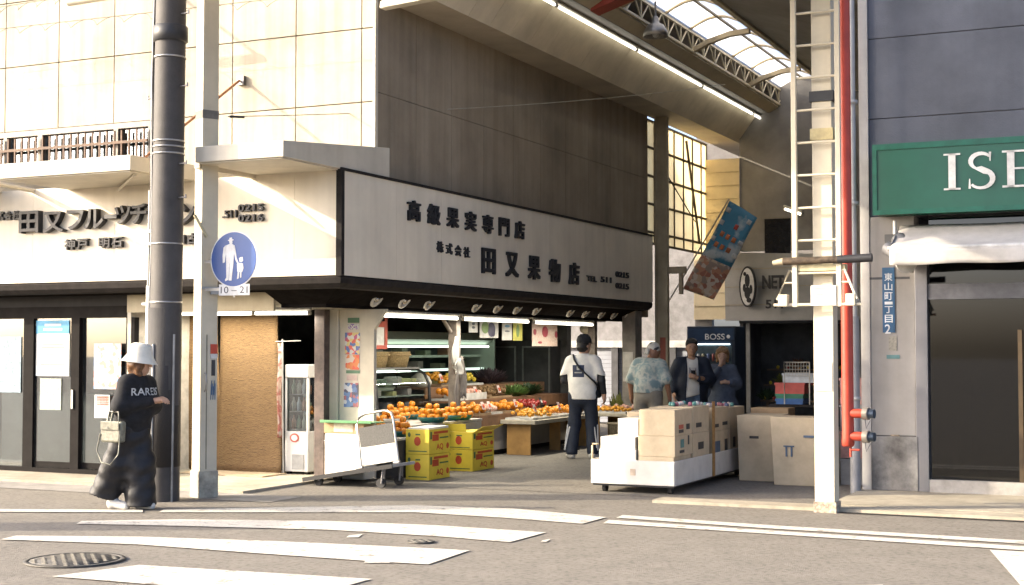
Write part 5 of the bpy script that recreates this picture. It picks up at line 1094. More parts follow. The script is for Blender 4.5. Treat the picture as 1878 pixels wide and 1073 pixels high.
part('top_board', box(-2.15, -1.75, 3.4, 4.94, 1.265, 1.29), mat('counter top grey', (.22, .215, .20), .5), gc)
part('curved_glass', MB().grid(lambda s, t: ([-1.78, -1.69, -1.62, -1.58, -1.57][round(s * 4)], 3.45 + 1.42 * t, [1.255, 1.21, 1.12, .98, .69][round(s * 4)]), 4, 1), glass('case glass', (.85, .9, .87), .1), gc)
for z in (.72, .90, 1.07): part('shelf', box(-2.1, -1.64, 3.45, 4.87, z - .012, z), mat('shelf glass white', (.45, .50, .46)), gc)
part('case_light', box(-1.85, -1.82, 3.5, 4.8, 1.225, 1.24), emit('case strip', (.9, 1, .9), 2.0), gc)
for i in range(9):
    z = (.721, .901, 1.071)[i % 3]; v = 3.55 + i * .14
    single('boxed_fruit', box(-1.95, -1.72, v, v + .11, z, z + .06 + .03 * (i % 2)), mat('gift %d' % (i % 4), [(.45, .42, .2), (.30, .28, .25), (.12, .16, .12), (.35, .3, .3)][i % 4], .5), 'small boxed fruit inside the curved glass counter', 'box', (-1.83, v, z), group='boxes in the glass counter', bevel=.004)
def basket(v, label):
    t = thing('wicker_basket', label, 'basket', (-1.92, v, 1.291)); wk = mat('wicker', (.44, .32, .15), .75, .25, 40, .5, 120)
    part('body', MB().lathe([(.001, 0), (.17, 0), (.215, .20), (.22, .22), (.20, .22), (.16, .02), (.001, .02)], (-1.95, v, 1.292), 20, .85, 1.32), wk, t)
    part('band', MB().lathe([(.222, .15), (.232, .155), (.235, .175), (.224, .18)], (-1.95, v, 1.3), 20, .85, 1.25), wk, t)
basket(3.98, 'round wicker basket on the glass counter, next to the cream end panel'); basket(4.58, 'round wicker basket on the glass counter, next to the showcase')
def hang(px0, py0, px1, py1, u0, m, label, extra=None, nm='hanging_poster'):
    a = Pu(px0, py0, u0); b = Pu(px1, py1, u0); t = thing(nm, label, 'poster', (u0, (a[1] + b[1]) / 2, b[2]))
    part('sheet', box(u0 - .004, u0, a[1], b[1], b[2], a[2]), m, t)
    for v in (a[1] + .03, b[1] - .03): part('string', MB().tube([(u0, v, a[2]), (u0, v, 2.28)], .003, 4), dark_trim, t)
    def el(fx_, fz, r_, rz, mm, nmx='print'):
        vc = a[1] + (b[1] - a[1]) * fx_; zc = b[2] + (a[2] - b[2]) * fz; n = 16
        part(nmx, MB().prism([(u0 + .0035, vc + r_ * math.cos(2 * math.pi * i / n), zc + rz * math.sin(2 * math.pi * i / n)) for i in range(n)], (-.003, 0, 0)), mm, t)
    for e_ in extra or (): el(*e_)
    return t
pwh = mat('poster white', (.58, .57, .53), .6); pyl = mat('poster yellow', (.50, .47, .08), .6); grap = mat('print grape', (.045, .035, .09), .5); gleaf = mat('print leaf', (.15, .25, .06), .5); prd = mat('print plum', (.36, .06, .08), .5)
hang(860, 583, 876, 610, -1.2, pwh, 'narrow white hanging notice beside the grey post', [(.5, .6, .05, .02, ink), (.5, .35, .05, .02, ink)])
hang(880, 585, 914, 620, -1.2, pwh, 'white hanging poster printed with a bunch of dark grapes', [(.62, .45, .13, .11, grap), (.28, .55, .12, .09, gleaf), (.7, .25, .07, .05, grap)])
hang(921, 587, 939, 624, -1.2, pwh, 'white and blue hanging notice between grape and yellow posters', [(.5, .7, .09, .02, mat('print blue', (.1, .25, .4), .5)), (.5, .45, .09, .012, ink)])
hang(941, 588, 958, 625, -1.2, pyl, 'plain yellow hanging notice', [(.5, .5, .06, .10, gleaf)])
hang(976, 590, 1022, 635, -1.2, mat('poster cream', (.60, .52, .44), .6, .12, 30, col2=(.5, .3, .24)), 'cream hanging poster with dark red plums', [(.5, .6, .12, .09, prd), (.1, .58, .06, .05, prd), (.95, .5, .05, .06, prd), (.3, .15, .08, .02, prd)])
rf = thing('menu_frame', 'red framed hanging notice above the wicker baskets', 'notice', (-1.4, 3.0, 1.5))
a = Pu(674, 598, -1.4); b = Pu(706, 636, -1.4)
part('sheet', box(-1.41, -1.40, a[1], b[1], b[2], a[2]), pwh, rf); rdm = mat('notice red', (.40, .08, .05), .6)
part('border', MB().box(-1.398, -1.39, a[1] - .05, a[1] + .02, b[2] - .03, a[2] + .22).box(-1.398, -1.39, b[1] - .02, b[1] + .05, b[2] - .03, a[2] + .22).box(-1.398, -1.39, a[1] + .02, b[1] - .02, a[2] - .01, a[2] + .07).box(-1.398, -1.39, a[1] + .02, b[1] - .02, b[2] - .03, b[2] + .02), rdm, rf)
part('string', MB().tube([(-1.4, (a[1] + b[1]) / 2, a[2] + .2), (-1.4, (a[1] + b[1]) / 2, 2.28)], .004, 4), dark_trim, rf)
# towels and bags tied to the grey post
tw_ = thing('hanging_bags', 'white plastic bags and a cloth tied to the grey brown post', 'bags', (-.86, 4.2, 1.1))
def drape(c, w_, h_, z1, seed, m, nm):
    rd_ = random.Random(seed)
    o = part(nm, MB().grid(lambda s, t: (c[0] + .06 + .03 * math.sin(s * 9 + seed) * (.3 + t), c[1] + (s - .5) * w_ * (.25 + .75 * min(1, t * 2.2)) + .02 * math.sin(t * 6 + seed), z1 - h_ * t * (1 - .12 * math.sin(s * 5 + seed))), 12, 12), m, tw_); o.modifiers.new('thick', 'SOLIDIFY').thickness = .012
plast = mat('white plastic bag', (.42, .40, .36), .5, .1, 10)
drape((-.84, 4.16), .24, .42, 1.72, 1, plast, 'bag'); drape((-.79, 4.2), .26, .20, 1.42, 3, plast, 'bag'); drape((-.86, 4.42), .13, .55, 1.45, 5, mat('grey cloth', (.20, .175, .155), .8), 'cloth'); drape((-.80, 4.12), .14, .7, 1.25, 8, mat('grey cloth', (.33, .30, .28)), 'cloth')
pb_ = thing('paper_bag', 'crumpled pale sack on the brown counter left of the grey post', 'sack', (-1.6, 5.0, .99)); 
o = single('sack', MB().lathe([(.001, 0), (.15, 0), (.17, .07), (.13, .15), (.06, .20), (.03, .21)], (-1.95, 5.32, .992), 14), mat('pale sack', (.5, .48, .42), .7, .15, 12, .3, 20), 'crumpled pale sack at the near end of the top step', 'sack', (-1.95, 5.32, .992)); bpy.data.objects.remove(pb_)
lmp = thing('pendant_lamp', 'round cream pendant lamp above the man in the cap', 'lamp', (-.9, 8.8, 1.8))
a = Pu(1077, 603, -.9); part('shade', MB().ball((-.9, a[1], a[2]), .13, 16, 10, .75), mat('cream lamp globe', (.62, .56, .42), .5), lmp); part('cord', MB().tube([(-.9, a[1], a[2] + .09), (-.9, a[1], 2.28)], .006, 5), dark_trim, lmp)
cb = thing('back_cabinet', 'dark glazed cabinet on the back wall of the shop', 'cabinet', (-3.0, 9.6, .02))
part('body', box(-3.6, -1.7, 9.55, 9.95, .02, 1.7), mat('dark cabinet', (.045, .045, .045), .6), cb); 
for x_ in (-3.3, -2.6, -1.95): part('door_frame', MB().box(x_ - .3, x_ - .27, 9.53, 9.55, .6, 1.6).box(x_ + .2, x_ + .23, 9.53, 9.55, .6, 1.6).box(x_ - .27, x_ + .2, 9.53, 9.55, 1.57, 1.6), mat('dull steel', (.2, .2, .19), .4, metal=.5), cb)

# ================================================================== HANDCART OF BOXES
ct = thing('box_cart', 'white sided flat cart loaded with boxes in front of the arcade', 'cart', (2.83, 2.8, 0))
wbd = mat('white cart board', (.58, .555, .50), .6, .08, 5, .06, 20)
part('deck', box(2.36, 3.28, 1.36, 4.18, .12, .15), mat('dark deck', (.06, .055, .05), .7), ct)
part('end_board', box(2.345, 3.295, 1.335, 1.355, .10, .36), wbd, ct, bevel=.008); part('side_board', box(3.283, 3.30, 1.358, 2.70, .10, .36), wbd, ct, bevel=.006); part('side_board', box(3.283, 3.30, 2.74, 4.18, .10, .36), wbd, ct, bevel=.006); part('side_board', box(2.34, 2.357, 1.358, 4.18, .10, .36), wbd, ct); part('end_board', box(2.36, 3.28, 4.185, 4.20, .10, .36), wbd, ct)
part('frame', MB().box(2.36, 3.28, 1.36, 1.40, .08, .12).box(3.24, 3.28, 1.40, 4.18, .08, .12).box(2.36, 2.40, 1.40, 4.18, .08, .12), blk, ct)
for x_ in (2.45, 3.2):
    for y_ in (1.5, 4.0): part('caster', MB().tube([(x_ - .02, y_, .05), (x_ + .02, y_, .05)], .05, 14).tube([(x_, y_, .05), (x_, y_ + .03, .1)], .015, 6), MATS['black rubber'], ct)
part('handle', MB().tube([(2.33, 1.42, .34), (2.33, 1.42, .50), (2.335, 1.42, .52), (2.40, 1.42, .52)], .012, 6), mat('dull brass tube', (.36, .29, .19), .4, metal=.5), ct)
part('strap', MB().box(3.302, 3.306, 2.66, 2.76, .10, .95), mat('orange brown strap', (.40, .22, .07), .6, .2, 20), ct)
part('mark', box(2.80, 2.86, 1.331, 1.334, .2, .27), mat('pale brown mark', (.5, .40, .30), .7), ct)
fo, kr = foam, kraft_l
def bx(u0, u1, v0, v1, z0, z1, m, lb, nm='carton', prints=()):
    t = carton(nm, u0, u1, v0, v1, z0, z1, m, lb, group='boxes loaded on the white cart')
    part('tape', box(u0 - .001, u1 + .001, (v0 + v1) / 2 - .025, (v0 + v1) / 2 + .025, z1 + .0005, z1 + .002), mat('pale tape', (.52, .44, .30), .4), t)
    for fv, fz, dv, dz, mm in prints:
        vc = v0 + (v1 - v0) * fv; zc = z0 + (z1 - z0) * fz; part('print', box(u1 + .0005, u1 + .002, vc, vc + dv, zc, zc + dz), mm, t)
    return t
pk_b = mat('black print', (.06, .055, .05), .7); pk_r = mat('red print', (.42, .10, .06), .7); pk_t = mat('teal print', (.12, .24, .22), .7); pk_n = mat('navy print', (.10, .14, .20), .7)
bx(2.42, 2.84, 1.40, 2.0, .152, .47, fo, 'lower white foam box at the street end of the cart', 'foam_box'); bx(2.43, 2.83, 1.41, 1.98, .471, .60, fo, 'upper white foam box at the low street end of the cart', 'foam_box')
bx(2.86, 3.26, 1.42, 2.0, .152, .40, kr, 'bottom pale carton at the street corner of the cart', prints=())
bx(2.86, 3.275, 1.42, 2.02, .401, .62, kr, 'pale carton with teal round print, second up at the street corner of the cart', prints=[(.25, .15, .16, .03, pk_b), (.3, .4, .12, .09, pk_t), (.72, .5, .05, .1, pk_b)])
bx(2.87, 3.27, 1.43, 2.02, .621, .90, kr, 'top pale carton with red and black print at the street corner of the cart', prints=[(.22, .25, .16, .045, pk_r), (.22, .1, .16, .035, pk_b), (.65, .2, .12, .06, pk_b)])
bx(2.62, 2.855, 1.44, 2.02, .601, .80, fo, 'white foam box stepped between the tall and low stacks of the cart', 'foam_box')
bx(2.86, 3.275, 2.04, 2.64, .152, .62, kr, 'lower pale carton in front of the orange strap', prints=[(.3, .6, .2, .08, pk_b), (.6, .3, .2, .06, pk_b)])
bx(2.86, 3.27, 2.04, 2.64, .621, .91, kr, 'upper pale carton in front of the orange strap', prints=[(.2, .2, .2, .05, pk_b)])
bx(2.5, 2.85, 2.04, 2.64, .152, .85, kr, 'tall pale carton on the inner side of the cart', prints=())
bx(2.5, 3.27, 2.79, 3.45, .152, .60, kr, 'lower pale carton with navy print behind the orange strap', prints=[(.12, .45, .2, .13, pk_n), (.12, .3, .15, .04, pk_b), (.7, .4, .12, .16, pk_b)])
bx(2.5, 3.265, 2.79, 3.45, .601, .87, kr, 'upper pale carton with small marks behind the orange strap', prints=[(.1, .15, .18, .04, pk_b), (.6, .2, .2, .04, pk_b)])
bx(2.5, 3.27, 3.47, 4.12, .152, .60, kraft_d, 'lower pale carton at the arcade end of the cart', prints=[(.2, .5, .1, .12, pk_b)])
bx(2.5, 3.265, 3.47, 4.12, .601, .85, kraft_d, 'upper pale carton at the arcade end of the cart', prints=[])
rdm_ = random.Random(4)
bc = [(.5, .5, .48), (.10, .25, .22), (.45, .16, .22), (.08, .10, .18), (.5, .42, .38), (.3, .1, .12)]
for i in range(44):
    v = 2.1 + i * .0455; k_ = rdm_.randrange(6); u = 3.08 + rdm_.uniform(-.14, .14)
    if 2.64 < v < 2.8: continue
    zb_ = .913 if v < 2.64 else (.873 if v < 3.45 else .853)
    single('drink_pack', MB().lathe([(.001, 0), (.024, 0), (.026, .02), (.02, .04), (.008, .045), (.001, .045)], (u, v, zb_), 8), mat('pack cap %d' % k_, bc[k_], .4), 'small colourful packet lying on the cartons of the cart', 'packet', (u, v, zb_), group='packets on the cart')
# big cartons behind the cart
b1 = carton('carton', 3.90, 4.50, 2.95, 3.42, .004, .775, kraft_d, 'large pale brown carton with dark printed mark between cart and ladder pillar', taper=.03)
part('print', MB().box(4.05, 4.17, 2.947, 2.956, .44, .455).box(4.07, 4.09, 2.956, 2.962, .33, .44).box(4.13, 4.15, 2.956, 2.962, .33, .44), pk_n, b1); part('print', box(4.28, 4.40, 2.944, 2.953, .55, .575), pk_n, b1)
b2 = carton('carton', 3.40, 3.875, 3.32, 3.95, .004, .77, kraft_d, 'large brown carton leaning between the cart and the other carton', taper=.02)
part('print', box(3.55, 3.66, 3.322, 3.33, .50, .53), pk_b, b2)
carton('carton', 3.31, 3.78, 4.25, 4.6, .004, .82, kraft, 'brown carton behind the large cartons'.replace('brown', 'smaller brown'))
st_ = thing('stacking_table', 'low dark bench carrying plastic crates beyond the cartons', 'bench', (3.9, 4.95, .004)); part('top', box(3.42, 4.4, 4.68, 5.22, .82, .85), dark_trim, st_)
for x_ in (3.46, 4.36):
    for y_ in (4.72, 5.18): part('leg', box(x_ - .02, x_ + .02, y_ - .02, y_ + .02, .004, .82), dark_trim, st_)
def crate(u0, u1, v0, v1, z0, z1, m, label):
    t = thing('plastic_crate', label, 'crate', ((u0 + u1) / 2, (v0 + v1) / 2, z0), group='plastic crates on the bench')
    part('body', MB().box(u0, u1, v0, v0 + .015, z0, z1).box(u0, u1, v1 - .015, v1, z0, z1).box(u0, u0 + .015, v0 + .015, v1 - .015, z0, z1).box(u1 - .015, u1, v0 + .015, v1 - .015, z0, z1).box(u0 + .015, u1 - .015, v0 + .015, v1 - .015, z0, z0 + .015), m, t); part('rim', MB().box(u0 - .01, u1 + .01, v0 - .01, v0 - .001, z1 - .025, z1 + .002).box(u0 - .01, u0 - .001, v0, v1, z1 - .025, z1 + .002), m, t)
crate(3.50, 3.84, 4.75, 5.1, .852, .92, mat('crate blue', (.03, .11, .30), .5), 'blue plastic crate at the bottom of the crate stack'); crate(3.50, 3.84, 4.75, 5.1, .924, .98, mat('crate green', (.03, .18, .10), .5), 'green plastic crate in the middle of the crate stack'); crate(3.49, 3.86, 4.75, 5.1, .984, 1.12, mat('crate red', (.44, .07, .05), .5), 'red plastic crate at the top of the crate stack'); crate(3.58, 3.98, 4.78, 5.1, 1.124, 1.24, mat('crate white', (.48, .51, .52), .5), 'white plastic crate on the red one')
wr = thing('wire_rack', 'pale wire mesh rack standing before the plastic crates', 'rack', (3.78, 4.70, .85)); rk = mat('pale wire mesh', (.50, .46, .38), .5)
g0_, g1_ = 3.62, 3.94
part('frame', MB().tube([(g0_, 4.70, .855), (g0_, 4.70, 1.385), (g1_, 4.70, 1.385), (g1_, 4.70, .855)], .009, 6), rk, wr)
for i in range(1, 9): part('wire', MB().tube([(g0_ + (g1_ - g0_) * i / 9, 4.70, 1.21), (g0_ + (g1_ - g0_) * i / 9, 4.70, 1.385)], .003, 4), rk, wr)
for i in range(5): part('wire', MB().tube([(g0_, 4.698, 1.21 + i * .042), (g1_, 4.698, 1.21 + i * .042)], .003, 4), rk, wr)
for k_ in range(4): crate(4.62, 5.0, 3.3, 3.75, .005 + k_ * .305, .30 + k_ * .305, mat('faded pink crate', (.38, .20, .18), .6, .2, 8) if k_ % 2 else mat('grey crate', (.20, .20, .20), .6), ['grey crate at the foot of the stack behind the standpipe', 'faded pink crate, second in the stack behind the standpipe', 'grey crate, third in the stack behind the standpipe', 'faded pink crate on top of the stack behind the standpipe'][k_])
# fruit banner hanging from a slanting pole
bn = thing('hanging_banner', 'blue banner with orange marks and fruit pattern hanging from a slanting pole', 'banner', (.3, 10.9, 2.2))
p0_, p1_ = Pv(1222, 560, 10.9), Pv(1337, 365, 10.9)
part('pole', MB().tube([p0_, p1_], .014, 6), mat('pale banner pole', (.45, .42, .35), .5), bn)
ca, cb_, cc_, cd_ = [Vector(Pv(*p, 10.93)) for p in ((1338, 368), (1390, 400), (1308, 550), (1254, 530))]
def bq(s, t): 
    p = ca.lerp(cb_, s).lerp(cd_.lerp(cc_, s), t); p.y += .05 * math.sin(s * 4 + t * 5); return tuple(p)
blu = patch('banner blue', [(.04, .17, .28), (.05, .21, .33), (.045, .19, .30), (.42, .47, .48)], 2.6, kind='noise')
def sub(s0, s1, t0, t1, m, nm, off=0.0, nu=8, nv=8):
    o = part(nm, MB().grid(lambda s, t: (lambda q: (q[0], q[1] - off, q[2]))(bq(s0 + (s1 - s0) * s, t0 + (t1 - t0) * t)), nu, nv), m, bn); o.modifiers.new('thick', 'SOLIDIFY').thickness = .004
sub(0, 1, 0, .60, blu, 'cloth'); sub(0, 1, .60, 1, patch('fruit print', [(.42, .20, .12), (.45, .33, .22), (.30, .12, .08), (.5, .42, .34), (.26, .2, .16)], 14), 'fruit_cloth')
om = mat('banner orange', (.48, .17, .07), .7)
for s, t, r_ in ((.2, .30, .08), (.42, .30, .08), (.64, .30, .08), (.2, .42, .08), (.42, .42, .08), (.64, .42, .08), (.5, .17, .09)):
    sub(s, s + .13, t, t + .055, om if (s * 10) % 2 < 1 else mat('banner red', (.45, .07, .05), .7), 'printed_mark', .012, 2, 2)
for s, t in ((.78, .06), (.02, .06), (.0, .2), (.0, .38), (.86, .3), (.86, .45)): sub(s, s + .14, t, t + .05, mat('banner white', (.55, .56, .54), .7), 'white_mark', .008, 2, 2)

# ================================================================== banner added out of frame, sized to cast a shadow on the crossing
def G2(x, y): return (*toL(x, y), 0.0)
fs_ = thing('shadow_banner', 'unseen white banner on a weighted pole, added to cast a shadow on the crossing', 'banner', G2(-9.0, 12.2), rz=TH)
part('pole', MB().tube([(0, .3, .03), (0, .3, 2.9)], .014, 6), mat('grey plastic pole', (.34, .33, .30), .5), fs_)
part('cloth', MB().grid(lambda s, t: (.02 * math.sin(t * 5), .29 - .58 * s, 1.0 + 1.85 * t), 6, 10), pwh, fs_)
part('base', MB().lathe([(.001, 0), (.2, 0), (.2, .05), (.03, .09), (.001, .09)], (0, .3, .0), 20), MATS['fridge white'], fs_)

# stock on the dim shop shelves
rq = random.Random(11)
for k_ in range(9):
    z, vq = ((.551, 14.4), (.851, 14.65), (1.151, 14.9))[k_ % 3]; u = .8 + .26 * (k_ // 1) * .95
    leafy(u, vq, z, .22, .26, 70, (gd_, gy_, mat('russet leaf', (.16, .07, .03), .6, .3, 20))[k_ % 3], 'stock_plant', ('dark green', 'yellow green', 'russet')[k_ % 3] + ' leafy bunch on the dim greengrocer shelves', 'plant')['group'] = 'leafy stock on the dim greengrocer shelves'
for k_ in range(30):
    z, vq = ((.551, 14.36), (.851, 14.6), (1.151, 14.85))[k_ % 3]
    fruit((F_lm, F_ap, F_ta)[(k_ // 3) % 3], ('lemon', 'apple', 'tangerine')[(k_ // 3) % 3], .76 + .07 * k_, vq, z, ('lemon', 'apple', 'tangerine')[(k_ // 3) % 3] + ' on the dim greengrocer shelves', 'fruit', 'fruit on the dim greengrocer shelves')
# ================================================================== PEOPLE
def surface_net(f, org, h):
    ins = f < 0; nx, ny, nz = f.shape
    c = [(i, j, k) for i in (0, 1) for j in (0, 1) for k in (0, 1)]
    sl = lambda o: (slice(o[0], nx - 1 + o[0]), slice(o[1], ny - 1 + o[1]), slice(o[2], nz - 1 + o[2]))
    cnt = sum(ins[sl(o)].astype(np.int8) for o in c); act = (cnt > 0) & (cnt < 8)
    idx = np.argwhere(act); fv = np.stack([f[sl(o)][act] for o in c], 1); C8 = np.array(c, float)
    acc = np.zeros((len(idx), 3)); num = np.zeros(len(idx))
    for a in range(8):
        for b in range(a + 1, 8):
            if sum(abs(C8[a] - C8[b])) != 1: continue
            fa, fb = fv[:, a], fv[:, b]; m = (fa < 0) != (fb < 0)
            t = np.where(m, fa / np.where(m, fa - fb, 1), 0)
            acc += np.where(m[:, None], C8[a] + (C8[b] - C8[a]) * t[:, None], 0); num += m
    P = (idx + acc / num[:, None]) * h + np.array(org)
    ids = -np.ones(act.shape, int); ids[act] = np.arange(len(idx)); F = []
    for ax in range(3):
        a1, a2 = (ax + 1) % 3, (ax + 2) % 3
        lo = [slice(None)] * 3; hi = [slice(None)] * 3; lo[ax] = slice(0, -1); hi[ax] = slice(1, None)
        s0, s1 = ins[tuple(lo)], ins[tuple(hi)]; e = np.argwhere(s0 != s1)
        if not len(e): continue
        ok = (e[:, a1] > 0) & (e[:, a2] > 0) & (e[:, a1] < f.shape[a1] - 1) & (e[:, a2] < f.shape[a2] - 1); e = e[ok]
        flip = s0[tuple(e.T)]
        def cell(d1, d2):
            q = e.copy(); q[:, a1] += d1; q[:, a2] += d2; return ids[tuple(q.T)]
        q = np.stack([cell(-1, -1), cell(0, -1), cell(0, 0), cell(-1, 0)], 1); q[~flip] = q[~flip][:, ::-1]
        F.append(q)
    return P, np.concatenate(F)
def sdf_mesh(name, prims, m, h=.010, k=.03, cuts=(), wr=0.0, ws=14.0, seed=0.0, sub=()):
    """prims: (a, b, ra, rb[, (sx, sy)]) tapered limbs, blended into one continuous skin"""
    lo = np.min([np.minimum(np.array(p[0]), np.array(p[1])) - max(p[2], p[3]) * 1.5 for p in prims], 0) - .03
    hi = np.max([np.maximum(np.array(p[0]), np.array(p[1])) + max(p[2], p[3]) * 1.5 for p in prims], 0) + .03
    n = np.ceil((hi - lo) / h).astype(int) + 1
    X = [lo[i] + np.arange(n[i]) * h for i in range(3)]; f = np.full(tuple(n), .5)
    def dist(p, x, y, z):
        a = np.array(p[0], float); b = np.array(p[1], float); sx, sy = p[4] if len(p) > 4 else (1, 1); S = np.array([1 / sx, 1 / sy, 1.0])
        cx = (a + b) / 2; A = a; B = b; ab = (B - A) * S; L = max(1e-9, ab @ ab)
        dx = (x - A[0]) * S[0]; dy = (y - A[1]) * S[1]; dz = (z - A[2]) * S[2]
        t = np.clip((dx * ab[0] + dy * ab[1] + dz * ab[2]) / L, 0, 1)
        return np.sqrt((dx - t * ab[0]) ** 2 + (dy - t * ab[1]) ** 2 + (dz - t * ab[2]) ** 2) - (p[2] + (p[3] - p[2]) * t)
    for p in prims:
        a = np.array(p[0], float); b = np.array(p[1], float); r = max(p[2], p[3]) * 1.5 + .06
        i0 = np.maximum(0, ((np.minimum(a, b) - r - lo) / h).astype(int)); i1 = np.minimum(n, ((np.maximum(a, b) + r - lo) / h).astype(int) + 2)
        s = tuple(slice(i0[q], i1[q]) for q in range(3))
        x, y, z = np.meshgrid(X[0][s[0]], X[1][s[1]], X[2][s[2]], indexing='ij'); d = dist(p, x, y, z); g = f[s]
        kk = min(k, min(p[2], p[3]) * 1.2)
        hh = np.clip(.5 + .5 * (g - d) / kk, 0, 1); f[s] = g + (d - g) * hh - kk * hh * (1 - hh)
    if wr or cuts or sub:
        x, y, z = np.meshgrid(*X, indexing='ij')
        if wr: f = f + wr * (np.sin(ws * (x + .6 * z) + seed + 2 * np.sin(ws * .4 * y)) * np.sin(ws * .7 * (z * 1.3 - y) + 1.7 * seed) + .6 * np.sin(ws * 1.9 * (z + .5 * x * np.sin(seed)) + 3 * y * ws * .3))
        for p in sub: f = np.maximum(f, -dist(p, x, y, z))
        for cfn in cuts: f = np.maximum(f, cfn(x, y, z))
    P, F = surface_net(f, lo, h)
    me = bpy.data.meshes.new(name); me.from_pydata([tuple(q) for q in P], [], [tuple(int(i) for i in q) for q in F]); me.materials.append(m)
    me.polygons.foreach_set('use_smooth', [True] * len(me.polygons)); me.update(); return me
V_ = lambda *a: np.array(a, float)
def head_prims(hc, fw, up):
    fw = V_(*fw); fw /= np.linalg.norm(fw); up = V_(*up); up -= fw * (up @ fw); up /= np.linalg.norm(up); rt = np.cross(fw, up); hc = V_(*hc)
    g = lambda x, y, z: tuple(hc + rt * x + fw * y + up * z)
    P = [(g(0, -.02, .035), g(0, .005, .03), .088, .082), (g(0, .03, -.03), g(0, .045, -.075), .062, .042), (g(0, -.02, -.02), g(0, .0, -.05), .075, .06),
         (g(0, .085, -.002), g(0, .105, -.03), .009, .013), (g(.083, -.01, -.005), g(.083, -.015, -.035), .012, .01), (g(-.083, -.01, -.005), g(-.083, -.015, -.035), .012, .01),
         (g(-.03, .078, .02), g(.03, .078, .02), .014, .014), (g(-.018, .082, -.058), g(.018, .082, -.058), .009, .009)]
    return P, g
def face_parts(body, g, hair_col):
    dk = mat('eye dark', (.02, .015, .012), .3); lp_ = mat('lip', (.33, .13, .10), .5)
    for s in (-1, 1):
        part('eye', MB().ball(g(s * .031, .079, .004), .0095, 8, 6), dk, body)
        part('eyebrow', MB().tube([g(s * .018, .09, .024), g(s * .033, .09, .028), g(s * .048, .08, .022)], .0045, 5), hair_col, body)
    part('mouth', MB().tube([g(-.022, .084, -.054), g(0, .09, -.053), g(.022, .084, -.054)], .0045, 5), lp_, body)
def hand_prims(w_, d, nrm, thumb, curl=.5, s=1.0):
    """wrist, finger direction, back-of-hand normal, thumb side"""
    w_ = V_(*w_); d = V_(*d); d /= np.linalg.norm(d); nrm = V_(*nrm); nrm -= d * (nrm @ d); nrm /= np.linalg.norm(nrm); sd = np.cross(d, nrm)
    if sd @ V_(*thumb) < 0: sd = -sd
    P = [(tuple(w_), tuple(w_ + d * .05 * s), .024 * s, .03 * s), (tuple(w_ + d * .045 * s + sd * .02 * s), tuple(w_ + d * .085 * s + sd * .026 * s), .017 * s, .013 * s), (tuple(w_ + d * .045 * s - sd * .02 * s), tuple(w_ + d * .08 * s - sd * .026 * s), .017 * s, .012 * s), (tuple(w_ + d * .05 * s), tuple(w_ + d * .088 * s), .018 * s, .014 * s)]
    for i, (o, L) in enumerate(((.030, .07), (.010, .08), (-.010, .074), (-.030, .058))):
        b = w_ + d * .088 * s + sd * o * s; d1 = d * math.cos(curl * .6) - nrm * math.sin(curl * .6); d2 = d * math.cos(curl * 1.7) - nrm * math.sin(curl * 1.7)
        m_ = b + d1 * L * .5 * s; e = m_ + d2 * L * .5 * s; P += [(tuple(b), tuple(m_), .0088 * s, .0082 * s), (tuple(m_), tuple(e), .0082 * s, .0068 * s)]
    b = w_ + d * .022 * s + sd * .026 * s; td = d * .6 + sd * .8 - nrm * .25; td /= np.linalg.norm(td); m_ = b + td * .04 * s; P += [(tuple(b), tuple(m_), .013 * s, .0105 * s), (tuple(m_), tuple(m_ + (d * .9 + sd * .3 - nrm * .2) * .03 * s), .0105 * s, .008 * s)]
    return P
skin = mat('skin', (.44, .25, .16), .5, .08, 30); hair_b = mat('black hair', (.016, .013, .011), .5, .2, 60); hair_br = mat('brown hair', (.15, .07, .03), .5, .3, 60); hair_bl = mat('light brown hair', (.32, .17, .07), .5, .3, 60)
def person(label, u, v, ang):
    t = bpy.data.objects.new('person', None); C.objects.link(t); t.location = W(u, v, .004); t.rotation_euler = (0, 0, R(ang - 90)); ORG[t.name] = (0, 0, 0); return tag(t, label, 'person')
def limb(*pts): return [(pts[i][0], pts[i + 1][0], pts[i][1], pts[i + 1][1]) + ((pts[i][2],) if len(pts[i]) > 2 else ()) for i in range(len(pts) - 1)]
def shoe(a, toe, r=.042): a = V_(*a); toe = V_(*toe); return [(tuple(a + V_(0, 0, -.01)), tuple(a + V_(0, 0, .04)), r, r * .95), (tuple(a), tuple(toe), r, r * .78)]
wsh = mat('off white sneaker', (.58, .55, .49), .6, .1, 20)
floor_cut = lambda x, y, z: -z + .0
# ---- woman in the bucket hat
gu, gv, _ = GL(236, 934)
w1 = person('woman in white bucket hat and black clothes walking past the utility pole', gu, gv, -28)
H, g = head_prims((0, .13, 1.415), (-.62, .78, -.06), (0, .06, 1))
body = H + limb(((0, .12, 1.27), .045), ((0, .15, 1.36), .045)) + limb(((0, .08, 1.18), .10, (1.3, .85)), ((0, .03, .85), .11, (1.2, .9)))
RW, LW = (-.02, .285, 1.045), (-.11, .275, 1.05)
body += limb(((.15, .09, 1.2), .045), ((.20, .09, 1.0), .038), (RW, .026)) + limb(((-.15, .09, 1.2), .045), ((-.19, .12, 1.0), .038), (LW, .026))
body += hand_prims(RW, (-.55, .7, .15), (.2, .1, 1), (0, .3, 1), .7) + hand_prims(LW, (.3, .8, .1), (0, .2, 1), (0, .3, 1), .6)
body += limb(((.08, .0, .8), .07), ((.08, -.05, .43), .05), ((.07, -.17, .1), .036)) + limb(((-.08, .02, .8), .07), ((-.07, .13, .44), .05), ((-.07, .10, .08), .036))
b_ = part('body', sdf_mesh('body', body, skin, .008, .025), None, w1); face_parts(b_, g, hair_br)
blkc = mat('black sweatshirt', (.014, .014, .016), .9, .3, 20, .2, 90); blkn = mat('black nylon', (.010, .010, .013), .6, .3, 12, .3, 30)
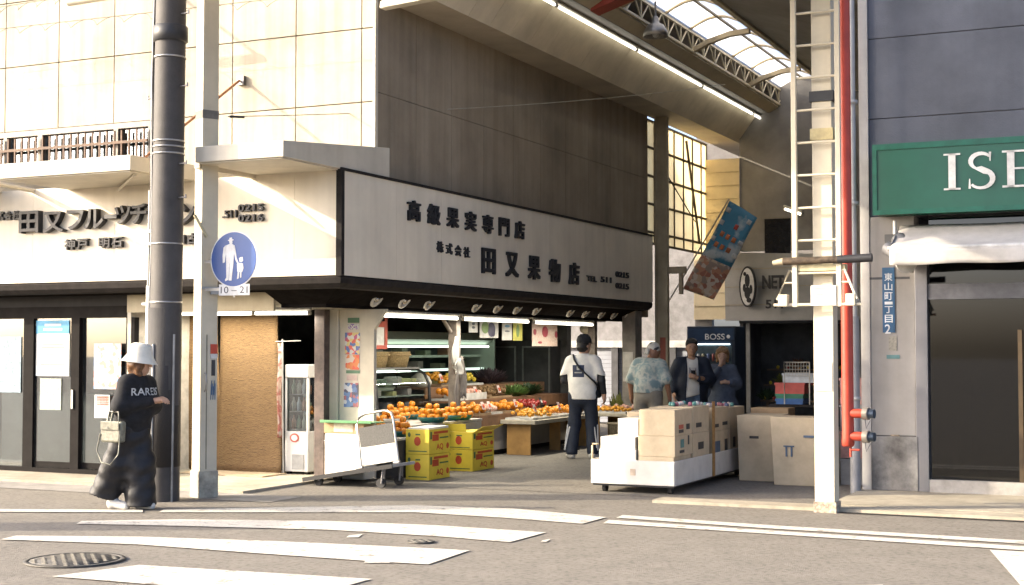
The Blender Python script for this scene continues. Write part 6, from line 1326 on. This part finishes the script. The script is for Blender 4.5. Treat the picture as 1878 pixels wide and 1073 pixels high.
sw = sdf_mesh('sweatshirt', [((-.02, .10, 1.245), (.02, .10, 1.245), .07, .07)] + limb(((-.10, .09, 1.20), .095), ((.10, .09, 1.20), .095)) + limb(((0, .08, 1.14), .145, (1.15, .95)), ((0, .06, .95), .165, (1.15, 1)), ((0, .04, .80), .155, (1.15, 1)))
     + limb(((.15, .09, 1.2), .085), ((.215, .08, .99), .082), ((.03, .26, 1.035), .048)) + limb(((-.15, .09, 1.2), .085), ((-.205, .11, .99), .085), ((-.05, .26, 1.045), .05)), blkc, .010, .05, [lambda x, y, z: .72 - z], .006, 16, 1.0)
part('sweatshirt', sw, None, w1)
tr = sdf_mesh('trousers', limb(((0, .03, .84), .14, (1.15, 1)), ((0, .02, .72), .15, (1.15, 1))) + limb(((.07, .01, .74), .12), ((.08, -.08, .44), .125), ((.08, -.23, .15), .145)) + limb(((-.06, .04, .74), .12), ((-.05, .09, .44), .13), ((-.06, .10, .04), .15)), blkn, .010, .09, [lambda x, y, z: (.04 + .35 * np.clip(-y, 0, 1)) - z + .012 * np.sin(28 * x + 20 * y)], .006, 24, 2.0)
part('trousers', tr, None, w1)
part('sneaker', sdf_mesh('sneaker', shoe((.07, -.14, .055), (.06, .02, .032), .05), wsh, .008, .03, [floor_cut]), None, w1); part('sneaker', sdf_mesh('sneaker', shoe((-.07, .08, .05), (-.075, .22, .032), .05), wsh, .008, .03, [floor_cut]), None, w1)
part('hair', sdf_mesh('hair', [(g(0, -.03, .04), g(0, -.02, .0), .098, .096), (g(-.06, -.03, .0), g(-.06, .0, -.10), .05, .03), (g(.06, -.03, .0), g(.065, .0, -.10), .05, .03), (g(0, -.06, -.02), g(0, -.06, -.11), .07, .05)], hair_br, .009, .03, (), .006, 40, .5), None, w1)
hatm = mat('cream bucket hat', (.64, .60, .50), .85, .08, 14, .2, 60)
hg = MB().lathe([(.001, .155), (.06, .152), (.092, .138), (.102, .10), (.108, .055), (.128, .02), (.165, -.035), (.168, -.038), (.155, -.035), (.10, .04)], (0, 0, 0), 28, .95, 1.05)
hg.xf(Matrix.Translation(g(0, -.008, .035)) @ Matrix.Rotation(R(38), 4, 'Z') @ Matrix.Rotation(R(-8), 4, 'X')); part('bucket_hat', hg, hatm, w1)
tx = project(text(MB(), 'RAREIS', (.17, .3, 1.10), (-1, 0, 0), (0, 0, 1), .34, .072, .014, .0), sw, 1, 1, .005)
part('lettering', tx, mat('shirt print white', (.60, .59, .56), .7), w1, kind='stuff')
bagm = mat('grey green leather', (.19, .185, .14), .4, .25, 30, .2, 60)
bg_ = part('handbag', MB().hexa([(.25, -.05, .66), (.34, -.05, .66), (.34, .19, .66), (.25, .19, .66), (.26, -.06, .86), (.33, -.06, .86), (.33, .21, .86), (.26, .21, .86)]), bagm, w1, bevel=.02)
part('flap', MB().box(.341, .35, -.04, .19, .78, .86), bagm, bg_, bevel=.004); part('handle', MB().tube([(.30, .0, .86), (.29, .02, .95), (.29, .13, .95), (.30, .15, .86)], .009, 6), bagm, bg_)
part('strap', MB().tube([(.29, .04, .86), (.27, .06, 1.02), (.235, .08, 1.14)], .011, 6), bagm, bg_); part('strap', MB().tube([(.34, -.05, .74), (.33, -.10, .58), (.33, -.04, .47), (.34, .08, .45), (.33, .17, .55), (.33, .19, .70)], .007, 6), bagm, bg_)
part('ring', MB().lathe([(.012, -.003), (.016, 0), (.012, .003)], (.355, .06, .80), 10), steel, bg_)
# ---- man in the white shirt seen from behind
m1 = person('man in white t-shirt, dark cap and navy track trousers seen from behind', .50, 5.62, 74)
H, g = head_prims((.02, .02, 1.60), (.62, .8, -.1), (0, .05, 1))
body = H + limb(((0, -.01, 1.44), .056), ((.01, .01, 1.55), .056)) + limb(((0, 0, 1.32), .12, (1.35, .85)), ((0, 0, .95), .125, (1.25, .9)))
RWr = (.30, .02, .90); LWr = (-.20, .26, 1.02)
body += limb(((.20, 0, 1.36), .055), ((.275, -.03, 1.12), .045), (RWr, .030)) + limb(((-.20, 0, 1.36), .055), ((-.275, .03, 1.12), .045), (LWr, .030)) + hand_prims(RWr, (.05, .1, -1), (1, -.1, 0), (0, 1, 0), .7) + hand_prims(LWr, (.3, 1, -.2), (-.2, 0, 1), (1, 0, 0), .8)
LK = [((-.10, 0, .92), (-.13, .03, .50), (-.16, -.02, .10)), ((.10, 0, .92), (.12, .05, .50), (.14, .0, .10))]
for a, b, c in LK: body += limb((a, .085), (b, .058), (c, .04))
b_ = part('body', sdf_mesh('body', body, skin, .009, .03), None, m1); face_parts(b_, g, hair_b)
tee = mat('white cotton', (.72, .69, .63), .85, .08, 10, .15, 60)
def tshirt(name, m, hem, wr=.005, sl=.24, w=1.0, seed=0.0, lean=0.0, kk=.05):
    return sdf_mesh(name, limb(((-.14 * w, -.01 + lean, 1.385), .075), ((0, -.015 + lean, 1.405), .075), ((.14 * w, -.01 + lean, 1.385), .075)) + limb(((0, lean * .9, 1.28), .150, (1.35 * w, .92)), ((0, lean * .5, 1.1), .150, (1.32 * w, .95)), ((0, 0, .92), .152, (1.32 * w, .98)), ((0, 0, .80), .155, (1.32 * w, 1)))
        + limb(((.19 * w, lean, 1.36), .078), ((.27 * w, -.02 + lean, 1.36 - sl), .074)) + limb(((-.19 * w, lean, 1.36), .078), ((-.27 * w, .02 + lean, 1.36 - sl), .074)), m, .011, kk, [lambda x, y, z: hem - z, lambda x, y, z: np.where(np.abs(x) > .225 * w, (1.36 - sl + .02) - z - .25 * np.clip(np.abs(x) - .27 * w, -.05, .2), -1.0)], wr, 13, seed)
t1me = tshirt('t_shirt', tee, .835, .006, .20, .97, .3); part('t_shirt', t1me, None, m1)
slv = mat('black sleeve', (.016, .016, .018), .8, .2, 20)
part('sleeve', sdf_mesh('sleeve', limb(((.265, -.02, 1.2), .058), ((.278, -.03, 1.10), .052), ((.298, .015, .93), .040)), slv, .010, .02), None, m1); part('sleeve', sdf_mesh('sleeve', limb(((-.265, .02, 1.2), .058), ((-.278, .03, 1.10), .052), ((-.215, .22, 1.03), .040)), slv, .010, .02), None, m1)
nav = mat('navy track cloth', (.016, .022, .038), .7, .2, 12)
def trousers(name, m, LK, waist=.96, r0=.098, r1=.085, r2=.085, hem=.06, wr=.006, seed=1.0, hipw=1.2):
    P = limb(((0, -.01, waist), .125, (hipw, .95)), ((0, -.01, .86), .13, (hipw, .98)))
    for a, b, c in LK: P += limb((a, r0 + .012), (b, r1), (c, r2))
    return sdf_mesh(name, P, m, .011, .04, [lambda x, y, z: hem - z], wr, 12, seed)
part('trousers', trousers('trousers', nav, LK, seed=2.2), None, m1)
wst = mat('white stripe', (.55, .55, .55), .7)
for s, (a, b, c) in zip((-1, 1), LK):
    b = V_(*b); c = V_(*c)
    for off in (-.018, .018): part('stripe', MB().tube([tuple(b + V_(s * .086, -.02 + off, -.02)), tuple((b + c) / 2 + V_(s * .090, -.035 + off, 0)), tuple(c + V_(s * .088, -.03 + off, .02))], .008, 5), wst, m1)
    part('stripe', MB().tube([tuple(b + V_(s * .05, -.072, -.05)), tuple((b + c) / 2 + V_(s * .07, -.066, -.02)), tuple(c + V_(s * .075, -.06, .06))], .011, 5), wst, m1)
part('sneaker', sdf_mesh('sneaker', shoe((-.16, -.03, .055), (-.24, .12, .035), .052), wsh, .009, .03, [floor_cut]), None, m1); part('sneaker', sdf_mesh('sneaker', shoe((.14, -.02, .055), (.25, .10, .035), .052), wsh, .009, .03, [floor_cut]), None, m1)
part('hair', sdf_mesh('hair', [(g(0, -.03, .03), g(0, -.035, -.03), .093, .085)], hair_b, .009, .03, (), .003, 60), None, m1)
capm = mat('black cap', (.018, .018, .02), .8, .2, 20)
cpm = MB().lathe([(.001, .125), (.05, .118), (.085, .09), (.102, .045), (.106, .0), (.10, -.005), (.09, .04)], (0, 0, 0), 24, .97, 1.05)
bil = MB().grid(lambda s, t: ((s - .5) * .17 * (1 - .25 * t), .09 + .09 * t - .05 * (2 * s - 1) ** 2, .004 - .02 * t), 8, 4)
hx = Matrix(((.8, .62, 0, 0), (-.62, .8, 0, 0), (0, 0, 1, 0), (0, 0, 0, 1)))
part('cap', cpm.xf(Matrix.Translation(g(0, -.012, .035)) @ hx), capm, m1); part('cap_peak', bil.xf(Matrix.Translation(g(0, -.012, .04)) @ hx), capm, m1)
part('back_print', project(MB().grid(lambda s, t: (-.12 + .17 * s, -.2, 1.15 + .17 * t), 8, 8), t1me, 1, -1, .003), mat('navy print square', (.028, .04, .085), .7), m1)
part('back_print_mark', project(MB().grid(lambda s, t: (-.09 + .11 * s, -.2, 1.205 + .018 * t), 6, 2).grid(lambda s, t: (-.055 + .04 * s, -.2, 1.25 + .05 * t), 3, 3), t1me, 1, -1, .006), mat('pale print', (.4, .4, .38), .7), m1)
part('sling_strap', MB().tube([(-.13, -.04, 1.465), (-.10, -.115, 1.40), (-.02, -.168, 1.29), (.10, -.168, 1.18), (.19, -.12, 1.09), (.225, -.03, 1.02), (.21, .08, .98)], .014, 6), capm, m1); part('sling_bag', sdf_mesh('sling_bag', [((.20, .10, .90), (.22, .10, 1.05), .05, .06)], capm, .012, .02), None, m1)
# ---- man in bandana
du_, dv_ = toL(Pz := ray(1188, 640)[0] / ray(1188, 640)[1] * 21.0, 21.0)
m2 = person('man in pale tie-dye shirt and white bandana, back turned, by the fruit tables', du_, dv_, 62)
H, g = head_prims((.03, .16, 1.50), (.75, .7, -.45), (0, .35, 1))
body = H + limb(((0, .05, 1.36), .055), ((.02, .12, 1.45), .055)) + limb(((0, .05, 1.28), .12, (1.35, .85)), ((0, 0, .92), .125, (1.25, .9)))
RWr = (.30, .10, .86); LWr = (-.30, .08, .86)
body += limb(((.20, .06, 1.30), .055), ((.285, .02, 1.07), .045), (RWr, .032)) + limb(((-.20, .06, 1.30), .055), ((-.29, .02, 1.07), .045), (LWr, .032)) + hand_prims(RWr, (.05, .15, -1), (1, 0, 0), (0, 1, 0), .6) + hand_prims(LWr, (-.05, .15, -1), (-1, 0, 0), (0, 1, 0), .6)
LK2 = [((-.10, 0, .90), (-.13, .03, .48), (-.14, 0, .08)), ((.10, 0, .90), (.13, .03, .48), (.15, 0, .08))]
for a, b, c in LK2: body += limb((a, .085), (b, .058), (c, .04))
b_ = part('body', sdf_mesh('body', body, mat('tanned skin', (.36, .18, .105), .5, .08, 30), .009, .03), None, m2); face_parts(b_, g, hair_b)
td_ = patch('tie dye cloth', [(.16, .24, .25), (.45, .47, .42), (.24, .32, .32), (.5, .5, .44), (.20, .28, .29)], 5.5, .85, kind='noise')
part('t_shirt', sdf_mesh('t_shirt', limb(((-.14, .055, 1.33), .08), ((.14, .055, 1.33), .08)) + limb(((0, .05, 1.24), .155, (1.35, .92)), ((0, .01, 1.0), .158, (1.3, .95)), ((0, -.01, .86), .155, (1.28, 1)))
   + limb(((.19, .06, 1.31), .09), ((.275, .03, 1.10), .088)) + limb(((-.19, .06, 1.31), .09), ((-.28, .03, 1.10), .088)), td_, .011, .05, [lambda x, y, z: .90 - z], .007, 13, 4.0), None, m2)
part('trousers', trousers('trousers', mat('khaki cloth', (.30, .265, .21), .85, .12, 12), LK2, .93, .105, .095, .09, .05, .008, 5.0), None, m2)
for s in (-1, 1): part('shoe', sdf_mesh('shoe', shoe((s * .145, -.02, .055), (s * .16, .16, .035), .05), mat('dark shoe', (.05, .045, .04), .6), .01, .03, [floor_cut]), None, m2)
part('bandana', sdf_mesh('bandana', [(g(0, -.02, .05), g(0, -.01, .045), .098, .095), (g(.0, -.10, .0), g(.03, -.13, -.09), .03, .02), (g(.02, -.10, -.01), g(.07, -.11, -.10), .022, .016)], patch('bandana cloth', [(.58, .55, .48), (.58, .55, .48), (.60, .57, .5), (.05, .05, .05)], 16), .009, .03, (), .003, 50), None, m2)
# ---- man in the dark jacket facing the street
du_, dv_ = toL(ray(1268, 640)[0] / ray(1268, 640)[1] * 22.0, 22.0)
m3 = person('man in open navy jacket, white t-shirt and jeans facing the street', du_, dv_, -88)
H, g = head_prims((0, .03, 1.56), (.08, 1, -.1), (0, .05, 1))
body = H + limb(((0, -.01, 1.40), .055), ((0, .01, 1.51), .055)) + limb(((0, 0, 1.30), .12, (1.35, .85)), ((0, 0, .93), .122, (1.25, .9)))
RWr = (-.045, .25, 1.10); LWr = (.28, .05, .88)
body += limb(((.20, 0, 1.33), .055), ((.27, -.04, 1.08), .045), (LWr, .030)) + limb(((-.20, 0, 1.33), .055), ((-.27, .03, 1.08), .045), (RWr, .030)) + hand_prims(LWr, (.02, .15, -1), (1, 0, 0), (0, 1, 0), .7) + hand_prims(RWr, (.7, .2, .25), (0, 1, -.1), (0, 0, 1), .9)
LK3 = [((-.10, 0, .90), (-.11, .03, .48), (-.12, 0, .08)), ((.10, 0, .90), (.11, .05, .48), (.13, .02, .08))]
for a, b, c in LK3: body += limb((a, .085), (b, .058), (c, .04))
b_ = part('body', sdf_mesh('body', body, skin, .009, .03), None, m3); face_parts(b_, g, hair_b)
part('t_shirt', sdf_mesh('t_shirt', limb(((-.10, -.0, 1.335), .075), ((.10, -.0, 1.335), .075)) + limb(((0, 0, 1.26), .14, (1.25, .92)), ((0, 0, 1.0), .145, (1.2, .98)), ((0, 0, .80), .155, (1.2, 1))), tee, .011, .05, [lambda x, y, z: .82 - .25 * x - z], .007, 13, 2.4), None, m3)
part('chest_print', MB().grid(lambda s, t: (-.05 + .11 * s, .146 + .008 * math.sin(3 * s), 1.08 + .18 * t), 4, 4), patch('dark shirt print', [(.10, .10, .11), (.5, .48, .45), (.2, .19, .2), (.5, .48, .45)], 22), m3)
jk = mat('navy jacket', (.012, .018, .036), .7, .2, 10)
part('jacket', sdf_mesh('jacket', limb(((-.15, -.015, 1.34), .088), ((.15, -.015, 1.34), .088)) + limb(((0, -.015, 1.25), .165, (1.4, .98)), ((0, -.02, 1.0), .175, (1.4, 1)), ((0, -.02, .78), .18, (1.42, 1))) + limb(((.20, 0, 1.33), .09), ((.28, -.04, 1.08), .085), ((.285, .04, .90), .06)) + limb(((-.20, 0, 1.33), .09), ((-.285, .03, 1.08), .085), ((-.09, .235, 1.085), .055)), jk, .011, .045, [lambda x, y, z: .70 - z, lambda x, y, z: np.where(y > .02, (.085 + .05 * np.clip(1.25 - z, 0, 1) - np.abs(x)), -1) * (np.where((z > 1.0) & (z < 1.17) & (x < 0) & (y > .17), -1, 1))], .007, 13, 3.3), None, m3)
part('jeans', trousers('jeans', mat('blue denim', (.13, .19, .27), .85, .2, 14), LK3, .92, .095, .08, .075, .05, .006, 7.0), None, m3)
for s in (-1, 1): part('shoe', sdf_mesh('shoe', shoe((s * .125, .0, .055), (s * .14, .17, .035), .05), MATS['dark shoe'], .01, .03, [floor_cut]), None, m3)
part('hair', sdf_mesh('hair', [(g(0, -.03, .06), g(0, -.035, -.02), .096, .085), (g(-.05, .03, .095), g(.05, .03, .095), .035, .035)], hair_b, .009, .03, (), .004, 60), None, m3)
part('phone', MB().box(-.02, .05, .262, .272, 1.09, 1.22), capm, m3, bevel=.004)
# ---- woman in grey blue
du_, dv_ = toL(ray(1325, 640)[0] / ray(1325, 640)[1] * 22.5, 22.5)
w2 = person('woman in grey blue dress with light brown hair, hand raised to her mouth', du_, dv_, -100)
H, g = head_prims((0, .03, 1.44), (.1, 1, -.15), (0, .06, 1))
body = H + limb(((0, -.01, 1.29), .045), ((0, .01, 1.39), .045)) + limb(((0, 0, 1.2), .10, (1.3, .85)), ((0, 0, .86), .11, (1.2, .9)))
RWr = (.02, .16, 1.30); LWr = (-.10, .19, 1.02)
body += limb(((.16, 0, 1.23), .042), ((.21, .06, 1.02), .037), (RWr, .025)) + limb(((-.16, 0, 1.23), .042), ((-.22, .03, 1.0), .037), (LWr, .025)) + hand_prims(RWr, (-.1, .0, 1), (0, 1, 0), (-1, 0, 0), .9, .9) + hand_prims(LWr, (.8, .3, .1), (0, .6, .6), (0, 0, 1), .6, .9)
LK4 = [((-.08, 0, .82), (-.09, .02, .44), (-.09, 0, .07)), ((.08, 0, .82), (.09, .02, .44), (.10, 0, .07))]
for a, b, c in LK4: body += limb((a, .075), (b, .05), (c, .035))
b_ = part('body', sdf_mesh('body', body, mat('fair skin', (.50, .31, .22), .5, .08, 30), .009, .03), None, w2); face_parts(b_, g, hair_br)
dr = mat('grey blue cloth', (.10, .12, .165), .85, .15, 14, .15, 70)
part('dress', sdf_mesh('dress', limb(((-.11, 0, 1.235), .07), ((.11, 0, 1.235), .07)) + limb(((0, 0, 1.16), .135, (1.25, .9)), ((0, 0, .95), .15, (1.2, 1)), ((0, 0, .65), .19, (1.25, 1)), ((0, 0, .36), .23, (1.25, 1))) + limb(((.16, 0, 1.23), .075), ((.22, .06, 1.01), .075), ((.05, .15, 1.25), .045)) + limb(((-.16, 0, 1.23), .075), ((-.23, .03, .99), .075), ((-.13, .17, 1.015), .048)), dr, .011, .045, [lambda x, y, z: .34 - z], .008, 13, 5.5), None, w2)
for s in (-1, 1): part('shoe', sdf_mesh('shoe', shoe((s * .095, .0, .05), (s * .10, .15, .03), .045), MATS['dark shoe'], .01, .03, [floor_cut]), None, w2)
part('hair', sdf_mesh('hair', [(g(0, -.03, .055), g(0, -.035, -.02), .098, .09), (g(-.055, .045, .075), g(.055, .045, .075), .04, .04), (g(-.085, .0, .02), g(-.08, .01, -.09), .03, .022), (g(.085, .0, .02), g(.08, .01, -.09), .03, .022)], hair_bl, .009, .03, (), .004, 50), None, w2)
